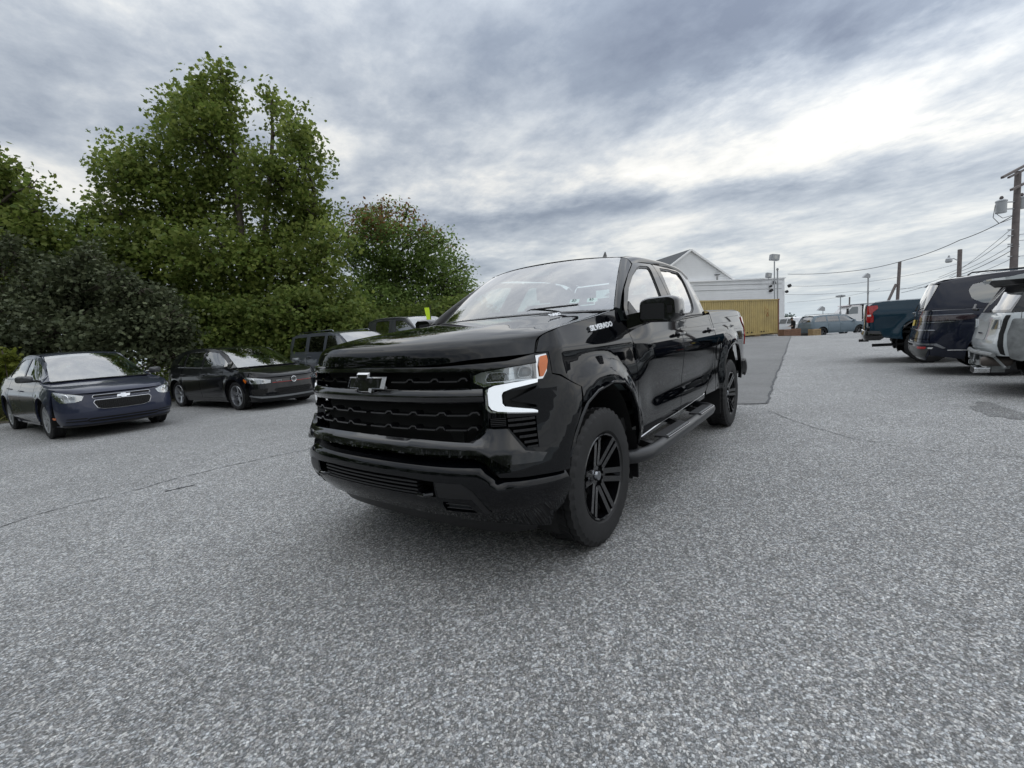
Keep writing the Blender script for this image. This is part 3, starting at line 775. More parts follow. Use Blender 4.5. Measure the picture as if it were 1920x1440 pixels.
    bh=[(0,.711),(.408,.708),(.685,.700),(.743,.680),(.812,.608),(.918,.603),(1.19,.592),(TPL.tx(.47),.54),(1.165,.42),(1.115,.38),(1.112,.300),(.78,.352),(.52,.392),(0,.402)]
    ih=sym([(0,.610),(.30,.611),(.500,.603),(.503,.52),(.19,.522),(0,.522)])
    fo=[(.535,.500),(.672,.490),(.700,.433),(.532,.440)]
    P('front_bumper',body,sym(bh),bo,holes=[ih,fo,[(-a,b) for a,b in fo]] if front else (),depth=.05)
    if front:
        bu=link('lower_intake',bpy.data.meshes.new('lower_intake'),None,root)
        panel('intake_backing',DARK,bu,sym([(0,.66),(.8,.66),(.8,.40),(0,.40)]),lambda t,z:TS(t,z,-.06),step=.15,depth=0)
        for z in (.592,.572,.550,.532):
            b=MB()
            for i in range(-5,5): b.bar(TS(i*.08+.0,z,.002),TS(i*.08+.08,z,.002),.05,.009)
            b.obj('intake_slat',TRIM,bu)
        for sg in (1,-1):
            h=MB(); c=Vector(TS(sg*.44,.535,.02)); 
            h.tube([c+Vector((-.08,-.045,0)),c+Vector((.0,-.045,0)),c+Vector((.03,-.02,0)),c+Vector((.03,.02,0)),c+Vector((0,.045,0)),c+Vector((-.08,.045,0))],.011,8).obj('tow_hook',GLOSSB,bu,smooth=True)
            f=link('fog_lamp_frame',bpy.data.meshes.new('fog_lamp_frame'),None,root)
            panel('frame_plate',TRIM,f,[(.508,.600),(.645,.600),(.700,.560),(.775,.435),(.745,.430),(.69,.520),(.52,.520)],lambda t,z:TS(t,z,.030),step=.05,depth=.012,mir=sg<0)
            panel('fog_lamp',mat('fog lamp glass',(.25,.27,.28),.1,.6,1),f,[(.55,.496),(.668,.487),(.690,.444),(.545,.448)],lambda t,z:TS(t,z,.0),step=.05,depth=.02,mir=sg<0)
            for z in (.485,.462):
                MB().bar(TS(sg*.545,z,.012),TS(sg*.69,z-.006,.012),.02,.004).obj('fog_lamp_bar',GLOSSB,f)
        P('air_dam',TRIM,sym([(0,.415),(.52,.405),(.78,.365),(1.10,.32),(1.08,.25),(.8,.255),(.5,.285),(0,.30)]),lambda t,z:TS(t,z,-.035+.10*(z-.4)),depth=.01,step=.1)
    # ---- hood
    HE=[(.560,.900,1.212),(.530,.887,1.250),(.503,.880,1.280),(.465,.888,1.303),(.36,.906,1.331),(.16,.901,1.357),(-.10,.893,1.387),(-.45,.882,1.434)]
    HC=[(.890,1.178,4.2),(.888,1.222,4.2),(.868,1.268,4.2),(.805,1.308,4.),(.62,1.352,3.4),(.30,1.392,2.8),(-.06,1.428,2.4),(-.37,1.452,2.2)]
    def hrow(k):
        ex,ey,ez=HE[k];cx_,cz_,p=HC[k]
        def f(w):
            a=abs(w); q=.42*(1-sstep(.52,.80,a))+.58*(1-a**2.2); return (ex+(cx_-ex)*(1-a**p),ey*w,ez+(cz_-ez)*q-(.006*sstep(.78,.9,a)*(1-sstep(.93,1,a)) if k>3 else 0))
        return f
    rows=[hrow(k) for k in range(8)]
    hs=crow(rows); K=.22
    hf=lambda u,v:hs(u/K,v/.9)
    PREF=(-.2,0,.6)
    hood=P('hood',body,sym([(0,0),(0.0,0)][:1]+[])or None,hf) if False else panel('hood',body,root,rnd([(0,-.9),(0,.9),(7*K,.9),(7*K,-.9)],.03),hf,step=.035 if hero else .08,depth=.03,ref=PREF)
    if hero:
        # raised crease lines folded into the sheet are picked out by two thin ribs
        PREF=(-1.9,0,.8)
    # badge on the hood side
        o=Vector(hs(6.15,.70)); a=Vector(hs(6.45,.735)); b_=Vector(hs(6.25,.80)); 
        M=frameM(o+Vector((0,0,.004)),a-o,b_-o) if False else None
        xv=(Vector(hs(6.6,.74))-o); yv=Vector((xv.y,-xv.x,0)); up=Vector((.15,.25,1))
        M=frameM(o+Vector((0,0,.014)),(-1,0,.10),(0,-.8,.7))
        bdg=text('hood_badge','TURBO',mat('satin badge',(.82,.84,.86),.4,.3),root,.034,M,.003,.25,.001,sx=1.3)
    PREF=(-1.9,0,.8)
    # ---- cowl, windshield
    def wsb(u): return Vector((-.40-.17*abs(u)**2.2,.845*u,1.455+.006*(1-u*u)))
    def wst(u): return Vector((-1.045-.125*abs(u)**2.2,.665*u,1.898-.022*abs(u)**2.5+.012))
    def wsf(a,b,o=0):
        u=a/.8; v=b/.78; p=wsb(u).lerp(wst(u),v); p.z+=.022*4*v*(1-v)*.8; p.x+=.012*4*v*(1-v); return tuple(p)
    wsp=[(-.8,-.02),(.8,-.02),(.8,.78),(-.8,.78)]
    ws=panel('windshield',GLS,root,rnd(wsp,.02),wsf,step=.07,depth=0,ref=(-1.5,0,1.0))
    panel('windshield_frit',DARK,ws,rnd(wsp,.02),lambda a,b:tuple(Vector(wsf(a,b))-Vector((.5,0,.8)).normalized()*.006),step=.07,depth=0,ref=(-1.5,0,1.0),holes=[rnd([(-.765,.045),(.765,.045),(.765,.75),(-.765,.75)],.05)])
    if hero:
        # pale sticker pair in the lower corner
        for i,(a,b) in enumerate(((.50,.095),(.62,.095))):
            panel('windshield_sticker',mat('sticker paper',(.55,.72,.66),.5),ws,[(a,b),(a+.065,b),(a+.065,b+.045),(a,b+.045)],lambda a,b:tuple(Vector(wsf(a,b))-Vector((.5,0,.8)).normalized()*.004),step=.05,depth=0,ref=(-1.5,0,1.0))
            panel('sticker_code',DARK,ws,[(a-.03,b+.004),(a-.004,b+.004),(a-.004,b+.04),(a-.03,b+.04)],lambda a,b:tuple(Vector(wsf(a,b))-Vector((.5,0,.8)).normalized()*.004),step=.05,depth=0,ref=(-1.5,0,1.0))
            M=frameM(Vector(wsf(a+.03,b+.024))+Vector((.002,0,.002)),(0,1,0),Vector(wsf(0,.4))-Vector(wsf(0,.2)))
            text('sticker_number','27' if i==0 else '27',DARK,ws,.034,M,.0004)
        # rain sensor pod and mirror behind glass
        panel('sensor_shroud',TRIM,ws,rnd([(-.14,.60),(.14,.60),(.10,.75),(-.10,.75)],.04),lambda a,b:tuple(Vector(wsf(a,b))-Vector((.5,0,.8)).normalized()*.03),step=.06,depth=.03,ref=(-1.5,0,1.0))
    panel('cowl_panel',TRIM,root,[(-.8,-.10),(.8,-.10),(.8,-.005),(-.8,-.005)],lambda a,b:(wsb(a/.8).x+.02-b*.9,a*1.07,1.448+.015*(1-(a/.8)**2)+b*.12),step=.08,depth=.02,ref=(-1,0,1.0))
    if hero:
        for y0,x0 in ((-.55,-.50),(.18,-.43)):
            MB().tube([(x0,y0,1.470),(x0-.02,y0+.05,1.492),(x0-.02,y0+.45,1.496)],.007,6).obj('wiper',TRIM,root,smooth=True)
    # ---- roof
    RZ=[(-3.0,1.86),(-2.9,1.905),(-2.8,1.925),(-2.5,1.945),(-2.2,1.955),(-1.9,1.952),(-1.6,1.944),(-1.35,1.928),(-1.17,1.905),(-1.0,1.88)]
    def rf(x,y):
        z=itp(RZ,x); e=abs(y)/.66; return (x+.11*(1-min(1,e*e))*sstep(-1.6,-1.17,x),y,z+.018-.03*e**2.5)
    roof=panel('roof',body,root,rnd([(-2.93,-.64),(-2.93,.64),(-1.17,.655),(-1.17,-.655)],.05),rf,step=.07,depth=.015,ref=(-2,0,1.0))
    if hero:
        MB().add(*fin((-2.27,0,1.972))).obj('antenna_fin',TRIM if hero else body,root,smooth=True,sharp=40)
    # roof edge ribbons, A pillar
    wl=[tuple(wsb(1)+Vector((.0,.004,.0))),tuple(Vector(wsf(.80,.26))+Vector((0,.004,0))),tuple(Vector(wsf(.80,.52))+Vector((0,.004,0))),tuple(wst(1)+Vector((0,.004,0)))]
    gap=[TG(-.50,1.445),TG(-.70,1.585),TG(-.96,1.72),TG(-1.20,1.83)]
    ribbon('a_pillar',body,root,wl,[tuple(Vector(g)+Vector((0,-.006,0))) for g in gap],.014,both=True,ref=(-1.2,0,1.2))
    rl=[rf(x,.655) for x in (-1.17,-1.5,-1.9,-2.3,-2.7,-2.93)]
    rb=[TG(x,z) for x,z in ((-1.20,1.83),(-1.5,1.872),(-1.9,1.888),(-2.3,1.895),(-2.7,1.875),(-2.93,1.80))]
    ribbon('roof_rail',body,root,rl,rb,.016,both=True,ref=(-2,0,1.3))
    # ---- doors and side
    ff=lambda t,z:TS(t,z)
    fend=[(1.158,1.216),(1.080,1.218),(1.095,1.236),(1.112,1.258),(1.137,1.285),(1.166,1.300),(1.207,1.312),(1.32,1.333),(1.452,1.351),(1.67,1.373),(1.895,1.403)]+XS([(-.42,1.430),(-.52,1.44),(-.535,1.37),(-.585,1.27),(-.60,1.0),(-.578,.56),(-.565,.50),(-.535,.50),(-.522,.603),(-.49,.764),(-.41,.89),(-.27,.967),(-.09,.990),(.12,.965),(.255,.918),(.31,.93)])+[(TPL.tx(.29),1.010),(TPL.tx(.44),1.092),(1.162,1.105)]
    P('front_fender',body,fend,ff,both=True,depth=.035)
    # fender sheet turning in under the hood edge
    fin_=[TS(t,z,-.004) for t,z in ((1.080,1.218),(1.095,1.236),(1.137,1.285),(1.207,1.312),(1.32,1.333),(1.452,1.351),(1.67,1.373),(1.895,1.403),(TX(-.42),1.430),(TX(-.52),1.44))]
    ribbon('fender_top',body if False else DARK,root,fin_,[(a[0],a[1]-.03,a[2]-.03) for a in fin_],.0,both=True,ref=(0,0,1.0))
    fd=[(-.543,1.365),(-.593,1.265),(-.608,1.0),(-.586,.56),(-.63,.535),(-1.60,.560),(-1.62,.65),(-1.70,.80),(-1.715,1.03),(-1.705,1.30),(-1.70,1.348)]
    d1=P('front_door',body,rnd(XS(fd),.012),ff,both=True,depth=.03)
    rd=[(-1.712,1.348),(-1.717,1.30),(-1.727,1.03),(-1.712,.80),(-1.632,.65),(-1.612,.561),(-2.40,.590),(-2.50,.62),(-2.62,.70),(-2.80,.80),(-2.84,.90),(-2.845,1.05),(-2.85,1.31),(-2.85,1.40),(-1.712,1.385)]
    d2=P('rear_door',body,rnd(XS(rd[:-1]),.012),ff,both=True,depth=.03)
    # cab corner strip behind the door and sill
    cc_=[(-2.858,1.40),(-2.853,1.05),(-2.848,.90),(-2.81,.79),(-2.63,.69),(-2.51,.61),(-2.52,.57),(-2.93,.56),(-2.925,1.40)]
    P('cab_corner',body,XS(cc_),ff,both=True,depth=.03,step=.06)
    P('rocker_panel',body,XS([(-.58,.535),(-1.6,.553),(-2.51,.58),(-2.53,.53),(-1.6,.500),(-.60,.485)]),lambda t,z:TS(t,z,-.012),both=True,depth=.06)
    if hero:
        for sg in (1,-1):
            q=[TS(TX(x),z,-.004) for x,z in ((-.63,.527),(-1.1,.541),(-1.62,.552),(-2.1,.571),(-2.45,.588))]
            MB().tube([(a,sg*b,c) for a,b,c in q],.0045,5).obj('sill_highlight',CHR,root)  # bright tube standing in for the reflection along the lower door hem
    # upper door frames on the leaning cabin side
    g1=[(-.55,1.375),(-.56,1.45),(-.72,1.588),(-.97,1.725),(-1.21,1.833),(-1.35,1.853),(-1.75,1.874),(-1.705,1.60),(-1.70,1.356)]
    w1=[(-.60,1.385),(-.625,1.455),(-.83,1.608),(-1.055,1.725),(-1.25,1.800),(-1.36,1.825),(-1.61,1.842),(-1.50,1.555),(-1.485,1.365),(-.68,1.352)]
    g2=[(-1.712,1.356),(-1.717,1.60),(-1.762,1.874),(-2.20,1.890),(-2.55,1.882),(-2.72,1.84),(-2.76,1.70),(-2.80,1.50),(-2.845,1.405)]
    w2=[(-1.77,1.392),(-1.80,1.60),(-1.885,1.850),(-2.20,1.864),(-2.53,1.858),(-2.50,1.70),(-2.43,1.54),(-2.36,1.46),(-2.24,1.412)]
    for nm,g,w,dd in (('front_door_frame',g1,w1,d1),('rear_door_frame',g2,w2,d2)):
        for i,mi in enumerate((False,True)):
            fr=panel(nm,body,root,rnd(g,.03),TG,step=.05,depth=.02,holes=[rnd(w,.05)],mir=mi,ref=(-1.9,0,1.2))
            sx=.0
            wi=panel('side_window',GLSS,fr,rnd(w,.05),lambda x,z:TG(x,z),step=.08,depth=0,off=-.012,mir=mi,ref=(-1.9,0,1.2))
            cxx=sum(a for a,b in w)/len(w);czz=sum(b for a,b in w)/len(w)
            ins=[((a-cxx)*.965+cxx,(b-czz)*.93+czz) for a,b in w]
            panel('window_seal',TRIM,fr,rnd(w,.05),TG,step=.06,depth=.012,holes=[rnd(ins,.05)],off=-.006,mir=mi,ref=(-1.9,0,1.2))
    # quarter pillar behind the rear door
    qp=[(-2.73,1.84),(-2.772,1.70),(-2.812,1.50),(-2.856,1.41),(-2.925,1.41),(-2.915,1.50),(-2.93,1.70),(-2.93,1.80),(-2.75,1.862)]
    panel('c_pillar',body,root,qp,TG,step=.05,depth=.02,both=True,ref=(-1.9,0,1.2))
    # belt moulding
    bl=[Vector(TG(x,z))+Vector((0,.006,0)) for x,z in ((-.62,1.352),(-1.2,1.352),(-1.75,1.372),(-2.2,1.395),(-2.6,1.405))]
    if hero:
        MB().tube(bl,.008,6).obj('belt_moulding',TRIM,root,smooth=True); MB().tube([(p.x,-p.y,p.z) for p in bl],.008,6).obj('belt_moulding',TRIM,root,smooth=True)
    # handles
    for (xa,xb,zc) in ((-1.50,-1.66,1.228),(-2.60,-2.76,1.232)):
        for sg in (1,-1):
            A=Vector(TS(TX(xa),zc,.035));B=Vector(TS(TX(xb),zc+.006,.035)); mid=(A+B)/2+Vector((0,.008,0))
            pts=[A+Vector((0,-.03,0)),A,mid,B,B+Vector((0,-.03,0))]
            h=MB().tube([(p.x,sg*p.y,p.z) for p in pts],.014,8,rs=[.012,.015,.016,.015,.012]).obj('door_handle',body,root,smooth=True)
            rec=[Vector(TS(TX(lerp(xa,xb,.5)+.055*math.cos(k)),zc+.032*math.sin(k),-.0)) for k in [i*math.pi/8 for i in range(16)]]
            MB().add([(p.x,sg*(p.y+.0015),p.z) for p in rec],[tuple(range(16))]).obj('handle_recess',DARK,h)
    # ---- bed
    af=[(-3.215,.56),(-3.235,.70),(-3.30,.86),(-3.42,.975),(-3.60,1.03),(-3.80,1.042),(-4.00,1.022),(-4.15,.94),(-4.215,.82),(-4.22,.66),(-4.20,.56)]
    bed=[(-2.945,1.43),(-3.4,1.440),(-4.2,1.448),(-4.55,1.450)]
    tl=TPL.tx(-4.80)
    bedp=XS(bed)+[(TPL.tx(-4.74),1.435),(tl,1.385),(tl,.72),(TPL.tx(-4.75),.66)]+XS([(-4.5,.60),(-4.22,.56)])+XS(list(reversed(af)))+XS([(-3.1,.56),(-2.95,.565)])
    P('bed_side',body,bedp,ff,both=True,depth=.04,step=.06)
    rr=[TS(TX(x),z) for x,z in bed]+[TS(TPL.tx(-4.72),1.437)]
    ribbon('bed_rail',TRIM if hero else body,root,[(a[0],a[1]-.004,a[2]+.002) for a in rr],[(a[0],a[1]-.11,a[2]+.012) for a in rr],.012,both=True,ref=(-3.8,0,1.0))
    MB().box((-3.9,0,.82),(1.9,1.6,.05)).box((-2.99,0,1.1),(.03,1.7,.6)).obj('bed_floor',TRIM,root)
    if hero:
        for sg in (1,-1):
            rec=[Vector(TS(TX(-3.07+.095*math.cos(k)),1.01+.125*math.sin(k),.002)) for k in [i*math.pi/12 for i in range(24)]]
            MB().tube([(p.x,sg*p.y,p.z) for p in rec+rec[:1]],.003,4).obj('fuel_door_seam',DARK,root)
    # tailgate, lamps, rear bumper
    P('tailgate',body,sym([(0,0)])[:0] or [(TPL.T-.80,1.40),(TPL.T-.01,1.42),(TPL.T-.01,.78),(TPL.T-.80,.78)],ff,both=True,depth=.03,step=.08)
    TL=[(tl-.06,1.34),(tl-.10,1.28),(tl-.03,1.20),(tl-.015,1.02),(tl-.02,.96),(tl+.07,.95),(tl+.11,1.05),(tl+.11,1.36),(tl,1.365)]
    TL=[(tl-.14,1.37),(tl-.155,1.30),(tl-.06,1.215),(tl-.05,1.16),(tl-.075,1.12),(tl-.075,.98),(tl+.055,.97),(tl+.075,1.05),(tl+.075,1.37)]
    la=P('tail_lamp',REDL,rnd(TL,.015),lambda t,z:TS(t,z,.012),both=True,depth=.03,step=.04)
    for l,mi in zip(la,(False,True)):
        panel('reverse_lamp',mat('reverse lens',(.7,.7,.7),.1,0,1),l,[(tl-.03,1.16),(tl+.05,1.16),(tl+.05,1.12),(tl-.03,1.12)],lambda t,z:TS(t,z,.016),step=.05,depth=.01,mir=mi)
    P('rear_bumper',TRIM if hero else GLOSSB,[(tl-.27,.60),(tl-.20,.76),(tl-.05,.78),(TPL.T-.01,.78),(TPL.T-.01,.55),(tl-.2,.55)],lambda t,z:TS(t,z,.045-1.2*(z-.66)**2),both=True,depth=.1,step=.06)
    MB().box((-4.9,0,.52),(.2,.5,.06)).obj('hitch',TRIM,root)
    # ---- underbody: wheel liners, frame
    b=MB(); b.box((-1.9,0,.55),(4.9,.9,.16)); b.box((-1.6,0,.64),(2.3,1.84,.10)); b.box((-3.85,0,.72),(1.95,1.72,.06)); b.box((.5,0,.62),(.6,1.2,.45))
    b.box((-3.745,0,.42),(.12,1.5,.12)); b.box((0,0,.42),(.12,1.5,.1)); b.obj('chassis',CHASS,root)
    for cx in (0,-3.745):
        for sg in (1,-1):
            V=[];F=[]; n=18
            for i in range(n+1):
                a=math.pi*(-.12+1.24*i/n); rx,rz_=.55,.56
                x=cx+rx*math.cos(a); z=.46+rz_*math.sin(a)
                V+=[(x,sg*.965,z),(x,sg*.52,z)]
                if i: k=2*i; F.append((k-2,k,k+1,k-1))
            V0=len(V); 
            for i in range(n+1):
                a=math.pi*(-.12+1.24*i/n); V.append((cx+.55*math.cos(a),sg*.52,.46+.56*math.sin(a)))
            V.append((cx,sg*.52,.35))
            for i in range(n): F.append((V0+i,V0+i+1,V0+n+1))
            mk('wheel_liner',V,F,DARK,root)
    # lips of the wheel openings
    for sg in (1,-1):
        for pts in ([(-.535,.50),(-.522,.603),(-.49,.764),(-.41,.89),(-.27,.967),(-.09,.990),(.12,.965),(.255,.918),(.34,.85),(.41,.76),(.455,.66)],list(af)):
            L_=[TS(TPL.tx(x),z,.0) for x,z in pts]
            MB().tube([(a[0],sg*(a[1]-.004),a[2]) for a in L_],.010,6).obj('arch_lip',body,root,smooth=True)
    # mudflaps
    for x in (-.535,):
        for sg in (1,-1):
            MB().box((x,sg*.90,.43),(.015,.20,.34)).obj('mud_flap',TRIM,root,bevel=.004)
    MB().box((-3.19,.86,.42),(.015,.24,.34)).obj('mud_flap',TRIM,root,bevel=.004)
    # ---- running boards
    if hero:
        for sg in (1,-1):
            rbd=link('running_board',bpy.data.meshes.new('running_board'),None,root)
            y=1.075; z0=.435
            pts=[(-.42,.86,z0-.01),(-.42,.94,z0-.01),(-.46,1.01,z0-.005),(-.56,1.06,z0),(-.72,y,z0+.003),(-1.5,y,z0+.008),(-2.25,y,z0+.018),(-2.36,1.06,z0+.018),(-2.44,1.00,z0+.018),(-2.46,.90,z0+.018)]
            MB().tube([(a,sg*b,c) for a,b,c in pts],.048,18).obj('board_tube',mat('textured black steel',(.018,.019,.021),.42,.0,.15,bump=(300,.2,.001)),rbd,smooth=True,sharp=60)
            for xa,xb,zz in ((-.86,-1.44,.0),(-1.80,-2.30,.008)):
                zc=z0+.055+zz
                MB().prism(rnd([(xa,y-.075),(xb,y-.075),(xb,y+.030),(xa,y+.030)],.02),lambda u,v:(u,sg*v,zc-.012),lambda u,v:(u,sg*v,zc+.002)).obj('step_pad',mat('rubber tread pad',(.02,.02,.022),.7,bump=(260,.6,.002)),rbd)
                t=MB(); n=13
                for k in range(n):
                    xx=lerp(xa-.02,xb+.02,(k+.5)/n); t.box((xx,sg*(y+.020),zc+.004),(.022,.014,.007))
                t.obj('step_teeth',mat('worn pad edge',(.30,.31,.32),.5),rbd)
                MB().tube([(xa-.005,sg*(y+.036),zc-.004),(xb+.005,sg*(y+.036),zc-.004)],.004,6).obj('pad_edge',DCHR,rbd)
            for xx in (-.75,-1.55,-2.2): MB().bar((xx,sg*.70,.52),(xx,sg*1.05,z0),.06,.05).obj('board_bracket',TRIM,rbd)
    # ---- mirrors
    for sg in (1,-1):
        mr=link('side_mirror',bpy.data.meshes.new('side_mirror'),None,root)
        def mp(u,v): return (u,sg*v)
        ol=rnd([(1.005,1.340),(1.24,1.332),(1.275,1.365),(1.268,1.49),(1.225,1.512),(1.06,1.508),(1.012,1.485)],.03)
        cy=1.14;cz=1.425
        V=[];F=[];n=len(ol)
        for k,(x,s) in enumerate(((-.60,.86),(-.615,.95),(-.65,1.0),(-.74,1.0),(-.775,.97))):
            V+=[(x-.10*(y-1.03)**1,sg*(cy+(y-cy)*s),cz+(z-cz)*s) for y,z in ol]
            if k: 
                for i in range(n): F.append(((k-1)*n+i,(k-1)*n+(i+1)%n,k*n+(i+1)%n,k*n+i))
        F.append(tuple(range(n)));F.append(tuple(range(4*n,5*n)))
        MB().add(V,F).obj('mirror_shell',body if not hero else GLOSSB,mr,smooth=True,sharp=40)
        MB().prism(rnd([(1.03,1.36),(1.25,1.355),(1.24,1.49),(1.04,1.49)],.03),lambda y,z:(-.772-.10*(y-1.03),sg*y,z),lambda y,z:(-.778-.10*(y-1.03),sg*y,z)).obj('mirror_glass',CHR,mr)
        if hero:
            MB().prism(rnd([(1.025,1.362),(1.185,1.356),(1.185,1.462),(1.04,1.466)],.015),lambda y,z:(-.596-.10*(y-1.03),sg*y,z),lambda y,z:(-.61-.10*(y-1.03),sg*y,z)).obj('mirror_inset',TRIM,mr)
            MB().box((-.602-.10*.18,sg*1.218,1.418),(.012,.03,.05)).obj('mirror_lamp',DARK,mr)
        MB().add(*loft4([( -.66,sg*.93,1.35,.07,.05),(-.67,sg*.99,1.365,.06,.045),(-.68,sg*1.06,1.38,.05,.04)])).obj('mirror_arm',body if not hero else GLOSSB,mr,smooth=True,sharp=50)
        MB().prism([(-.60,1.345),(-.62,1.44),(-.70,1.50),(-.86,1.36)],lambda x,z:(x,sg*(itp(YG,z)+.004),z),lambda x,z:(x,sg*(itp(YG,z)-.01),z)).obj('mirror_base',TRIM,mr)
    # ---- wheels
    w=wheel(root,(0,.868,.42),.42,.275,.268,'split6',1,n=120 if hero else 60)
    copy_wheel(w,(0,-.868,.42),-1); copy_wheel(w,(-3.745,.868,.42),1); copy_wheel(w,(-3.745,-.868,.42),-1)
    for c in w.children: c.rotation_euler=(0,R(18),0)
    # ---- interior
    it=link('interior',bpy.data.meshes.new('interior'),None,root)
    MB().box((-.62,0,1.33),(.42,1.5,.10)).box((-.80,0,1.22),(.3,1.5,.2)).obj('dashboard',SEAT,it,bevel=.02)
    for y in (.42,-.42): seat(it,-1.55,y,.95)
    seat(it,-2.5,0,.95,1.35)
    MB().box((-1.9,0,.80),(2.2,1.7,.08)).obj('cab_floor',SEAT,it)
    MB().tube([(-1.02+.06*math.sin(a),.42+.185*math.cos(a),1.30+.175*math.sin(a)) for a in [k*math.pi/10 for k in range(21)]],.014,8).obj('steering_wheel',SEAT,it,smooth=True)
    # cab back wall with its rear window
    bw=[(-.86,.75),(.86,.75),(.90,1.40),(.66,1.86),(-.66,1.86),(-.90,1.40)]
    rwp=rnd([(-.70,1.44),(.70,1.44),(.58,1.80),(-.58,1.80)],.05)
    bk=panel('cab_back',body,root,bw,lambda y,z:(-2.93+.03*max(0,z-1.4),y,z),step=.12,depth=.02,holes=[rwp],ref=(-1.9,0,1.2))
    panel('rear_window',GLS,bk,rwp,lambda y,z:(-2.925+.03*max(0,z-1.4),y,z),step=.2,depth=0,ref=(-1.9,0,1.2))
    panel('headliner',SEATL,root,[(-2.9,-.62),(-2.9,.62),(-1.2,.63),(-1.2,-.63)],lambda x,y:(x,y,itp(RZ,x)-.03),step=.2,depth=0,ref=(-2,0,1.0))
    if hero and badge:
        for sg in (1,-1):
            o=Vector(TS(TX(-.17),1.330,.012)); a=Vector(TS(TX(-.37),1.345,.012)); c=Vector(TS(TX(-.17),1.36,.012))
            if sg>0: M=frameM(o,a-o,c-o)
            else:
                o2=Vector((a.x,-a.y,a.z)); M=frameM(Vector((o.x,-o.y,o.z)),Vector((o.x-a.x,-(o.y-a.y),o.z-a.z)),Vector((c.x-o.x,-(c.y-o.y),c.z-o.z)))
            text('model_badge','SILVERADO',mat('satin badge',(.82,.84,.86),.4,.3),root,.047,M,.003,.12,.0012,sx=1.42)
    return root
def fin(o):
    x,y,z=o
    V=[(x+.11,y-.028,z-.01),(x+.11,y+.028,z-.01),(x-.11,y-.035,z-.01),(x-.11,y+.035,z-.01),(x+.02,y-.016,z+.07),(x+.02,y+.016,z+.07),(x-.07,y-.006,z+.185),(x-.07,y+.006,z+.185),(x-.11,y-.008,z+.12),(x-.11,y+.008,z+.12)]
    return V,[(0,1,5,4),(4,5,7,6),(6,7,9,8),(8,9,3,2),(0,4,6,8,2),(1,3,9,7,5),(0,2,3,1)]
def loft4(rows):
    V=[];F=[]
    for k,(x,y,z,a,b) in enumerate(rows):
        V+=[(x-a,y,z-b),(x+a,y,z-b),(x+a,y,z+b),(x-a,y,z+b)]
        if k:
            for i in range(4): F.append((4*k-4+i,4*k-4+(i+1)%4,4*k+(i+1)%4,4*k+i))
    F.append((0,1,2,3)); n=len(V); F.append((n-4,n-3,n-2,n-1)); return V,F
def seat(parent,x,y,z,w=.52,m=None,h=.62):
    b=MB(); b.box((x+.12,y,z),(.50,w,.16)); b.box((x-.14,y,z+.35),(.14,w,h),M=Matrix.Rotation(R(-10),3,'Y'))
    o=b.obj('seat',m or SEAT,parent,bevel=.03)
    n=3 if w>1 else 1
    for i in range(n):
        yy=y+(i-(n-1)/2)*.45; MB().box((x-.22,yy,z+.78),(.10,.26,.20)).obj('headrest',m or SEAT,parent,bevel=.035)
    return o
hero=make_pickup('pickup_truck','glossy black four-door pickup truck standing alone in the middle of the lot',BLK)
# ---------------------------------------------------------------- other cars
class Body:
    def __init__(s,sp):
        for k_ in ('belt','roof','cabtop'): sp[k_]=sorted(sp[k_])
        s.sp=sp; hw=sp['hw']; fo=sp['fo']; re=-(sp['wb']+sp['ro']); nb=sp.get('nb',1); rb=sp.get('rb',1)
        F=[(0,0),(.015,.28),(.05,.52),(.13,.74),(.27,.89),(.48,.97),(.75,1)]
        G=[(.75,1),(.42,.975),(.2,.91),(.08,.78),(.03,.55),(.01,.28),(0,0)]
        n=6; mid=[(lerp(fo-.75*nb,re+.75*rb,(k+1)/(n+1)),hw) for k in range(n)]
        pts=[(fo-a*nb,b*hw) for a,b in F]+mid+[(re+a*rb,b*hw) for a,b in G]
        s.pl=Plan(pts); s.re=re; s.fo=fo; s.hw=hw; s.T=s.pl.T
        s.tf=s.pl.tx(fo-.40*nb); s.tr=s.pl.tx(re+.45*rb)
        s.ar=sp['ar']; s.zc=sp['wr']+.01
    def S(s,t,z,o=0):
        c=s.pl.at(t); n=s.pl.nrm(t); a=abs(t); sp=s.sp
        wf=1-sstep(s.tf*.72,s.tf*1.12,a); wr=sstep(s.tr-.1,s.tr+.35,a); ws=max(0,1-wf-wr)
        q=0
        if wf: q+=wf*itp(sp['secF'],z)
        if wr: q+=wr*itp(sp['secR'],z)
        if ws:
            q+=ws*itp(sp['secS'],z)
            d=min(math.hypot(c[0],z-s.zc),math.hypot(c[0]+sp['wb'],z-s.zc))/s.ar
            q+=ws*sp.get('flare',.015)*(1-sstep(1.08,1.3,d))
        q+=o
        return (c[0]+n[0]*q,c[1]+n[1]*q,z)
    def x(s,x): return s.pl.tx(x)
    def G(s,x,z):
        zb=itp(s.sp['belt'],x); zr=itp(s.sp['roof'],x); k=min(1.1,max(-.2,(z-zb)/max(.05,zr-zb)))
        yb=s.S(s.x(x),zb)[1]-.012; yr=s.sp['yr']-.10*sstep(s.sp['wtop'][0]-.2,s.sp['wbase'][0],x)*0
        return (x,yb+(yr-yb)*k**1.25 if k>0 else yb,z)
def arcp(cx,zc,r,a0,a1,n=14): return [(cx+r*math.cos(R(lerp(a0,a1,i/n))),zc+r*math.sin(R(lerp(a0,a1,i/n)))) for i in range(n+1)]
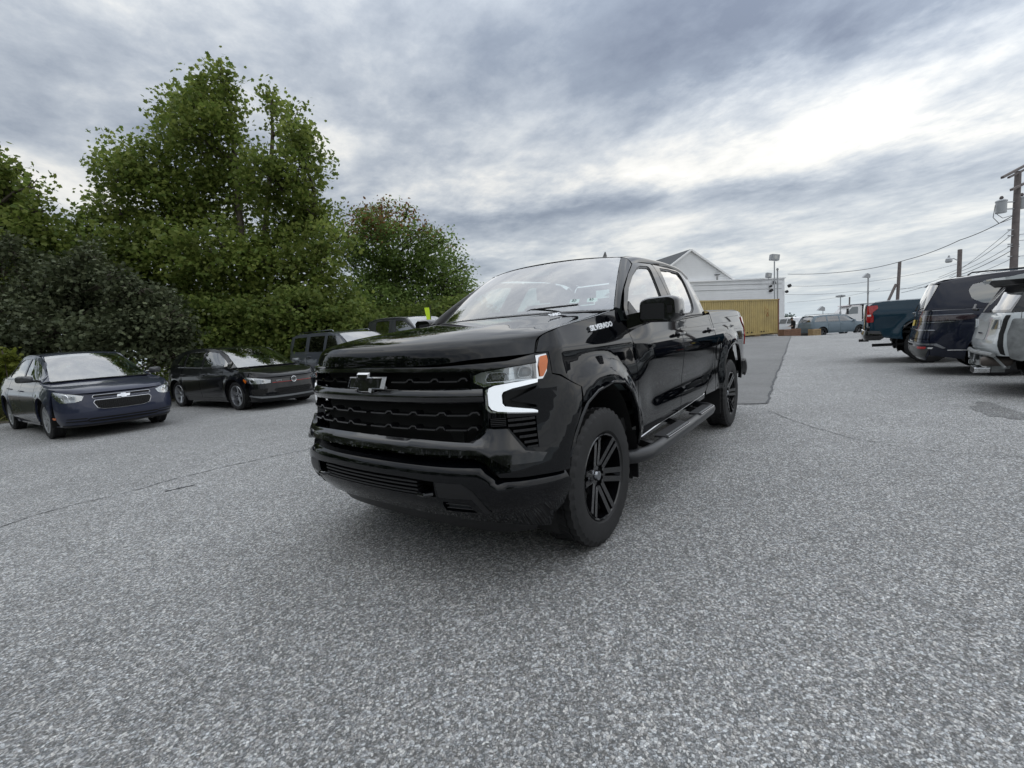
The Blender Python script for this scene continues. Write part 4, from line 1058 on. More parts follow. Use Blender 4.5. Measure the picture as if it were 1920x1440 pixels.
def make_car(name,label,cat,sp,body,loc,rz,det=1,gl=None,glr=None,group=None,rimm=None,sc=(1,1,1),skip=()):
    global PREF
    B=Body(sp); wb=sp['wb']; ctr=(-wb/2,0,sp['H']*.42); PREF=ctr
    root=thing(name,label,cat,loc,rz,group); root.scale=sc if isinstance(sc,tuple) else (sc,sc,sc)
    st=sp.get('step',.09); gl=gl or GLS; glr=glr or gl
    S=B.S; xs=lambda l:[(B.x(x),z) for x,z in l]
    belt=lambda x:itp(sp['belt'],x)
    zl=sp['sill']; zc=B.zc; ar=B.ar
    P=lambda n,m,poly,fn,**k: panel(n,m,root,poly,fn,**{'step':st,'depth':.03,**k})
    xg,d1,d2,d3=sp['cuts']           # front corner gap, door 1 front, between doors, door 2 rear
    tg=B.x(xg); lip=sp['lip']; bz=sp['bz']
    g=.006
    # front corner / fascia
    if 'front' not in skip:
        P('front_bumper',body,sym([(0,lip),(tg*.5,lip),(tg*.8,lip+.01),(tg-g,belt(xg)-.01),(tg-g,zc+ar*math.sqrt(max(0,1-(xg/ar)**2)) if abs(xg)<ar else zl)]+([(B.x(a),z) for a,z in arcp(0,zc,ar,88,4,8) if a>xg+.02])+[(B.x(ar+.0),bz+.02),(tg*.6,bz),(0,bz)]),S,ref=ctr)
    # fender
    fp=[(xg,belt(xg))]+[(lerp(xg,d1,k/5),belt(lerp(xg,d1,k/5))) for k in range(1,6)]
    if xg<ar: fp+= [(d1+g,zl),(-ar+.0,zl)]+[(a,z) for a,z in reversed(arcp(0,zc,ar,180,-2,18)) if a<xg-.01][::-1][::-1] 
    fl=[(xg-g,belt(xg))]+[(lerp(xg,d1,k/5)+(g if k==5 else 0),belt(lerp(xg,d1,k/5))) for k in range(1,6)]+[(d1+g,zl)]+[(a,z) for a,z in arcp(0,zc,ar,186,0,20) if a<xg-.015]+([(xg-g,zc+math.sqrt(max(.0,ar*ar-xg*xg)))] if xg<ar else [])
    P('front_fender',body,xs(fl),S,both=True,ref=ctr)
    rl=-(wb)
    if d2 is not None:
        P('front_door',body,rnd(xs([(d1-g,belt(d1)),((d1+d2)/2,belt((d1+d2)/2)),(d2+g,belt(d2)),(d2+g,zl+.05),(d1-g,zl+.05)]),.03),S,both=True,ref=ctr)
        rd=[(d2-g,belt(d2)),((d2+d3)/2,belt((d2+d3)/2)),(d3+g,belt(d3))]+[(a,z) for a,z in arcp(rl,zc,ar+.03,100,0,12) if a>d3+.015]+[(rl+ar+.04,zl+.05),(d2-g,zl+.05)]
        P('rear_door',body,rnd(xs(rd),.015),S,both=True,ref=ctr)
    P('rocker_panel',body if sp.get('sillpaint',True) else TRIM,xs([(d1,zl+.045),(rl+ar+.03,zl+.045),(rl+ar+.02,zl-.05),(-ar-.02,zl-.05)]),lambda t,z:S(t,z,-.01),both=True,ref=ctr,depth=.08)
    xr=sp.get('xr',B.re+.35)
    q=[(d3-g,belt(d3))]+[(lerp(d3,xr,k/4),belt(lerp(d3,xr,k/4))) for k in range(1,5)]+[(xr+g,max(sp['rbz']+.25,zc-.02))]+[(a,z) for a,z in arcp(rl,zc,ar,-2,182,20)[::-1] if a<d3-.01 and a>xr+.02]
    q=[(d3-g,belt(d3))]+[(lerp(d3,xr,k/4),belt(lerp(d3,xr,k/4))) for k in range(1,5)]
    if xr<rl-ar: q+=[(xr+g,sp['rbz']+.1),(rl-ar-.01,sp['rbz']+.02)]
    q+=[(a,z) for a,z in arcp(rl,zc,ar,184,0,20) if xr+.01<a<d3-.012]
    if d3<rl+ar: q+=[(d3-g,zc+math.sqrt(max(0,ar*ar-(d3-rl)**2)))]
    P('rear_quarter',body,xs(q),S,both=True,ref=ctr)
    tr=B.x(xr)
    rz0=sp['rtop']
    if 'rear' not in skip:
        P('rear_bumper',sp.get('rbm',body),[(tr+g,sp['rmid']),(B.T-.0004,sp['rmid']),(B.T-.0004,sp['rbz']),(tr+.15,sp['rbz']),(tr+g,sp['rbz']+.1)],S,both=True,ref=ctr)
    P('tailgate',body,[(tr+g,belt(xr)),(B.T-.0004,rz0),(B.T-.0004,sp['rmid']+.01),(tr+g,sp['rmid']+.01)],S,both=True,ref=ctr)
    # hood
    wbx,wby,wbz=sp['wbase']; 
    he=[(x,B.S(B.x(x),belt(x))) for x in [lerp(xg+.02,wbx-.10,k/5) for k in range(6)]]
    hc=sp['hoodc']      # centre curve (x,z) from lip to cowl
    e0=B.S(tg*.86,lip+.012)
    HE=[e0]+[h[1] for h in he]; cc=cur([(a,0,b) for a,b in hc]); nH=len(HE)
    def hrow(k):
        ex,ey,ez=HE[k]; c=cc((k/(nH-1))); c=c if k else Vector((hc[0][0],0,hc[0][1]))
        p=lerp(3.6,2.2,k/(nH-1))
        return lambda w:(ex+(c.x-ex)*(1-abs(w)**p),(ey-.006)*w,ez+(c.z-ez)*(.35*(1-sstep(.5,.85,abs(w)))+.65*(1-w*w)))
    hs=crow([hrow(k) for k in range(nH)]); K=.25
    panel('hood',body,root,rnd([(0.02,-.86),(0.02,.86),((nH-1)*K,.86),((nH-1)*K,-.86)],.04),lambda u,v:hs(u/K,v/.86),step=st*.8,depth=.02,ref=(ctr[0]+.8,0,0))
    # windshield
    tx_,ty_,tz_=sp['wtop']; bow=sp.get('bow',.16)
    def wsf(a,b):
        u=a/.8;v=b/.7; p=Vector((wbx-bow*abs(u)**2.2+bow*.6,wby*u,wbz+.012*(1-u*u))); q=Vector((tx_-bow*.7*abs(u)**2.2+bow*.4,ty_*u,tz_-.03*abs(u)**2.5+.012))
        r=p.lerp(q,v); r.z+=.02*4*v*(1-v); r.x+=.012*4*v*(1-v); return tuple(r)
    ws=panel('windshield',gl,root,rnd([(-.8,-.03),(.8,-.03),(.8,.7),(-.8,.7)],.03),wsf,step=.09,depth=0,ref=(tx_-.5,0,.8*tz_))
    panel('windshield_frit',DARK,ws,rnd([(-.8,-.03),(.8,-.03),(.8,.7),(-.8,.7)],.03),lambda a,b:tuple(Vector(wsf(a,b))-Vector((.5,0,.8)).normalized()*.006),step=.09,depth=0,ref=(tx_-.5,0,.8*tz_),holes=[rnd([(-.76,.03),(.76,.03),(.76,.67),(-.76,.67)],.05)])
    panel('cowl_panel',TRIM,root,[(-.8,-.10),(.8,-.10),(.8,-.0),(-.8,-.0)],lambda a,b:(wsf(a,0)[0]+.0-b*.9,wsf(a,0)[1]*1.03,wsf(a,0)[2]-.022-b*.02),step=.1,depth=.01,ref=(ctr[0],0,.3))
    # roof
    rx0=sp['rglass'][0][0]; yr=sp['yr']
    def rf(x,y): 
        e=abs(y)/yr; return (x,y,itp(sp['roof'],x)+.02-.035*e**2.6)
    rp=rnd([(rx0,-yr*.97),(rx0,yr*.97),(tx_+.02,ty_),(tx_+.02,-ty_)],.05)
    def rff(x,y):
        p=rf(x,y); k=sstep(tx_-.5,tx_,x); e=min(1,abs(y)/ty_); return (p[0]+bow*.4*k-bow*.7*e**2.2*k,p[1],p[2])
    panel('roof',sp.get('roofm',body),root,rp,rff,step=st,depth=.015,ref=(ctr[0],0,ctr[2]))
    # cabin side with window openings
    xa=wbx-.02
    top=[];N_=10
    xw0=sp['win'][0]
    top=sp['cab']    # outline of cabin side (x,z)
    wins=sp['win']
    for mi in (False,True):
        cs=panel('cabin_side',sp.get('pilm',body),root,rnd(top,.03),B.G,step=st*.8,depth=.02,holes=[rnd(w,.035) for w in wins],mir=mi,ref=ctr)
        for i,w in enumerate(wins):
            panel('side_window',glr if i else gl,cs,rnd(w,.035),B.G,step=st,depth=0,off=-.008,mir=mi,ref=ctr)
            if sp.get('winrim'):
                f=[B.G(*p) for p in rnd(w,.035)]
                MB().tube([(a,(-b if mi else b)*1.003,c) for a,b,c in f+f[:1]],.007,4).obj('window_trim',sp['winrim'],cs)
    aw=[wsf(.8,v) for v in (-.02,.2,.45,.7)]
    ga=sp['apil']; ribbon('a_pillar',sp.get('pilm',body),root,aw,[B.G(*p) for p in ga],.012,both=True,ref=ctr,n=16)
    rtx=[lerp(tx_,rx0,k/6) for k in range(7)]
    ribbon('roof_rail',sp.get('roofm',body),root,[(rff(x,yr*.965)) for x in rtx],[B.G(x-(.03 if i==0 else 0),itp(sp['cabtop'],x)) for i,x in enumerate(rtx)],.012,both=True,ref=ctr,n=18)
    # rear glass
    (ra,rya,rza),(rb_,ryb,rzb)=sp['rglass']
    rw=sp.get('rbow',.12)
    def rgf(a,b):
        u=a/.8;v=b/.6; p=Vector((ra+rw*abs(u)**2.2*.7,rya*u,rza-.02*u*u+.0)); q=Vector((rb_+rw*abs(u)**2.2,ryb*u,rzb))
        r=p.lerp(q,v); r.z+=.01*4*v*(1-v); r.x-=.012*4*v*(1-v); return tuple(r)
    panel('rear_window',glr,root,rnd([(-.74,.05),(.74,.05),(.74,.56),(-.74,.56)],.05),rgf,step=.1,depth=0,ref=ctr)
    panel('rear_window_frame',body if not sp.get('rgm') else sp['rgm'],root,[(-.8,0),(.8,0),(.8,.6),(-.8,.6)],rgf,step=.1,depth=.02,ref=ctr,holes=[rnd([(-.74,.05),(.74,.05),(.74,.56),(-.74,.56)],.05)])
    cp=sp['cpil']; ribbon('c_pillar',sp.get('pilm',body),root,[rgf(.8,v) for v in (0,.2,.4,.6)],[B.G(*p) for p in cp],.012,both=True,ref=ctr,n=12)
    if 'deck' in sp:
        da=sp['deck']; ribbon('boot_lid',body,root,[(rgf(a,.6)[0],rgf(a,.6)[1],rgf(a,.6)[2]-.003) for a in (-.8,-.4,0,.4,.8)],[(S(t,da)[0],S(t,da)[1],da) for t in [B.T-k for k in (.62,.3,0.001)]][:0] or [Vector((S(B.T-abs(k),da)[0],math.copysign(S(B.T-abs(k),da)[1],k) if k else 0,da)) for k in (-.66,-.33,0,.33,.66)],.01,ref=ctr)
        xd=[lerp(d3,xr,k/4) for k in range(5)]
    # shelf closing the belt to the glass
    b=MB()
    # lamps and other features: (name, material, poly, off, depth, both, sub, rounding)
    for ft in sp.get('feat',()):
        nm,m,poly,off,dp,mode=ft[:6]; rr=ft[6] if len(ft)>6 else .01
        poly=rnd(poly,rr) if rr else poly
        fn=lambda t,z,off=off:S(t,z,off)
        if mode=='c': panel(nm,m,root,sym(poly),fn,step=.05,depth=dp,ref=ctr)
        else: panel(nm,m,root,poly,fn,step=.05,depth=dp,both=True,ref=ctr)
    for nm,m,pts,r in sp.get('lines',()):      # thin mouldings along the body, (t,z,off)
        for sg in (1,-1): 
            q=[S(*p) for p in pts]; MB().tube([(a,sg*b_,c) for a,b_,c in q],r,5).obj(nm,m,root)
    # handles
    for xh,zh in sp.get('handles',()):
        for sg in (1,-1):
            A=Vector(S(B.x(xh+.08),zh,.022));C=Vector(S(B.x(xh-.08),zh+.005,.022))
            MB().tube([(A.x,sg*(A.y-.02),A.z),(A.x,sg*A.y,A.z),(C.x,sg*C.y,C.z),(C.x,sg*(C.y-.02),C.z)],.011,6).obj('door_handle',sp.get('handm',body),root,smooth=True)
    # mirrors
    mx,my,mz=sp['mir']; mw,mh=sp.get('mirs',(.20,.125))
    for sg in (1,-1):
        mr=link('side_mirror',bpy.data.meshes.new('side_mirror'),None,root)
        V=[];F=[]; ol=rnd([(-mw/2,-mh/2),(mw/2,-mh*.42),(mw/2,mh*.3),(mw*.3,mh/2),(-mw/2,mh*.40)],mh*.35); n=len(ol)
        for k,(dx,s_) in enumerate(((.09,.35),(.075,.72),(.03,.95),(-.03,1),(-.05,.96))):
            V+=[(mx+dx-.25*(y),sg*(my+mw/2+y*(s_ if k<4 else s_)),mz+z*s_) for y,z in ol]
            if k:
                for i in range(n): F.append(((k-1)*n+i,(k-1)*n+(i+1)%n,k*n+(i+1)%n,k*n+i))
        F.append(tuple(range(n)));F.append(tuple(range(4*n,5*n)))
        MB().add(V,F).obj('mirror_shell',sp.get('mirm',body),mr,smooth=True,sharp=50)
        MB().bar((mx-.02,sg*(my-.10),mz-.05),(mx,sg*(my+.05),mz-.03),.09,.035).obj('mirror_arm',TRIM,mr)
    # wheels
    wr,ww,rm,sty=sp['wr'],sp['ww'],sp['rim'],sp['style']; ty=B.hw-ww/2-.035
    w=wheel(root,(0,ty,wr),wr,ww,rm,sty,1,n=48,m_rim=rimm)
    for c in w.children: c.rotation_euler=(0,R(20),0)
    copy_wheel(w,(0,-ty,wr),-1); copy_wheel(w,(-wb,ty,wr),1); copy_wheel(w,(-wb,-ty,wr),-1)
    # underbody and liners
    MB().box((-wb/2,0,zl+.08),(wb-2*ar-.05,2*B.hw-.16,.14)).box((-wb/2,0,zl+.20),(wb+.8,1.0,.2)).box((B.fo-.38,0,zl+.22),(.45,1.1,.2)).box((B.re+.40,0,zl+.25),(.55,1.1,.2)).obj('chassis',CHASS,root)
    for cx in (0,-wb):
        for sg in (1,-1):
            V=[];F=[]; n=14;yo=B.hw-.03;yi=B.hw-.42
            for i in range(n+1):
                a=math.pi*(-.1+1.2*i/n); x=cx+(ar+.02)*math.cos(a); z=zc+(ar+.02)*math.sin(a); V+=[(x,sg*yo,z),(x,sg*yi,z)]
                if i: k=2*i; F.append((k-2,k,k+1,k-1))
            V0=len(V)
            for i in range(n+1): a=math.pi*(-.1+1.2*i/n); V.append((cx+(ar+.02)*math.cos(a),sg*yi,zc+(ar+.02)*math.sin(a)))
            V.append((cx,sg*yi,zc-.1))
            for i in range(n): F.append((V0+i,V0+i+1,V0+n+1))
            mk('wheel_liner',V,F,DARK,root)
    # interior
    it=link('interior',bpy.data.meshes.new('interior'),None,root)
    zb=belt(d1); MB().box((wbx-.42,0,zb-.06),(.45,B.hw*1.55,.12)).obj('dashboard',SEAT,it,bevel=.02)
    for y in (.36,-.36): seat(it,d1-.75,y,zb-.42,h=.56)
    if d3<-1.6: seat(it,d1-1.6,0,zb-.40,1.2,h=.54)
    MB().box((lerp(wbx,B.re,.5),0,zb-.5),(abs(B.re-wbx)-.9,B.hw*1.7,.06)).obj('cabin_floor',SEAT,it)
    MB().tube([(d1-.32+.05*math.sin(a),.36+.17*math.cos(a),zb+.0+.16*math.sin(a)) for a in [k*math.pi/8 for k in range(17)]],.013,6).obj('steering_wheel',SEAT,it)
    return root,B
def emblem_cross(B,parent,t0,zc,w,h,off,m=None):
    em=[(-.5,-.30),(-.42,.30),(-.19,.30),(-.17,.5),(.19,.5),(.17,.30),(.5,.30),(.42,-.30),(.19,-.30),(.17,-.5),(-.19,-.5),(-.17,-.30)]
    panel('emblem',m or CHR,parent,[(t0+u*w,zc+v*h) for u,v in em],lambda t,z:B.S(t,z,off),step=.05,depth=.02,ref=(-1.3,0,.6))
LENS=mat('hazed headlamp lens',(.52,.53,.50),.12,.25,1,.03)
LAMPIN=mat('lamp reflector',(.34,.35,.36),.15,.9)
def lamp_detail(B,root,poly,circ,lens=None):
    """headlamp: silver bowl with round projector rings under a lens sheet, both sides"""
    for mi in (False,True):
        h=link('headlight',bpy.data.meshes.new('headlight'),None,root)
        panel('lamp_reflector',LAMPIN,h,rnd(poly,.012),lambda t,z:B.S(t,z,.002),step=.05,depth=.02,mir=mi,ref=(-1.3,0,.6))
        for (t,z,r) in circ:
            c=B.S(t,z,.006); n=B.pl.nrm(t); tg_=Vector((-n[1],n[0],0))
            ring=[Vector(c)+tg_*(r*math.cos(a))+Vector((0,0,r*math.sin(a))) for a in [k*math.pi/8 for k in range(16)]]
            ring=[(p.x,-p.y if mi else p.y,p.z) for p in ring]
            MB().tube(ring+ring[:1],r*.14,6).obj('lamp_ring',CHR,h)
            MB().add([( (1-.6)*c[0]+.6*x,(1-.6)*(-c[1] if mi else c[1])+.6*y,(1-.6)*c[2]+.6*z_) for x,y,z_ in ring],[tuple(range(16))]).obj('lamp_bulb',GLSD,h)
        panel('headlight_lens',lens or CLR,h,rnd(poly,.012),lambda t,z:B.S(t,z,.016),step=.05,depth=0,mir=mi,ref=(-1.3,0,.6))
NAVY=paint('navy paint',(.026,.031,.055),metal=.12,dust=.006)
GBLK=paint('deep black paint',(.003,.0035,.005),dust=.002)
SGRY=paint('slate grey paint',(.10,.11,.13),metal=.4,dust=.02)
TEAL=paint('dark teal paint',(.009,.034,.056),dust=.006)
DNAV=paint('midnight blue paint',(.008,.011,.024),dust=.002)
SILV=paint('silver paint',(.50,.53,.54),metal=.15,rough=.45,dust=.06)
BLGR=paint('blue grey paint',(.14,.185,.22),metal=.1,dust=.02)
WHTP=paint('white paint',(.72,.74,.75),dust=.03)
MIRG=mat('grey mirror cap',(.05,.052,.055),.4)
DCHR2=mat('soft chrome',(.50,.51,.53),.25,1)
# --- sedan
SED=dict(L=4.6,hw=.898,fo=.93,ro=.98,wb=2.685,wr=.325,ww=.21,rim=.225,style='cover',ar=.372,H=1.47,sill=.235,bz=.20,rbz=.24,
 belt=[(.62,.800),(.3,.865),(-.1,.925),(-.35,.945),(-1.2,.965),(-2.4,1.00),(-3.0,1.02),(-3.6,1.03)],
 roof=[(-.45,1.10),(-.75,1.30),(-1.0,1.405),(-1.4,1.45),(-1.8,1.455),(-2.2,1.425),(-2.6,1.33),(-3.1,1.12)],
 secF=[(.2,-.07),(.32,.0),(.45,.012),(.55,0),(.66,-.03),(.76,-.07),(.85,-.16)],
 secS=[(.2,-.09),(.3,-.035),(.42,-.012),(.6,.0),(.72,0),(.82,-.025),(.9,-.055),(1.05,-.12)],
 secR=[(.2,-.08),(.4,0),(.6,.01),(.75,-.02),(.95,-.05),(1.05,-.10)],
 cuts=(.52,-.42,-1.42,-2.36),lip=.735,rtop=1.06,rmid=.62,yr=.60,
 wbase=(-.02,.71,.975),wtop=(-.88,.56,1.405),bow=.20,
 hoodc=[(.915,.745),(.86,.80),(.72,.845),(.5,.885),(.25,.925),(.05,.955)],
 cab=[(-.12,.93),(-.40,1.10),(-.66,1.26),(-.93,1.375),(-1.4,1.415),(-1.9,1.415),(-2.3,1.35),(-2.7,1.20),(-3.1,1.035),(-2.4,.995),(-1.2,.96)],
 cabtop=[(-3.0,1.10),(-2.6,1.24),(-2.3,1.35),(-1.9,1.415),(-1.4,1.415),(-.9,1.37)],
 apil=[(-.12,.935),(-.40,1.10),(-.66,1.26),(-.93,1.375)],
 win=[[(-.35,.985),(-.60,1.15),(-.90,1.315),(-1.36,1.37),(-1.38,.99)],[(-1.47,.995),(-1.47,1.37),(-1.9,1.365),(-2.25,1.30),(-2.55,1.13),(-2.62,1.05),(-2.2,1.02)]],
 rglass=((-2.35,.54,1.38),(-3.05,.60,1.08)),cpil=[(-2.45,1.31),(-2.65,1.22),(-2.85,1.13),(-3.08,1.04)],deck=1.03,
 handles=((-1.30,.80),(-2.25,.83)),mir=(-.38,.86,1.02),mirm=MIRG,mirs=(.22,.125))
def build_sedan():
    sp=dict(SED)
    ft=[]
    gr=[(0,.600),(.285,.602),(.300,.575),(.27,.50),(.20,.475),(0,.468)]
    up=[(0,.700),(.30,.700),(.312,.675),(.30,.655),(0,.655)]
    SX=lambda l:[(a_*1.34,b_) for a_,b_ in l]
    ft.append(('upper_grille_rim',DCHR2,SX([(0,.705),(.306,.705),(.319,.673),(.306,.650),(0,.650)]),.004,.02,'c'))
    ft.append(('upper_grille',DARK,SX([(0,.700),(.300,.700),(.313,.674),(.300,.668),(0,.668)]),.010,.01,'c'))
    ft.append(('bar_paint',NAVY,SX([(0,.668),(.312,.668),(.30,.655),(0,.655)]),.012,.01,'c'))
    ft.append(('grille_rim',DCHR2,SX([(0,.625),(.295,.625),(.313,.584),(.279,.490),(.208,.462),(0,.457)]),.004,.02,'c'))
    ft.append(('grille',DARK,SX([(0,.618),(.290,.618),(.306,.583),(.272,.496),(.205,.469),(0,.464)]),.010,.01,'c'))
    ft.append(('lower_intake',DARK,SX([(0,.335),(.36,.335),(.40,.30),(.36,.265),(0,.262)]),.006,.01,'c'))
    ft.append(('intake_bar',NAVY,SX([(0,.305),(.37,.303),(.37,.295),(0,.296)]),.022,.02,'c'))
    ft.append(('chin_spoiler',TRIM,[(0,.225),(.6,.23),(.95,.235),(.95,.205),(0,.195)],.012,.03,'c'))
    ft.append(('corner_slot',DARK,[(.52,.345),(.80,.350),(.80,.338),(.52,.330)],.003,.006,'s',.004))
    ft.append(('corner_slot',DARK,[(.52,.300),(.82,.305),(.82,.292),(.52,.285)],.003,.006,'s',.004))
    ft.append(('side_marker',AMB,[(1.02,.375),(1.10,.377),(1.10,.345),(1.02,.343)],.006,.01,'s'))
    sp['feat']=ft
    root,B=make_car('sedan','dark blue compact sedan with chrome-rimmed grille, parked at the left end of the row',"sedan",sp,NAVY,(.03,-9.22,0),R(92.3),sc=(1.03,1.0,1.045),group='cars parked in a row by the trees',rimm=mat('painted wheel cover',(.36,.37,.38),.35,.5))
    PREFS=(-1.3,0,.6)
    emblem_cross(B,root,0,.662,.20,.068,.030)
    lamp_detail(B,root,[(.53,.70),(.66,.735),(.90,.775),(1.03,.80),(1.02,.755),(.93,.66),(.86,.615),(.66,.612),(.56,.635)],[(.69,.665,.042),(.80,.69,.050)],lens=CLR)
    # mesh of the grille
    m=MB()
    for i in range(-13,14): 
        t=i*.021; 
        m.bar(B.S(t*1.34,.482,.012),B.S(t*1.34,.606,.012),.003,.004,(1,0,0))
    for k in range(7): 
        z=.482+k*.02
        for i in range(-8,8): m.bar(B.S(i*.043,z,.013),B.S(i*.043+.043,z,.013),.003,.004)
    m.obj('grille_mesh',TRIM,root)
    MB().tube([(-2.25,0,1.44),(-2.42,0,1.60)],.004,5).obj('antenna',TRIM,root)
    return root
build_sedan()
# --- hatchback
HAT=dict(L=4.27,hw=.90,fo=.85,ro=.78,wb=2.637,wr=.322,ww=.225,rim=.235,style='star5',ar=.37,H=1.45,sill=.225,bz=.17,rbz=.24,
 belt=[(.62,.79),(.3,.865),(-.1,.92),(-.35,.935),(-1.2,.955),(-2.4,.985),(-3.0,1.0),(-3.4,1.0)],
 roof=[(-.45,1.10),(-.75,1.29),(-1.0,1.385),(-1.4,1.435),(-1.9,1.44),(-2.4,1.415),(-2.9,1.35),(-3.1,1.31),(-3.3,1.1)],
 secF=[(.17,-.04),(.24,.02),(.35,.03),(.48,.01),(.6,-.005),(.70,-.03),(.85,-.16)],
 secS=[(.2,-.07),(.3,-.03),(.42,-.012),(.6,.0),(.72,0),(.82,-.02),(.9,-.045),(1.05,-.11)],
 secR=[(.2,-.08),(.4,0),(.6,.0),(.75,-.02),(.95,-.06),(1.05,-.10)],
 cuts=(.50,-.42,-1.45,-2.34),lip=.70,rtop=1.0,rmid=.55,yr=.60,
 wbase=(-.05,.70,.965),wtop=(-.88,.56,1.39),bow=.19,
 hoodc=[(.845,.705),(.80,.76),(.66,.82),(.46,.87),(.22,.915),(.0,.945)],
 cab=[(-.14,.93),(-.40,1.09),(-.66,1.245),(-.93,1.355),(-1.4,1.395),(-2.0,1.40),(-2.5,1.375),(-2.95,1.31),(-3.18,1.02),(-2.4,.98),(-1.2,.95)],
 cabtop=[(-3.1,1.28),(-2.9,1.32),(-2.5,1.375),(-2.0,1.40),(-1.4,1.395),(-.9,1.35)],
 apil=[(-.14,.93),(-.40,1.09),(-.66,1.245),(-.93,1.355)],
 win=[[(-.36,.975),(-.60,1.13),(-.90,1.295),(-1.38,1.35),(-1.40,.985)],[(-1.48,.99),(-1.48,1.35),(-2.0,1.35),(-2.30,1.33),(-2.30,1.02)],[(-2.36,1.03),(-2.36,1.325),(-2.55,1.30),(-2.72,1.08)]],
 rglass=((-3.0,.54,1.33),(-3.33,.60,1.02)),cpil=[(-3.02,1.27),(-3.08,1.18),(-3.14,1.09),(-3.20,1.01)],
 handles=((-1.30,.80),(-2.22,.82)),mir=(-.38,.86,1.0),mirm=mat('satin grey mirror cap',(.16,.17,.18),.25,.3),mirs=(.21,.12))
def build_hatch():
    sp=dict(HAT); ft=[]
    ft.append(('grille',GLOSSB,[(0,.645),(.40,.655),(.47,.660),(.49,.585),(.40,.578),(0,.572)],.008,.015,'c',.006))
    ft.append(('lower_grille',DARK,[(0,.46),(.42,.455),(.47,.42),(.38,.34),(.34,.325),(0,.32)],.004,.01,'c',.02))
    ft.append(('corner_grille',DARK,[(.58,.47),(.92,.46),(.90,.345),(.68,.335),(.60,.38)],.003,.008,'s',.02))
    ft.append(('front_lip',mat('satin lip',(.22,.23,.24),.3,.4),[(0,.285),(.45,.287),(.70,.30),(.95,.335),(.97,.320),(.72,.262),(.45,.25),(0,.247)],.020,.03,'c',.006))
    ft.append(('side_marker',AMB,[(1.00,.665),(1.07,.70),(1.08,.665),(1.03,.60)],.018,.01,'s',.006))
    sp['feat']=ft
    sp['lines']=[('red_grille_stripe',mat('red stripe',(.5,.02,.02),.3),[(t,.579+.006*abs(t),.016) for t in (.02,.15,.3,.48)],.004)]
    root,B=make_car('hatchback','black hatchback with red-striped grille and five-spoke wheels, beside the blue sedan','hatchback',sp,GBLK,(-3.05,-9.12,0),R(94),sc=(1.06,1.0,1.02),group='cars parked in a row by the trees',rimm=mat('machined alloy',(.42,.43,.45),.28,.85))
    lamp_detail(B,root,[(.50,.645),(.66,.678),(.90,.715),(1.06,.735),(1.04,.68),(.99,.60),(.86,.578),(.62,.575),(.51,.585)],[(.66,.622,.034),(.88,.645,.048)])
    # round badge: ring with V over W
    e=link('round_badge',bpy.data.meshes.new('round_badge'),None,root); zc=.618; o=Vector(B.S(0,zc,.03))
    MB().tube([(o.x,.060*math.cos(a),zc+.060*math.sin(a)) for a in [k*math.pi/12 for k in range(25)]],.007,6).obj('badge_ring',CHR,e,smooth=True)
    MB().lathe([(.001,.0),(.056,.0),(.056,-.015)],24,'x',(o.x-.006,0,zc)).obj('badge_field',GLOSSB,e)
    l=MB(); P=lambda y,z:(o.x-.002,y,zc+z)
    for a,b in (((-.022,.052),(0,.008)),((0,.008),(.022,.052)),((-.048,.026),(-.022,-.044)),((-.022,-.044),(0,-.002)),((0,-.002),(.022,-.044)),((.022,-.044),(.048,.026))): l.bar(P(*a),P(*b),.008,.010,(1,0,0))
    l.obj('badge_letters',CHR,e)
    M=frameM(Vector(B.S(-.34,.618,.020)),Vector(B.S(-.28,.618))-Vector(B.S(-.40,.618)),(0,0,1))
    text('trim_badge','GTI',CHR,root,.050,M,.004,0,.003,sx=1.5)
    for k in range(3):
        b=MB(); z=.375+k*.035
        for i in range(-5,5): b.bar(B.S(i*.075,z,.008),B.S(i*.075+.075,z,.008),.01,.006)
        b.obj('grille_slat',TRIM,root)
        for sg in (1,-1):
            MB().bar(B.S(sg*.63,z,.010),B.S(sg*.88,z+.004,.010),.01,.007).obj('corner_slat',GLOSSB,root)
    return root
build_hatch()
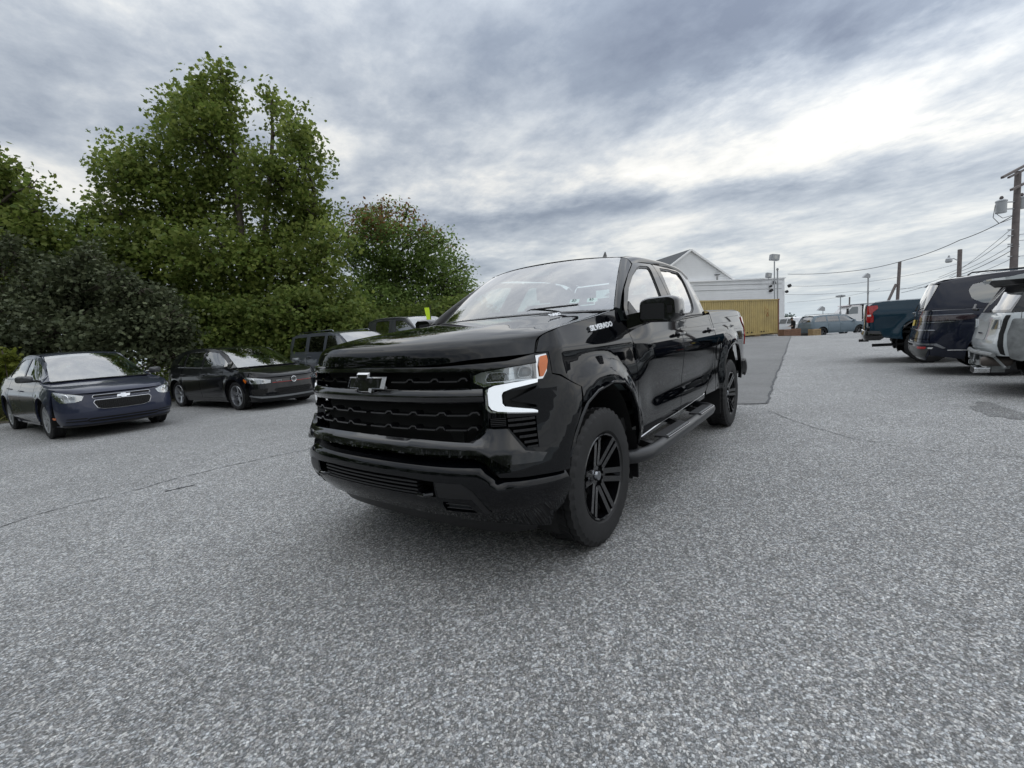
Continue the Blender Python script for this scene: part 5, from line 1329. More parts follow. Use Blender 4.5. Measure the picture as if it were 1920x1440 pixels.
# --- boxy SUV
BOX=dict(L=4.41,hw=.885,fo=.86,ro=.90,wb=2.635,wr=.345,ww=.22,rim=.225,style='cover',ar=.41,H=1.70,sill=.30,bz=.30,rbz=.35,nb=.8,rb=.7,
 belt=[(.62,.98),(.3,1.02),(-.1,1.06),(-.4,1.08),(-1.2,1.10),(-2.4,1.12),(-3.5,1.13)],
 roof=[(-.45,1.2),(-.7,1.45),(-.95,1.60),(-1.2,1.66),(-1.8,1.69),(-2.6,1.69),(-3.2,1.66),(-3.5,1.5)],
 secF=[(.3,-.03),(.45,.02),(.6,.0),(.8,-.02),(1.0,-.05),(1.2,-.2)],
 secS=[(.3,-.03),(.42,-.0),(.6,.0),(.8,0),(1.0,-.01),(1.08,-.03),(1.2,-.06)],
 secR=[(.3,-.03),(.6,.0),(.9,-.02),(1.1,-.05),(1.2,-.07)],
 cuts=(.50,-.42,-1.42,-2.30),lip=.93,rtop=1.12,rmid=.62,yr=.68,
 wbase=(-.12,.76,1.10),wtop=(-.85,.66,1.63),bow=.10,
 hoodc=[(.84,.94),(.80,.98),(.66,1.01),(.46,1.04),(.22,1.07),(.0,1.085)],
 cab=[(-.20,1.07),(-.45,1.27),(-.70,1.46),(-.92,1.60),(-1.3,1.645),(-2.0,1.66),(-2.8,1.655),(-3.25,1.62),(-3.48,1.14),(-2.4,1.115),(-1.2,1.095)],
 cabtop=[(-3.4,1.58),(-3.2,1.625),(-2.8,1.655),(-2.0,1.66),(-1.3,1.645),(-.85,1.59)],
 apil=[(-.20,1.075),(-.45,1.27),(-.70,1.46),(-.92,1.60)],
 win=[[(-.45,1.14),(-.62,1.32),(-.86,1.53),(-1.0,1.575),(-1.38,1.585),(-1.40,1.14)],[(-1.50,1.145),(-1.50,1.59),(-2.26,1.59),(-2.26,1.155)],[(-2.42,1.16),(-2.42,1.59),(-3.10,1.58),(-3.18,1.17)]],
 rglass=((-3.32,.64,1.63),(-3.50,.72,1.14)),cpil=[(-3.27,1.59),(-3.34,1.44),(-3.41,1.29),(-3.49,1.13)],
 handles=((-1.28,1.0),(-2.16,1.02)),handm=None,mir=(-.42,.86,1.16),mirm=TRIM,mirs=(.20,.16))
def rails(root,xa,xb,z,y,m=DCHR):
    for sg in (1,-1):
        MB().tube([(xa,sg*y,z-.045),(xa-.06,sg*y,z),(xb+.06,sg*y,z),(xb,sg*y,z-.045)],.014,8).obj('roof_rack_bar',m,root,smooth=True)
def build_box():
    sp=dict(BOX); sp['handm']=SGRY
    sp['feat']=[('grille_slots',DARK,[(0,.88),(.42,.88),(.42,.72),(0,.72)],.006,.01,'c')]
    root,B=make_car('sport_utility_vehicle','boxy slate grey SUV with roof bars, beside the black hatchback','suv',sp,SGRY,(-5.95,-8.55,0),R(90),group='cars parked in a row by the trees',gl=GLSD,glr=GLSD,sc=1.03,rimm=DCHR)
    lamp_detail(B,root,[(.50,.90),(.80,.90),(.80,.76),(.50,.76)],[(.62,.83,.06)])
    rails(root,-1.25,-3.0,1.74,.60)
    return root
build_box()
def build_fourth():
    root=make_pickup('pickup_truck','dark grey pickup truck with smoked window visors, mostly hidden behind the black truck\'s hood',SGRY if False else paint('graphite paint',(.035,.037,.042),dust=.01),front=False,hero=False,loc=(-8.25,-7.9,0),rz=R(90))
    root['group']='cars parked in a row by the trees'; root.scale=(1.07,1.07,1.10)
    return root
build_fourth()
# marker flag standing by it
p=at(808,600,11.2)
fl=thing('marker_flag','bright yellow-green marker flag on a thin black rod beside the hidden grey pickup','flag',(p.x,p.y,0))
MB().tube([(0,0,.0),(0,0,2.15)],.010,6).obj('rod',TRIM,fl)
dv=Vector((Rv.x,Rv.y,0)).normalized()
b=MB(); q0=Vector((0,0,1.80)); s=dv*-.11
b.add([q0+Vector((0,0,.0)),q0+s*.9,q0+s*1.25+Vector((0,0,.30)),q0+s*.2+Vector((0,0,.30))]+[v+Vector((hd.x,hd.y,0))*.012 for v in (q0,q0+s*.9,q0+s*1.25+Vector((0,0,.30)),q0+s*.2+Vector((0,0,.30)))],[(0,1,2,3),(7,6,5,4),(0,4,5,1),(1,5,6,2),(2,6,7,3),(3,7,4,0)])
b.obj('flag_sleeve',mat('fluorescent yellow',(.62,.85,.03),.5),fl)
# --- blue pickup on the right
bl=make_pickup('pickup_truck','dark teal pickup truck seen from its tailgate corner, farthest of the three on the right',TEAL,front=False,hero=False,loc=(-13.72,7.78,0),rz=R(90))
bl['group']='vehicles backed in along the right side'; bl.scale=(1.08,1.08,1.085)
MB().tube([(-4.75,-.75,.42),(-3.9,-.72,.44)],.035,10).obj('tail_pipe',TRIM,bl,smooth=True)
# --- big dark SUV
BIG=dict(L=5.45,hw=1.055,fo=.95,ro=1.18,wb=3.12,wr=.41,ww=.28,rim=.28,style='star5',ar=.47,H=1.95,sill=.42,bz=.35,rbz=.30,nb=.9,rb=.85,
 belt=[(.62,1.16),(.3,1.19),(-.1,1.21),(-.4,1.22),(-1.2,1.23),(-2.4,1.25),(-3.6,1.27),(-4.3,1.27)],
 roof=[(-.45,1.4),(-.75,1.65),(-1.05,1.83),(-1.3,1.89),(-2.0,1.93),(-3.0,1.925),(-3.7,1.88),(-4.0,1.83),(-4.3,1.5)],
 secF=[(.3,-.03),(.45,.02),(.6,.0),(.8,-.02),(1.0,-.05),(1.2,-.1)],
 secS=[(.3,-.10),(.42,-.04),(.6,-.01),(.85,0),(1.05,-.012),(1.15,-.025),(1.25,-.05),(1.35,-.08)],
 secR=[(.28,-.10),(.42,.0),(.62,.02),(.80,.0),(1.0,-.05),(1.15,-.075),(1.27,-.10)],
 cuts=(.50,-.48,-1.62,-2.70),lip=1.10,rtop=1.27,rmid=.72,yr=.76,xr=-4.10,
 wbase=(-.22,.86,1.26),wtop=(-.98,.74,1.85),bow=.12,flare=.02,
 hoodc=[(.92,1.12),(.86,1.17),(.66,1.20),(.46,1.22),(.22,1.24),(-.1,1.26)],
 cab=[(-.25,1.22),(-.5,1.42),(-.75,1.62),(-1.02,1.81),(-1.35,1.86),(-2.0,1.89),(-3.0,1.885),(-3.7,1.845),(-3.95,1.80),(-4.18,1.28),(-2.4,1.26),(-1.2,1.24)],
 cabtop=[(-4.1,1.77),(-3.9,1.815),(-3.6,1.85),(-3.0,1.885),(-2.0,1.89),(-1.3,1.86),(-1.0,1.81)],
 apil=[(-.25,1.22),(-.5,1.42),(-.75,1.62),(-1.02,1.81)],
 win=[[(-.55,1.30),(-.8,1.52),(-1.05,1.74),(-1.58,1.78),(-1.60,1.31)],[(-1.68,1.31),(-1.68,1.79),(-2.66,1.79),(-2.66,1.32)],[(-2.76,1.33),(-2.76,1.79),(-3.30,1.775),(-3.50,1.73),(-3.56,1.62),(-3.52,1.46),(-3.36,1.36)]],
 rglass=((-4.03,.70,1.83),(-4.22,.83,1.27)),rbow=.14,cpil=[(-3.98,1.76),(-4.05,1.60),(-4.12,1.44),(-4.19,1.28)],
 handles=((-1.48,1.08),(-2.55,1.10)),mir=(-.55,1.0,1.33),mirs=(.24,.2))
def build_big():
    sp=dict(BIG); T=Body(sp).T
    ft=[('tail_lamp',mat('smoked tail lamp',(.035,.022,.026),.12,0,1),[(T-1.70,1.13),(T-1.62,1.17),(T-1.0,1.185),(T-.45,1.185),(T-.45,1.085),(T-1.0,1.075),(T-1.5,1.07),(T-1.62,1.08)],.010,.02,'s',.02),
        ('lamp_chrome',DCHR,[(T-1.40,1.055),(T-.5,1.045),(T-.5,1.033),(T-1.36,1.043)],.014,.01,'s',.003),
        ('lamp_upper_strip',DCHR,[(T-1.66,1.180),(T-.5,1.196),(T-.5,1.188),(T-1.62,1.172)],.014,.01,'s',.003),
        ('bumper_step',DCHR,[(T-1.10,.905),(T-.0006,.93),(T-.0006,.905),(T-1.12,.885)],.020,.02,'s',.006),
        ('lower_chrome',DCHR,[(T-1.28,.545),(T-1.15,.635),(T-.7,.65),(T-.0006,.655),(T-.0006,.625),(T-.75,.62),(T-1.10,.60),(T-1.24,.53)],.012,.02,'s',.006),
        ('lower_valance',mat('grey valance',(.06,.062,.06),.35),[(T-1.05,.56),(T-.1,.58),(T-.1,.35),(T-.95,.36)],.006,.02,'s',.04),
        ('bumper_reflector',REDL,[(T-1.0,.575),(T-.80,.580),(T-.80,.535),(T-.98,.53)],.016,.01,'s',.006),
        ('reverse_lamp',mat('reverse lens',(.7,.7,.7),.1,0,1),[(T-1.10,.560),(T-1.02,.562),(T-1.02,.535),(T-1.08,.53)],.016,.01,'s',.006),
        ('licence_plate',mat('dealer plate',(.55,.42,.06),.5),[(T-.16,1.10),(T-.0004,1.10),(T-.0004,.98),(T-.16,.98)],.020,.01,'s',.004)]
    sp['feat']=ft
    sp['lines']=[('side_moulding',CHR,[(B_t,.50,.012) for B_t in (T-1.30,T-1.9,T-2.0)],.008)]
    root,B=make_car('sport_utility_vehicle','large midnight blue SUV with wide smoked tail lamps, between teal pickup and silver SUV','suv',sp,DNAV,(-10.66,7.55,0),R(90),group='vehicles backed in along the right side',gl=GLSD,glr=GLS,rimm=DCHR)
    rails(root,-1.5,-3.55,1.955,.66,m=TRIM)
    MB().tube([(-4.235,.0,1.30),(-4.24,-.35,1.36)],.012,6).obj('rear_wiper',TRIM,root,smooth=True)
    o=Vector(B.S(-(T-.42),1.235,.012)); M=frameM(Vector((-4.26,.0,1.235)),(0,-1,0),(0,0,1))
    text('tailgate_badge','WAGONEER',DCHR,root,.062,M,.004,0,.001,sx=1.5)
    panel('shade_panel',mat('window blind',(.16,.155,.14),.8),root,[(-2.8,1.35),(-2.8,1.76),(-3.5,1.72),(-3.5,1.36)],lambda x,z:(x,-B.G(x,z)[1]+.25 if False else B.G(x,z)[1]-.30,z),step=.2,depth=0,both=True)
    return root
build_big()
# --- silver crossover with its rear bumper torn off
CRX=dict(L=5.19,hw=.99,fo=.95,ro=.95,wb=3.07,wr=.385,ww=.255,rim=.25,style='star5',ar=.43,H=1.79,sill=.33,bz=.28,rbz=.52,nb=1,rb=.5,
 belt=[(.62,.98),(.3,1.04),(-.1,1.08),(-.4,1.10),(-1.2,1.12),(-2.4,1.15),(-3.4,1.18),(-4.2,1.20)],
 roof=[(-.45,1.28),(-.75,1.50),(-1.05,1.66),(-1.3,1.73),(-2.0,1.775),(-3.0,1.765),(-3.6,1.72),(-3.9,1.68),(-4.2,1.4)],
 secF=[(.3,-.05),(.45,.01),(.6,.0),(.8,-.02),(1.0,-.06),(1.1,-.1)],
 secS=[(.3,-.06),(.42,-.02),(.6,-.0),(.8,0),(.95,-.012),(1.1,-.04),(1.2,-.07)],
 secR=[(.50,-.07),(.60,.0),(.74,.035),(.84,.01),(1.0,-.02),(1.12,-.03),(1.2,-.08)],
 cuts=(.50,-.48,-1.60,-2.62),lip=.90,rtop=1.20,rmid=.58,yr=.70,xr=-3.80,
 wbase=(-.10,.80,1.13),wtop=(-.98,.68,1.70),bow=.15,
 hoodc=[(.93,.92),(.87,.98),(.66,1.03),(.46,1.07),(.22,1.10),(0,1.12)],
 cab=[(-.18,1.09),(-.45,1.30),(-.72,1.49),(-1.0,1.66),(-1.35,1.71),(-2.0,1.735),(-3.0,1.725),(-3.5,1.69),(-3.67,1.64),(-3.88,1.20),(-2.4,1.16),(-1.2,1.13)],
 cabtop=[(-3.75,1.60),(-3.67,1.65),(-3.5,1.69),(-3.0,1.725),(-2.0,1.735),(-1.3,1.71),(-1.0,1.66)],
 apil=[(-.18,1.09),(-.45,1.30),(-.72,1.49),(-1.0,1.66)],
 win=[[(-.50,1.18),(-.75,1.38),(-1.03,1.60),(-1.56,1.64),(-1.58,1.19)],[(-1.66,1.19),(-1.66,1.64),(-2.58,1.64),(-2.58,1.20)],[(-2.68,1.21),(-2.68,1.64),(-3.40,1.58),(-3.66,1.38),(-3.66,1.24)]],
 rglass=((-3.66,.66,1.66),(-3.96,.80,1.20)),rbow=.10,cpil=[(-3.66,1.62),(-3.73,1.48),(-3.80,1.34),(-3.87,1.20)],
 handles=((-1.45,.98),(-2.48,1.0)),mir=(-.50,.95,1.2),mirs=(.22,.17))
def build_crx():
    sp=dict(CRX); T=Body(sp).T
    bare=mat('bare damaged metal',(.24,.25,.25),.5,.4,var=(6,.5,1.3,.1))
    ft=[('number_plate_recess',mat('primer grey',(.30,.31,.31),.5),[(0.002,.99),(.0,.99)],0,0,'s')][:0]
    ft=[('plate_recess',mat('primer grey',(.27,.28,.28),.5),[(T-.33,1.07),(T-.0004,1.07),(T-.0004,.80),(T-.30,.80)],.006,.01,'s',.02),
        ('handle_strip',CHR,[(T-.14,.905),(T-.0004,.905),(T-.0004,.885),(T-.14,.885)],.016,.01,'s',.003),
        ('lamp_pocket',LAMPIN,[(T-.78,1.10),(T-.48,1.09),(T-.40,.98),(T-.62,.96),(T-.80,.98)],.004,.01,'s',.02),
        ('lamp_bracket',SILV,[(T-.66,1.10),(T-.58,1.10),(T-.46,.97),(T-.53,.96)],.020,.02,'s',.005),
        ('body_gap',DARK,[(T-.92,1.16),(T-.84,1.16),(T-.80,.90),(T-.86,.62),(T-.92,.60),(T-.88,.90)],.004,.01,'s',.01),
        ('crumpled_quarter',bare,[(T-1.22,1.10),(T-.97,1.11),(T-.93,.90),(T-.97,.56),(T-1.10,.52),(T-1.20,.75)],.010,.02,'s',.03)]
    sp['feat']=ft; sp['rgm']=GLOSSB; sp['pilm']=GLOSSB
    root,B=make_car('crossover_suv','damaged silver SUV with its rear bumper missing, nearest at the right edge','suv',sp,SILV,(-7.63,7.86,0),R(90),group='vehicles backed in along the right side',gl=GLSD,glr=GLSD,rimm=DCHR,skip=('rear',))
    # spoiler
    MB().prism(rnd([(-3.60,-.68),(-3.60,.68),(-3.90,.66),(-3.98,.3),(-3.99,0),(-3.98,-.3),(-3.90,-.66)],.04),lambda u,v:(u,v,1.675-.05*abs(v)**2),lambda u,v:(u,v,1.70-.05*abs(v)**2+.13*(u+3.99))).obj('roof_spoiler',SILV,root)
    MB().prism(rnd([(-3.62,-.66),(-3.62,.66),(-3.86,.63),(-3.95,0),(-3.86,-.63)],.04),lambda u,v:(u+.06,v*.96,1.60-.04*v*v),lambda u,v:(u,v,1.674-.05*v*v)).obj('spoiler_underside',TRIM,root)
    MB().tube([(-4.06,.05,1.25),(-4.10,.10,1.26),(-4.02,.5,1.33)],.018,8).obj('rear_wiper',TRIM,root,smooth=True)
    # exposed metal below: crash beam, brackets, silencer and its tip
    MB().tube([(-4.02,.80,.60),(-4.08,.4,.61),(-4.10,0,.61),(-4.08,-.4,.61),(-4.02,-.80,.60)],.032,8).obj('crash_beam',bare,root,smooth=True)
    MB().lathe([(.001,0),(.05,0),(.07,.03),(.07,.30),(.05,.33),(.001,.33)],16,'x',(-4.12,-.62,.50)).obj('exhaust_pipe',mat('rusty pipe',(.10,.085,.075),.6,.5),root,smooth=True)
    MB().box((-3.92,-.15,.42),(.24,.9,.18)).obj('silencer',bare,root,bevel=.05)
    MB().prism(rnd([(-.52,.315),(-.26,.33),(-.30,.42),(-.56,.40)],.02),lambda y,z:(-4.17,y,z),lambda y,z:(-4.0,y,z)).obj('exhaust_tip',CHR,root)
    MB().prism(rnd([(-.50,.325),(-.28,.338),(-.315,.408),(-.54,.392)],.02),lambda y,z:(-4.175,y,z),lambda y,z:(-4.165,y,z)).obj('exhaust_mouth',DARK,root)
    for y,z,s in ((.72,.50,.10),(.60,.40,.08),(.80,.38,.09),(.45,.46,.07)):
        MB().box((-3.98,y,z),(.10,s,s)).obj('bent_bracket',bare,root,bevel=.015)
    for k,(a,b) in enumerate((((-4.02,.85,.58),(-4.05,.6,.47)),((-4.0,.5,.55),(-4.06,.2,.42)),((-4.0,-.7,.58),(-3.9,-.85,.42)))):
        MB().tube([a,b],.018,6).obj('torn_strut',bare,root)
    MB().tube([(-3.55,-1.01,.98),(-3.62,-1.03,.96),(-3.64,-1.03,.80),(-3.60,-1.03,.60)],.035,8).obj('filler_duct',bare,root,smooth=True)
    MB().tube([(-3.40,-1.0,1.02),(-3.70,-1.02,1.01)],.03,8).obj('filler_duct',bare,root,smooth=True)
    return root
build_crx()
# ---------------------------------------------------------------- background: container, buildings, poles
def gat(u,v,D):
    p=at(u,v,D); return Vector((p.x,p.y,terr(p.x,p.y)))
# shipping container
YEL=mat('weathered yellow paint',(.42,.32,.125),.6,var=(1.2,.75,1.12,.1),bump=(30,.1,.003))
RST=mat('rusty red paint',(.20,.085,.055),.7,var=(3,.6,1.3,.1))
def container():
    a=at(1460,620,40.2); b=at(1320,620,34.6); a.z=b.z=.0
    d=(b-a).normalized(); ang=math.atan2(d.y,d.x); L_=12.19; W_=2.44; H_=2.9
    t=thing('shipping_container','long weathered yellow corrugated shipping container in front of the white building','container',(a.x,a.y,.10),ang)
    # long side facing the camera: local x along d from right end; which side faces camera?
    s=1 if Vector((-d.y,d.x,0)).dot(C0-a)>0 else -1
    def side(y,nm):
        V=[];F=[]; x=.12; pts=[]; pitch=.28
        while x<L_-.12:
            pts+=[(x,0),(x+.07,0),(x+.105,.036),(x+.175,.036),(x+.21,0)]; x+=pitch
        pts=[p for p in pts if p[0]<L_-.1]
        for i,(px,py) in enumerate(pts):
            V+=[(px,y-s*py,.16),(px,y-s*py,H_-.10)]
            if i: k=2*i; F.append((k-2,k,k+1,k-1))
        return mk(nm,V,F,YEL,t)
    side(0,'side_wall'); 
    MB().box((L_/2,-s*W_,H_/2),(L_,.04,H_-.2)).obj('side_wall',YEL,t)
    MB().box((L_/2,-s*W_/2,H_-.03),(L_,W_,.05)).obj('container_roof',YEL,t)
    MB().box((L_/2,-s*.0,.08),(L_-.02,.07,.16)).obj('bottom_rail',YEL,t); MB().box((L_/2,s*.005,H_-.06),(L_-.02,.07,.10)).obj('top_rail',YEL,t)
    for x in (.06,L_-.06): MB().box((x,-s*.02,H_/2),(.13,.12,H_)).obj('corner_post',YEL if x>1 else RST,t)
    for x in (.09,L_-.09):
        for z in (.06,H_-.06): MB().box((x,s*.01,z),(.18,.13,.13)).obj('corner_casting',RST,t,bevel=.01)
    # end doors
    for k in range(2):
        dn=MB().box((-.02,-s*(.60+1.2*k),H_/2),(.05,1.16,H_-.3)).obj('end_door',RST,t)
        for j in range(2):
            MB().tube([(-.07,-s*(.35+1.2*k+.5*j),.15),(-.07,-s*(.35+1.2*k+.5*j),H_-.15)],.018,6).obj('lock_rod',DCHR,dn)
        for z in (.6,1.2,1.8,2.4): MB().box((-.055,-s*(.60+1.2*k),z),(.03,1.0,.08)).obj('door_rib',RST,dn)
    for x in (4.2,4.8,2.4,2.8,8,8.5):
        MB().box((x,s*.045,.22),(.14,.03,.10)).obj('fork_pocket',DARK,t)
    for x in (.4,3.2,11.5): MB().box((x,-s*1.2,-.06),(.9,2.3,.14)).obj('timber_block',WOOD,t)
    # warning triangle and the stencilled column
    tm=mat('faded stencil',(.30,.10,.03),.7)
    MB().tube([(1.95,s*.042,1.48),(1.62,s*.042,1.48),(1.785,s*.042,1.80),(1.95,s*.042,1.48)],.022,4).obj('warning_triangle',tm,t)
    M=frameM((1.785,s*.042,2.02),(-1,0,0),(0,0,1)); text('stencil','45',tm,t,.24,M,.002)
    for j,z in enumerate([2.65-.11*i for i in range(14)]):
        M=frameM((2.15,s*.042,z),(-1,0,0),(0,0,1)); 
    M=frameM((2.15,s*.042,2.0),(0,0,-1),(-1,0,0)); text('stencil','CAUTION 9 6 HIGH'[0:0] or '22G1 4510',tm,t,.13,M,.002)
    return t
WOOD=mat('raw timber',(.34,.24,.13),.8,var=(8,.7,1.2))
container()
# white building with a gable
WHT=mat('white siding',(.74,.75,.76),.6,var=(.6,.93,1.05))
WTRIM=mat('white trim',(.80,.80,.80),.5)
ROOFM=mat('dark shingle',(.07,.075,.08),.85)
def building():
    D=50
    r=at(1471,600,D); l=at(1250,600,D*.94); r.z=l.z=0
    d=(l-r).normalized(); ang=math.atan2(d.y,d.x); Ln=16
    t=thing('white_building','white siding building with a tall gable and lower flat wall behind the container','building',(r.x,r.y,0),ang)
    inv=t.matrix_basis.inverted(); 
    n=Vector((-d.y,d.x,0)); s=1 if n.dot(C0-r)>0 else -1      # camera on local side s of y
    Hh=5.62
    def loc(u,v):   # pixel on the wall plane -> local
        rr=ray(u,v); k=(r-C0).dot(n)/rr.dot(n); p=C0+rr*k; q=p-r; return q.dot(d),p.z
    top=loc(1471,522)[1]; 
    MB().box((Ln/2,-s*5,top/2),(Ln,10,top)).obj('main_wall',WHT,t)
    MB().box((Ln/2,-s*4.9,top+.05),(Ln+.1,10.1,.12)).obj('parapet_cap',WTRIM,t)
    # clapboard courses
    b=MB(); z=.3
    while z<top-.1: b.box((Ln/2,s*.012,z),(Ln-.02,.02,.012)); z+=.22
    o=b.obj('siding_course',WTRIM,t); o['kind']='stuff'
    # gable behind
    pk=loc(1301,468); gr=loc(1388,527); gl=loc(1262,496)
    sl=(pk[1]-gr[1])/(pk[0]-gr[0]); x2=pk[0]+(pk[0]-gr[0])
    P=[(gr[0],0),(gr[0],gr[1]-.05),(pk[0],pk[1]),(x2,gr[1]-.05),(x2,0)]
    MB().prism(P,lambda x,z:(x,-s*.6,z),lambda x,z:(x,-s*9,z)).obj('gable_wall',WHT,t)
    for (xa,za),(xb,zb) in (((gr[0]-.35,gr[1]-.25),(pk[0],pk[1]+.06)),((pk[0],pk[1]+.06),(x2+.35,gr[1]-.25))):
        MB().bar((xa,-s*.45,za),(xb,-s*.45,zb),.18,.16).obj('gable_trim',WTRIM,t)
        a=Vector((xa,-s*.5,za+.1));c=Vector((xb,-s*.5,zb+.1)); e=Vector((0,-s*9,0)); MB().add([a,c,c+e,a+e,a-Vector((0,0,.08)),c-Vector((0,0,.08)),c+e-Vector((0,0,.08)),a+e-Vector((0,0,.08))],[(0,1,2,3),(7,6,5,4),(0,4,5,1),(1,5,6,2),(2,6,7,3),(3,7,4,0)]).obj('roof',ROOFM,t)
    b=MB(); z=top+.1
    while z<pk[1]-.2:
        hw=(pk[1]-z)/sl if sl>0 else (pk[1]-z)/abs(sl); b.box((pk[0],-s*.585,z),(2*abs(hw)-.1,.02,.012)); z+=.22
    b.obj('gable_course',WTRIM,t)['kind']='stuff'
    # small vent window with a little roof
    w=loc(1351,521); k=link('window',bpy.data.meshes.new('window'),None,t)
    MB().box((w[0],-s*.57,w[1]),(.34,.06,.66)).obj('window_frame',WTRIM,k); MB().box((w[0],-s*.535,w[1]),(.24,.02,.54)).obj('window_pane',GLSD,k); MB().box((w[0],-s*.50,w[1]+.40),(.56,.22,.07)).obj('window_hood',ROOFM,k)
    # conduit and fixtures on the wall
    for (u,v,nm,dx,dz) in ((1443,537,'wall_lamp',.22,.16),(1444,545,'wall_lamp',.34,.22),(1450,530,'junction_box',.12,.35),(1478,536,'flood_lamp',.30,.30),(1473,547,'flood_lamp',.22,.26)):
        x,z=loc(u,v); MB().box((x,s*.16,z),(dx,.28,dz),M=Matrix.Rotation(R(30),3,'Y')).obj(nm,TRIM,t,bevel=.02)
    for v0,v1 in ((535,532),(545,541)):
        a=loc(1300,v0+1);c=loc(1465,v1); MB().tube([(a[0],s*.03,a[1]),(c[0],s*.03,c[1])],.012,4).obj('wall_cable',DARK,t)
    return t,loc,d,n,s,r
BT,bloc,bd,bn,bs,br_=building()
POLE=mat('weathered pole wood',(.14,.12,.115),.85,var=(5,.7,1.2))
GALV=mat('galvanised steel',(.36,.37,.38),.45,.6)
def flood(name,label,u0,vb,vt,D,kind=0,u1=None,r=.05,grp='area light poles'):
    """light pole whose top is at pixel (u1,vt)"""
    top=at(u1 or u0,vt,D); base=Vector((top.x,top.y,terr(top.x,top.y))) if vb is None else Vector((top.x,top.y,at(u0,vb,D).z))
    t=thing(name,label,'light pole',tuple(base)); h=top.z-base.z
    MB().tube([(0,0,0),(0,0,h)],r,8).obj('pole',GALV,t,smooth=True)
    S_=D/868; dv=Vector((Rv.x,Rv.y,0)).normalized(); q=Matrix.Rotation(math.atan2(dv.y,dv.x),3,'Z')
    if kind==0:   # one big flood head
        MB().box((0,0,h+7*S_),(15*S_,10*S_,11*S_),M=q@Matrix.Rotation(R(8),3,'Y')).obj('lamp_head',DCHR if False else GALV,t,bevel=.03); MB().box(tuple(-hd*5.2*S_+Vector((0,0,h+7*S_))),(6*S_,.5*S_,6*S_),M=q).obj('lamp_glass',mat('lamp glass',(.5,.5,.48),.2),t)
    elif kind==1: # twin low heads
        for k in (-1,1): MB().box(tuple(dv*k*4.0*S_+Vector((0,0,h+2*S_))),(7.5*S_,5*S_,3*S_),M=q@Matrix.Rotation(R(8*k),3,'Y')).obj('lamp_head',GALV,t,bevel=.02)
        MB().tube([tuple(-dv*5*S_+Vector((0,0,h))),tuple(dv*5*S_+Vector((0,0,h)))],.04,6).obj('cross_arm',GALV,t)
        MB().box((0,0,h-30*S_),(3*S_,3*S_,6*S_)).obj('control_box',GALV,t)
    else:  # angled shoebox
        MB().add([tuple(Vector(p)) for p in [(-dv*9*S_+Vector((0,0,h+1*S_))),(dv*4*S_+Vector((0,0,h-1*S_))),(dv*4*S_+hd*5*S_+Vector((0,0,h-1*S_))),(-dv*9*S_+hd*5*S_+Vector((0,0,h+1*S_))),(-dv*1*S_+Vector((0,0,h+8*S_))),(dv*4*S_+Vector((0,0,h+5*S_))),(dv*4*S_+hd*5*S_+Vector((0,0,h+5*S_))),(-dv*1*S_+hd*5*S_+Vector((0,0,h+8*S_)))]],[(0,1,2,3),(7,6,5,4),(0,4,5,1),(1,5,6,2),(2,6,7,3),(3,7,4,0)]).obj('lamp_head',GALV,t)
        MB().box((0,0,h-28*S_),(3*S_,3*S_,6*S_)).obj('control_box',GALV,t)
    t['group']=grp; return t
flood('flood_light_pole','tall single floodlight rising above the building\'s right corner',1452,575,490,46,0,r=.06)
f2=flood('flood_light_pole','short small floodlight on the flat roof left of the tall one',1441,526,521,48,0,r=.05)
for c in f2.children: c.scale=(.62,.62,1) if c.name.startswith('pole') else (.62,.62,.8)
flood('area_light','tall slanted-head light pole left of the teal pickup\'s bed',1628,None,520,34,2)
flood('area_light','twin-head light pole rising behind the grey-blue SUV',1576,None,557,52,1)
flood('area_light','small distant slanted-head light above the blue-grey SUV roof',1543,None,582,75,2)
# service mast on the building corner
t=thing('service_mast','grey service mast with insulators beside the tall floodlight','mast',tuple(gat(1458,600,45)))
h0=at(1459,506,45).z-t.location.z; MB().tube([(0,0,2.5),(0,0,h0)],.07,8).obj('mast_pipe',GALV,t); MB().tube([(0,0,0),(0,0,2.5)],.07,8).obj('mast_foot',GALV,t)
MB().box((0,0,h0),(.3,.2,.25)).obj('weather_head',GALV,t,bevel=.05)
for z in (h0-1.2,h0-2.0,h0-2.8,h0-3.6): MB().bar((-.3,0,z),(.3,0,z),.05,.05).obj('bracket',GALV,t)
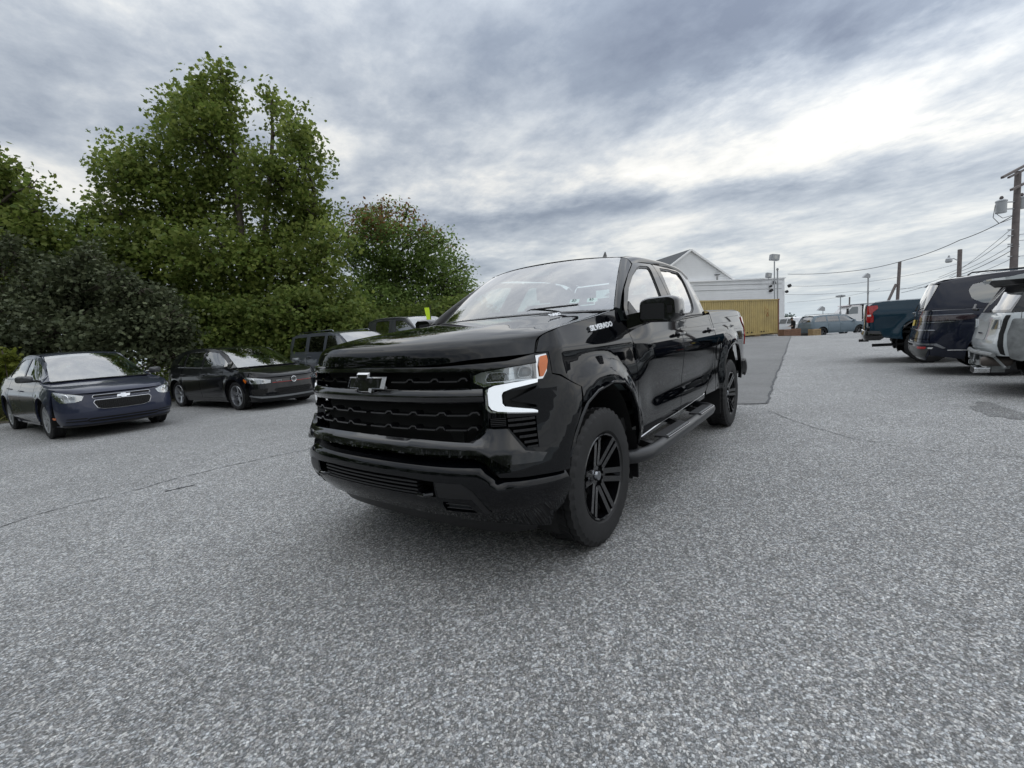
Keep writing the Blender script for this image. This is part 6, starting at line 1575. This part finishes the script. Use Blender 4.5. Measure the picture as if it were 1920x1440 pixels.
# utility pole at the right
DU=24
ub=at(1896,600,DU); ut=at(1909,322,DU); base=Vector((ub.x,ub.y,0))
up=thing('utility_pole','tall dark wooden utility pole with crossarms and transformers at the right edge','utility pole',tuple(base))
tp=ut-base; MB().tube([(0,0,0),tuple(tp*.5),tuple(tp)],.15,12,rs=[.18,.155,.13]).obj('wood_pole',POLE,up,smooth=True)
ax=(at(1960,288,DU+1)-at(1880,332,DU-2.2)).normalized()
def arm(u,v,u2,v2,D1,D2,w=.11):
    a=at(u,v,D1)-base;b=at(u2,v2,D2)-base; MB().bar(a,b,w,w).obj('crossarm',POLE,up)
arm(1879,333,1960,290,DU-1,DU+1.5); arm(1891,333,1962,298,DU-.6,DU+1.7,.09); arm(1896,356,1960,325,DU-.6,DU+1.2)
def can(u,v,D,hh,rr,nm='transformer'):
    p=at(u,v,D)-base; c=MB().lathe([(.001,-hh/2),(rr,-hh/2),(rr,hh/2),(rr*1.08,hh/2),(rr*1.08,hh/2+.05),(rr*.6,hh/2+.12),(.001,hh/2+.14)],20,'z',tuple(p)).obj(nm,GALV,up,smooth=True,sharp=35)
    MB().lathe([(.001,hh/2+.12),(.05,hh/2+.12),(.09,hh/2+.2),(.05,hh/2+.28),(.001,hh/2+.3)],10,'z',tuple(p)).obj('bushing',POLE,c)
    for dz in (-.1,.25): MB().bar(p+Vector((0,0,dz)),Vector((tp.x,tp.y,0))*((p.z+dz)/tp.z)+Vector((0,0,p.z+dz)),.05,.05).obj('bracket',GALV,c)
can(1877,389,DU,.56,.22); can(1915,382,DU+.2,.5,.21)
for v in (431,442,458,462,481): 
    p=at(1900,v,DU)-base; MB().bar(p-Rv*.28,p+Rv*.30,.05,.05).obj('pin',GALV,up)
WIRE=mat('grey cable',(.06,.06,.065),.7)
def wire(label,pts,r=.012,sag=0,grp='overhead wires'):
    P=[at(*p) for p in pts]; out=[]
    for a,b in zip(P,P[1:]):
        n=16; L_=(b-a).length
        for i in range(n+(1 if b is P[-1] else 0)):
            k=i/n; q=a.lerp(b,k); q.z-=sag*4*k*(1-k); out.append(q)
    c=out[0].copy(); o=MB().tube([tuple(p-c) for p in out],r,5).obj('overhead_wire',WIRE,None); o.location=c; return tag(o,label,'wire',grp)
wire('thick black service cable from the transformer pole to the building corner',[(1477,514,45),(1600,508,39),(1700,487,33),(1800,450,28),(1898,405,24)],.022,.1)
wire('thin wire above the teal pickup, upper of the pair from the building',[(1484,536.5,46),(1630,528,46),(1795,495,46)],.013,.15)
wire('thin wire above the teal pickup, lower of the pair from the building',[(1472,552,46),(1600,546,46),(1690,541,46),(1795,528,46)],.013,.15)
wire('faint lowest wire crossing towards the box truck',[(1476,567,60),(1575,557,60),(1650,541,60)],.013,.1)
wire('steep thin wire from the utility pole, topmost of the fan',[(1780,520,40),(1894,431,24)],.012,.1)
wire('steep thin wire from the utility pole, second of the fan',[(1760,520,40),(1830,488,30),(1894,442,24)],.014,.05)
wire('dark doubled wire from the utility pole to the slanted brace pole',[(1688,543,46),(1790,512,34),(1894,461,24)],.013,.15)
wire('dark wire just under the doubled one',[(1690,549,46),(1800,515,33),(1894,471,24)],.018,.1)
wire('lower wire leaving the utility pole towards the midnight blue SUV roof',[(1830,513,30),(1894,486,24)],.012,.05)
wire('short wire from the utility pole out of the right edge, upper',[(1900,441,24),(1945,436,24)],.012)
wire('short wire from the utility pole out of the right edge, middle',[(1900,452,24),(1945,448,24)],.012)
wire('short wire from the utility pole out of the right edge, lower',[(1900,481,24),(1945,478,24)],.012)
wire('looping drop cable hanging under the left transformer',[(1866,385,24),(1862,408,24),(1873,419,24),(1897,410,24)],.016)
wire('second looping drop cable hanging under the left transformer',[(1867,400,24),(1880,409,24),(1897,404,24)],.014)
# two further poles
D2=46
for nm,lab,pa,pb,D in (('wooden_post','plain leaning grey post standing over the teal pickup',(1680,600),(1687,491),D2),('street_light','grey post with a hooded lamp on a short arm above the midnight blue SUV',(1795,600),(1800,468),36),('wooden_post','short far post rising behind the white box truck',(1592,600),(1593,557),70)):
    a=at(*pa,D);b=at(*pb,D); t=thing(nm,lab,'pole' if nm!='street_light' else 'street light',(a.x,a.y,terr(a.x,a.y))); tp2=b-Vector(t.location)
    MB().tube([(0,0,0),tuple(tp2)],.14 if D<60 else .1,8).obj('post',POLE,t,smooth=True)
    if nm=='street_light':
        q=at(1797,489,D)-t.location; e=at(1779,486,D)-t.location
        MB().tube([tuple(q),tuple(q.lerp(e,.5)+Vector((0,0,.12))),tuple(e)],.035,6).obj('arm',GALV,t)
        MB().lathe([(.001,.30),(.05,.28),(.08,.12),(.20,.02),(.22,-.18),(.16,-.26),(.001,-.28)],14,'z',tuple(e)).obj('lamp_hood',GALV,t,smooth=True)
a=at(1658,580,D2);b=at(1680,533,D2); t=thing('brace_post','slanting brace post leaning against the grey post','pole',(a.x,a.y,terr(a.x,a.y)))
MB().tube([(0,0,0),tuple(a-t.location),tuple(b-t.location)],.12,8).obj('post',POLE,t)
# ---------------------------------------------------------------- far vehicles, person, crates
import copy as _c
ra=math.atan2(Rv.y,Rv.x)
sp=dict(CRX); sp['step']=.16; sp['rbz']=.40
p=gat(1595,600,38.5)
suv,_=make_car('crossover_suv','blue-grey SUV seen from its side at the far end of the lot','suv',sp,BLGR,tuple(p),ra+R(2),gl=GLSD,glr=GLSD,rimm=GLOSSB)
rails(suv,-1.4,-3.5,1.83,.62,m=TRIM)
sp=dict(BIG); sp['step']=.16; TT=Body(sp)
sp['feat']=[('grille',DARK,[(0,1.05),(.62,1.05),(.58,.72),(0,.70)],.01,.02,'c'),('headlight',CHR,[(.68,1.06),(.98,1.05),(.98,.90),(.68,.88)],.01,.02,'s'),('lower_grille',DARK,[(0,.60),(.7,.60),(.7,.46),(0,.46)],.01,.02,'c')]
p=gat(1514,600,41.5)
make_car('sport_utility_vehicle','white SUV with a black grille facing the camera beside the blue-grey SUV','suv',sp,WHTP,(p.x,p.y,p.z),R(36)+R(8),gl=GLSD,glr=GLSD,sc=.92,rimm=GLOSSB)
sp=dict(SED); sp['step']=.16; p=gat(1484,600,46)
sp['feat']=[('grille',DARK,[(0,.65),(.4,.65),(.34,.5),(0,.48)],.01,.02,'c')]
make_car('sedan','white car behind the standing person, mostly hidden','car',sp,WHTP,(p.x,p.y,p.z),ra-R(150),rimm=GLOSSB)
# box truck
def boxtruck():
    p=gat(1604,600,60); t=thing('box_truck','white box truck with a sloped roof fairing parked beyond the blue-grey SUV','truck',tuple(p),ra)
    z=p.z; S_=60/868; top=at(1604,571,60).z-z; 
    W_=mat('truck box white',(.66,.70,.72),.4); 
    MB().box((3.4,0,(top+1)/2),(6.6,2.5,top-1)).obj('cargo_box',W_,t); MB().box((.13,-0,(top+1)/2),(.1,2.54,top-.98)).obj('box_frame',DCHR,t)
    MB().box((3.2,0,top+.02),(6.8,2.52,.08)).obj('box_rail',DCHR,t)
    c=link('cab',bpy.data.meshes.new('cab'),None,t)
    cabm=mat('cab white',(.70,.70,.70),.3)
    prof=[(0,.6),(0,2.75),(-1.25,2.75),(-2.1,1.9),(-2.35,1.2),(-2.4,.6)]
    MB().prism(prof,lambda x,z:(x,-1.15,z),lambda x,z:(x,1.15,z)).obj('cab_body',cabm,c,bevel=.04)
    MB().prism([(-.05,2.76),(-.05,top-.05),(-.8,top-.25),(-1.6,2.90),(-1.7,2.76)],lambda x,z:(x,-1.05,z),lambda x,z:(x,1.05,z)).obj('roof_fairing',mat('fairing pink white',(.66,.60,.60),.4),c,bevel=.05)
    MB().prism([(-.55,1.75),(-.55,2.6),(-1.30,2.6),(-1.85,1.95),(-1.85,1.75)],lambda x,z:(x,-1.17,z),lambda x,z:(x,-1.16,z)).obj('side_window',GLSD,c)
    MB().prism([(-.55,1.75),(-.55,2.6),(-1.30,2.6),(-1.85,1.95),(-1.85,1.75)],lambda x,z:(x,1.16,z),lambda x,z:(x,1.17,z)).obj('side_window',GLSD,c)
    MB().box((-2.0,-1.35,2.1),(.2,.15,.7)).obj('side_mirror',TRIM,c)
    w=wheel(t,(-1.3,-1.0,.5),.5,.28,.29,'cover',-1,n=32); copy_wheel(w,(-1.3,1.0,.5),1); copy_wheel(w,(4.6,-1.0,.5),-1); copy_wheel(w,(4.6,1.0,.5),1)
    MB().box((3.0,0,.8),(7,1.0,.2)).obj('chassis',CHASS,t)
boxtruck()
# person: dark clothes, head bent, seen in profile
def person():
    p=gat(1487,600,39.5); t=thing('person','person in black clothes with head bowed, standing beside the container end','person',tuple(p),ra)
    SK=mat('skin',(.42,.27,.20),.6); CL=mat('black clothing',(.012,.012,.014),.8); HR=mat('dark hair',(.03,.022,.018),.7)
    P={'pel':(0,0,.93),'sp':(.02,0,1.15),'ch':(.0,0,1.36),'nk':(-.05,0,1.50),'hd':(-.10,0,1.58),'hd2':(-.12,0,1.67),
       'lh':(0,.10,.90),'lk':(-.03,.11,.50),'la':(.02,.11,.09),'lt':(-.13,.12,.04),'rh':(0,-.10,.90),'rk':(.0,-.11,.50),'ra':(.06,-.11,.09),'rt':(-.09,-.12,.04),
       'ls':(.0,.19,1.40),'le':(.03,.24,1.13),'lw':(-.20,.20,1.02),'lf':(-.28,.18,1.02),'rs':(.0,-.19,1.40),'re':(.04,-.24,1.13),'rw':(-.19,-.20,1.00),'rf':(-.27,-.18,1.0)}
    E_=[('pel','sp'),('sp','ch'),('ch','nk'),('nk','hd'),('hd','hd2'),('pel','lh'),('lh','lk'),('lk','la'),('la','lt'),('pel','rh'),('rh','rk'),('rk','ra'),('ra','rt'),('ch','ls'),('ls','le'),('le','lw'),('lw','lf'),('ch','rs'),('rs','re'),('re','rw'),('rw','rf')]
    r={'pel':.15,'sp':.14,'ch':.16,'nk':.065,'hd':.095,'hd2':.10,'lh':.10,'rh':.10,'lk':.07,'rk':.07,'la':.05,'ra':.05,'lt':.045,'rt':.045,'ls':.075,'rs':.075,'le':.055,'re':.055,'lw':.038,'rw':.038,'lf':.035,'rf':.035}
    ks=list(P); me=bpy.data.meshes.new('body'); me.from_pydata([P[k] for k in ks],[(ks.index(a),ks.index(b)) for a,b in E_],[])
    o=link('body',me,None,t); me.materials.append(CL); me.materials.append(SK)
    m=o.modifiers.new('s','SKIN'); 
    for i,k in enumerate(ks): me.skin_vertices[0].data[i].radius=(r[k],r[k]); me.skin_vertices[0].data[i].use_root=(k=='pel')
    o.modifiers.new('sd','SUBSURF').levels=2; o.modifiers[-1].render_levels=2
    dg=bpy.context.evaluated_depsgraph_get(); bpy.context.view_layer.update(); me2=bpy.data.meshes.new_from_object(o.evaluated_get(dg)); o.modifiers.clear(); o.data=me2
    if len(me2.materials)<2: me2.materials.clear(); me2.materials.append(CL); me2.materials.append(SK)
    for f in me2.polygons:
        c=f.center; f.use_smooth=True; f.material_index=1 if (c.z>1.52 or (c.x<-.17 and .9<c.z<1.1)) else 0
    MB().lathe([(.001,.115),(.06,.10),(.10,.05),(.112,0),(.108,-.05)],16,'z',(-.105,0,1.665)).obj('hair',HR,t,smooth=True)
    for s in (1,-1):
        MB().box((-.205,s*.035,1.64),(.012,.02,.01)).obj('eye',HR,t)
        for k in range(5): MB().tube([(-.27,s*(.18-.018*k+.03),1.015),(-.33,s*(.18-.018*k+.03),1.0-.004*k),(-.35,s*(.18-.018*k+.03),.97)],.009,5).obj('finger',SK,t)
person()
def crate(name,label,u,v,D,w,h,dp,m,cat='crate'):
    p=gat(u,v,D); t=thing(name,label,cat,tuple(p),ra); 
    for k in range(4): MB().box((0,0,h*(k+.5)/4),(w,dp,h/4-.02)).obj('board',m,t)
    for sx in (-1,1): MB().box((sx*(w/2-.05),0,h/2),(.08,dp+.03,h+.01)).obj('batten',m,t)
    return t
crate('wooden_crate','low brown wooden crate at the container\'s rusty end',1480,620,36,1.3,.62,.8,mat('brown board',(.20,.11,.07),.8,var=(5,.7,1.2)))
crate('wooden_crate','small pale crate in front of the blue-grey SUV\'s rear',1527,620,36,.62,.50,.6,WOOD)
b_=crate('wooden_crate','long dark low crate between the pale and the brown crates',1507,620,37,1.5,.30,.7,mat('dark board',(.03,.028,.026),.8))
# ---------------------------------------------------------------- trees
def leafmat(name,c1,c2,tr=.5,rough=.55):
    m=bpy.data.materials.new(name); m.use_nodes=True; nt=m.node_tree; b=nt.nodes['Principled BSDF']; L=nt.links.new
    g=_nd(nt,'ShaderNodeNewGeometry',{}); rp=_nd(nt,'ShaderNodeValToRGB',{}); L(g.outputs['Random Per Island'],rp.inputs[0])
    e=rp.color_ramp.elements; e[0].position=0; e[0].color=(*c1,1); e[1].position=1; e[1].color=(*c2,1)
    tc=_nd(nt,'ShaderNodeTexCoord',{}); n=_nd(nt,'ShaderNodeTexNoise',{}); L(tc.outputs['Object'],n.inputs['Vector']); n.inputs['Scale'].default_value=.9; n.inputs['Detail'].default_value=3
    r=_nd(nt,'ShaderNodeMapRange',{}); L(n.outputs['Fac'],r.inputs[0]); r.inputs[1].default_value=.32; r.inputs[2].default_value=.68; r.inputs[3].default_value=.70; r.inputs[4].default_value=1.35
    s=_nd(nt,'ShaderNodeVectorMath',{'operation':'SCALE'}); L(rp.outputs[0],s.inputs[0]); L(r.outputs[0],s.inputs['Scale']); L(s.outputs[0],b.inputs['Base Color'])
    b.inputs['Roughness'].default_value=rough; b.inputs['Specular IOR Level'].default_value=.18
    t=_nd(nt,'ShaderNodeBsdfTranslucent',{}); L(s.outputs[0],t.inputs[0]); mx=_nd(nt,'ShaderNodeMixShader',{}); mx.inputs[0].default_value=tr
    L(b.outputs[0],mx.inputs[1]); L(t.outputs[0],mx.inputs[2]); L(mx.outputs[0],nt.nodes['Material Output'].inputs[0]); return m
LF_SYC=leafmat('sycamore leaves',(.105,.158,.034),(.235,.275,.068))
LF_MAP=leafmat('green maple leaves',(.095,.155,.040),(.205,.275,.075))
LF_RED=leafmat('turning leaves',(.17,.07,.03),(.22,.15,.06))
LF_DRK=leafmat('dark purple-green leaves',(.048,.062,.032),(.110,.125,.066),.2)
LF_YEL=leafmat('yellow-green leaves',(.11,.15,.02),(.24,.26,.05))
LF_GRN=leafmat('hedge leaves',(.090,.138,.032),(.195,.235,.060))
BARK=mat('bark',(.085,.07,.055),.9,var=(6,.6,1.4),bump=(12,.5,.02))
LEAF=np.array([(0,0,0),(.42,.10,.05),(.34,.34,.02),(.52,.62,-.04),(.22,.66,.0),(0,1.0,-.10),(-.22,.66,.0),(-.52,.62,-.04),(-.34,.34,.02),(-.42,.10,.05)])
LEAF2=np.array([(0,0,0),(.30,.35,.06),(.22,.75,.0),(0,1.0,-.10),(-.22,.75,.0),(-.30,.35,.06)])
def leaves(name,pts,size,m,parent,rs,shape=LEAF,out=None,ctr=None):
    n=len(pts); k=len(shape)
    az=rs.uniform(0,2*np.pi,n); tilt=rs.normal(R(62),R(28),n); roll=rs.normal(0,.6,n); sz=size*rs.uniform(.55,1.25,n)
    # leaf local: y axis along the blade pointing outward and down, z normal roughly upward
    d=np.stack([np.cos(az),np.sin(az),np.zeros(n)],1)
    if ctr is not None:
        o=pts-ctr; o/=np.linalg.norm(o,axis=1)[:,None]+1e-9; d=d*.75+o*.9; d/=np.linalg.norm(d,axis=1)[:,None]+1e-9
    yv=d*np.sin(tilt)[:,None]; yv[:,2]-=np.cos(tilt)*rs.choice([1,1,1,-.6],n); yv/=np.linalg.norm(yv,axis=1)[:,None]+1e-9
    up=np.zeros((n,3)); up[:,2]=1; up+=rs.normal(0,.45,(n,3)); xv=np.cross(yv,up); xv/=np.linalg.norm(xv,axis=1)[:,None]+1e-9
    zv=np.cross(xv,yv); c,s=np.cos(roll)[:,None],np.sin(roll)[:,None]; xv,zv=xv*c+zv*s,zv*c-xv*s
    V=pts[:,None,:]+sz[:,None,None]*(shape[None,:,0:1]*xv[:,None,:]+shape[None,:,1:2]*yv[:,None,:]+shape[None,:,2:3]*zv[:,None,:])
    me=bpy.data.meshes.new(name); me.vertices.add(n*k); me.vertices.foreach_set('co',V.astype(np.float32).ravel())
    me.loops.add(n*k); me.loops.foreach_set('vertex_index',np.arange(n*k,dtype=np.int32)); me.polygons.add(n); me.polygons.foreach_set('loop_start',(np.arange(n)*k).astype(np.int32))
    try: me.polygons.foreach_set('loop_total',np.full(n,k,dtype=np.int32))
    except Exception: pass
    me.update(calc_edges=True); me.validate()
    return link(name,me,m,parent)
def tree(name,label,cat,base,D,lobes,nleaf,size,m,seed,trunk=.2,tops=None,grp=None,shape=LEAF,dsp=.5,hollow=.55,clump=.34,extra=None,leaders=None):
    """lobes: (px,py,rx,ry[,depth]) crown masses given where they stand; every lobe is a true ellipsoid of clumps"""
    rs=np.random.RandomState(seed); B=Vector(base) if len(base)==3 else None
    if B is None: p=at(base[0],600,base[1]); B=Vector((p.x,p.y,terr(p.x,p.y)))
    t=thing(name,label,cat,tuple(B),0,grp); S_=D/868
    L_=[]; 
    for l in lobes:
        dd=l[4] if len(l)>4 else rs.uniform(-dsp,dsp); c=at(l[0],l[1],D+dd)-B; L_.append((c,l[2]*S_,l[3]*S_))
    vol=np.array([a*a*b for _,a,b in L_])**.72; share=vol/vol.sum(); allp=[];clc=[];allred=[]
    for (c,a,b),sh in zip(L_,share):
        nl=int(nleaf*sh); nc=max(6,int(nl/34)); u=rs.normal(size=(nc,3)); u/=np.linalg.norm(u,axis=1)[:,None]; rr=hollow+(1-hollow)*rs.uniform(0,1,nc)**.6
        cc=np.array(c)+u*rr[:,None]*np.array([a,a,b])*rs.uniform(.82,1.10,nc)[:,None]; clc.append(cc)
        w=rs.choice(nc,nl); q=cc[w]+np.clip(rs.normal(size=(nl,3)),-1.7,1.7)*np.array([clump,clump,clump*.62]); allp.append(q)
    P=np.concatenate(allp); P=P[P[:,2]>.12]
    if tops is None: leaves('crown',P,size,m,t,rs,shape)
    else:
        k=tops(P,rs); leaves('crown',P[~k],size,m,t,rs,shape); leaves('crown_tips',P[k],size,LF_RED,t,rs,shape)
    # wood
    b=MB(); tops_=leaders or [max(L_,key=lambda l:l[0].z+l[2]*.6)[0]]
    if leaders: tops_=[at(u,v,D+dd)-B for u,v,dd in leaders]
    stems=[]
    for tpv in tops_:
        pts=[Vector((0,0,-.2))+Vector((tpv.x,tpv.y,0))*.06*0,Vector((tpv.x*.25,tpv.y*.25,tpv.z*.25))+Vector(rs.normal(0,.08,3)),Vector((tpv.x*.6,tpv.y*.6,tpv.z*.55))+Vector(rs.normal(0,.1,3)),Vector((tpv.x*.92,tpv.y*.92,tpv.z*.85)),tpv]
        cv=cur([tuple(p) for p in pts]); pp=[cv(i/14) for i in range(15)]; b.tube(pp,trunk,9,rs=[trunk*(1-.86*i/14) for i in range(15)]); stems.append(pp)
    for (c,a,bb),cc in zip(L_,clc):
        st=min(stems,key=lambda s:min((q-c).length for q in s)); cand=[q for q in st if q.z<c.z-.1] or [st[2]]; s0=min(cand,key=lambda q:(q-c).length+abs(q.z-(c.z-1.0))*.4)
        b.tube([s0,s0.lerp(c,.5)+Vector((0,0,.15)),c],.05,6,rs=[trunk*.38,trunk*.26,trunk*.12])
        for q in cc[:: max(1,len(cc)//14)]:
            q=Vector(q); b.tube([c.lerp(s0,.3),c.lerp(q,.5)+Vector((0,0,.05)),q],.02,4,cap=False,rs=[trunk*.10,.018,.006])
    b.obj('trunk',BARK,t,smooth=True,sharp=60)
    return t
big=[(408,195,40,62),(418,146,20,34),(372,190,28,40),(345,215,52,60),(385,270,80,80),(300,330,85,80),(235,335,52,48),(215,400,45,40),(430,370,90,80),(516,192,20,40),(546,245,34,58),(565,300,50,70),(590,380,42,70),(560,420,80,70),(505,335,55,55),
     (330,430,100,70),(250,470,70,60),(410,480,100,70),(510,500,90,70),(610,470,50,60),(360,560,110,70),(470,590,110,60),(590,560,80,60),(640,600,50,50),(420,640,120,45),(560,650,110,40),(340,620,80,50)]
tree('sycamore_tree','tall broad green tree with two pointed tops behind the black hatchback','tree',(470,17.6),17.5,big,62000,.148,LF_SYC,11,.20,dsp=1.2,grp=None,leaders=[(425,150,.2),(508,190,.6),(300,330,0),(590,360,.5)],hollow=.24,clump=.27)
red=lambda P,rs:((P[:,2]+rs.normal(0,.5,len(P)))>5.3)&(rs.uniform(0,1,len(P))<.75)
mp=[(690,440,48,50),(720,425,38,45),(765,450,45,45),(810,480,50,45),(840,520,45,45),(700,500,60,50),(760,520,70,50),(820,560,60,40),(680,560,60,50),(740,580,80,45),(860,555,28,40),(800,600,80,35),(660,470,25,45),(675,410,12,30),(715,395,10,25),(765,405,10,22),(800,425,9,22),(833,450,10,24),(875,500,12,20)]
tree('maple_tree','rounded green maple with reddish-orange tips at the right end of the tree belt','tree',(770,25),24,mp,30000,.17,LF_MAP,5,.2,tops=lambda P,rs:((P[:,2]+rs.normal(0,.5,len(P)))>6.9)&(rs.uniform(0,1,len(P))<.5),dsp=1.3,hollow=.35,clump=.33,shape=LEAF2)
lt=[(-8,330,26,55),(22,360,22,34),(10,400,50,45),(66,350,10,26),(72,392,18,24),(50,435,45,36),(-40,380,70,90),(10,470,80,60),(-60,500,80,80),(75,470,40,30)]
tree('sycamore_tree','tree cut off by the left edge, higher than the dark shrubbery beside it','tree',(-20,15.5),15.5,lt,14000,.16,LF_SYC,21,.18,dsp=.8,hollow=.35,clump=.28)
md=[(150,412,22,20),(128,445,24,22),(190,440,26,24),(100,480,50,36),(170,480,60,36),(225,500,50,40),(120,530,70,45),(60,540,60,45),(200,550,80,45)]
tree('shade_tree','lower open-crowned tree in the gap left of the two-topped tree','tree',(140,17),16.8,md,12000,.15,LF_GRN,31,.14,dsp=.8,hollow=.3,clump=.27)
dk=[(110,500,26,24),(215,520,30,26),(60,505,24,20),(255,545,26,26),(330,600,34,40),(20,470,34,30),(165,478,26,20),(90,560,70,50),(180,580,70,50),(260,590,60,50),(30,590,60,60),(120,620,110,50),(230,630,90,45),(300,635,50,35),(40,640,70,45),(320,665,40,28),(290,560,40,36),(150,520,60,34)]
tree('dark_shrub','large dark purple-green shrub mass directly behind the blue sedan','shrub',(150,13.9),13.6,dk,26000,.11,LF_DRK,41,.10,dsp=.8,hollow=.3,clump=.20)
lo=[(350,640,60,40),(430,650,70,36),(520,640,60,36),(600,620,60,36),(480,600,70,40),(650,590,50,36),(560,580,60,40),(400,590,70,40),(680,620,50,26),(340,600,40,40)]
tree('leafy_shrub','green shrub thicket at the foot of the trees behind hatchback and slate SUV','shrub',(500,16.6),16.2,lo,22000,.13,LF_GRN,51,.08,dsp=.6,hollow=.4,clump=.22)
lo2=[(760,600,50,28),(820,590,50,28),(700,600,50,28),(870,575,40,22),(890,590,40,20)]
tree('leafy_shrub','low green shrub line under the maple behind the black truck\'s hood','shrub',(790,22),21.5,lo2,9000,.14,LF_GRN,53,.08,dsp=.6,hollow=.4,clump=.25)
yl=[(2,700,22,20),(8,672,16,16),(-24,690,30,34),(0,740,20,20),(-30,740,30,26)]
tree('yellowing_shrub','small yellow-green bush at the left edge beside the blue sedan','shrub',(-5,11.5),11.4,yl,2600,.10,LF_YEL,61,.03,dsp=.3,hollow=.3,clump=.13)
# far belt that closes the view between the trunks, and distant trees by the container
for i,(u,D,h,w,c) in enumerate(((-150,23,5,5,0),(60,24,5,5,0),(230,25,5,5,0),(400,26,5.5,5,0),(560,27,5.2,5,0),(700,30,5,5,0))):
    p=at(u,600,D); S_=868/D
    hz_=720-868*math.tan(PIT)+(960-u)*math.tan(-ROL)*-1*-1
    py=at(u,600,D); vv=lambda z:600+(py.z-z)*S_
    lob=[(u+dx*S_,vv(z),1.7*S_,1.5*S_) for dx,z in ((-2.4,1.4),(0,1.6),(2.4,1.3),(-1.2,3.2),(1.4,3.3),(0,4.3))]
    tree('background_tree',('far dark tree filling the view behind the %s'%('left edge tree','dark shrub','open-crowned tree','two-topped tree','two-topped tree\'s right side','maple')[i]),'tree',(u,D),D,lob,5000,.2,LF_GRN,70+i,.14,dsp=1.2,hollow=.3,clump=.4,grp='far trees behind the belt',shape=LEAF2)
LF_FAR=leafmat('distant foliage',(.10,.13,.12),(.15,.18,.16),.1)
for i,(u,v,D,rx,ry) in enumerate(((1476,600,120,9,8),(1468,603,115,8,7),(1497,603,130,7,7),(1505,606,125,7,5))):
    lob=[(u,v,rx,ry),(u+rx*.6,v+ry*.5,rx*.7,ry*.7),(u-rx*.6,v+ry*.5,rx*.7,ry*.7),(u,v+ry,rx,ry*.8)]
    tree('distant_tree',('far hazy round tree just right of the container end','far hazy tree partly behind the container end','far hazy tree right of the standing person','far hazy low tree above the white SUV')[i],'tree',(u,D),D,lob,900,.7,LF_FAR,90+i,.2,dsp=1,hollow=.2,clump=.5,grp='distant trees on the horizon',shape=LEAF2)
# grass verge under the belt
def verge():
    rs=np.random.RandomState(5); a=gnd(-260,850); n=26000
    xs=rs.uniform(-24,6,n); ys=rs.uniform(-21,-13.9,n); k=rs.uniform(0,1,n)<np.clip((-13.9-ys)*1.2+.25,0,1); P=np.stack([xs,ys,np.zeros(n)],1)[k]
    sh=np.array([(0,0,0),(.10,.0,0),(.06,.6,.05),(0,1,.15),(-.02,.5,.0)]); o=leaves('grass',P,.26,leafmat('verge grass',(.05,.075,.02),(.16,.15,.06)),None,rs,sh)
    me=o.data; co=np.zeros(len(me.vertices)*3,dtype=np.float32); me.vertices.foreach_get('co',co); co=co.reshape(-1,3); co[:,2]=np.abs(co[:,2])+.01; me.vertices.foreach_set('co',co.ravel()); me.update(); tag(o,kind='stuff')
    so=mk('soil_strip',[(-30,-13.8,.012),(8,-13.8,.012),(8,-40,.012),(-30,-40,.012)],[(0,1,2,3)],mat('leaf litter soil',(.07,.06,.04),.95,var=(4,.6,1.4),bump=(8,.5,.03))); 
    if so.data.polygons[0].normal.z<0: so.data.flip_normals()
    tag(so,kind='structure')
verge()

def unseen_treeline():
    """unseen belt of trees added behind the viewpoint to darken what the paint reflects"""
    rs=np.random.RandomState(9); path=[(4,-16),(12,-14),(19,-9),(24,0),(26,12),(22,24)]
    P=[]
    for (a,b),(c,d) in zip(path,path[1:]):
        L_=math.hypot(c-a,d-b)
        for i in range(int(L_/2.2)):
            k=(i+.5)/(L_/2.2); x=a+(c-a)*k;y=b+(d-b)*k; hh=rs.uniform(5.2,7.8)
            for j in range(4):
                u=rs.normal(size=(260,3)); u/=np.linalg.norm(u,axis=1)[:,None]; P.append(np.array([x+rs.uniform(-1,1),y+rs.uniform(-1,1),hh*(.2+.23*j)])+u*np.array([2.0,2.0,1.3]))
    o=leaves('unseen_treeline',np.concatenate(P),.55,LF_GRN,None,rs,LEAF2); tag(o,kind='stuff')
unseen_treeline()
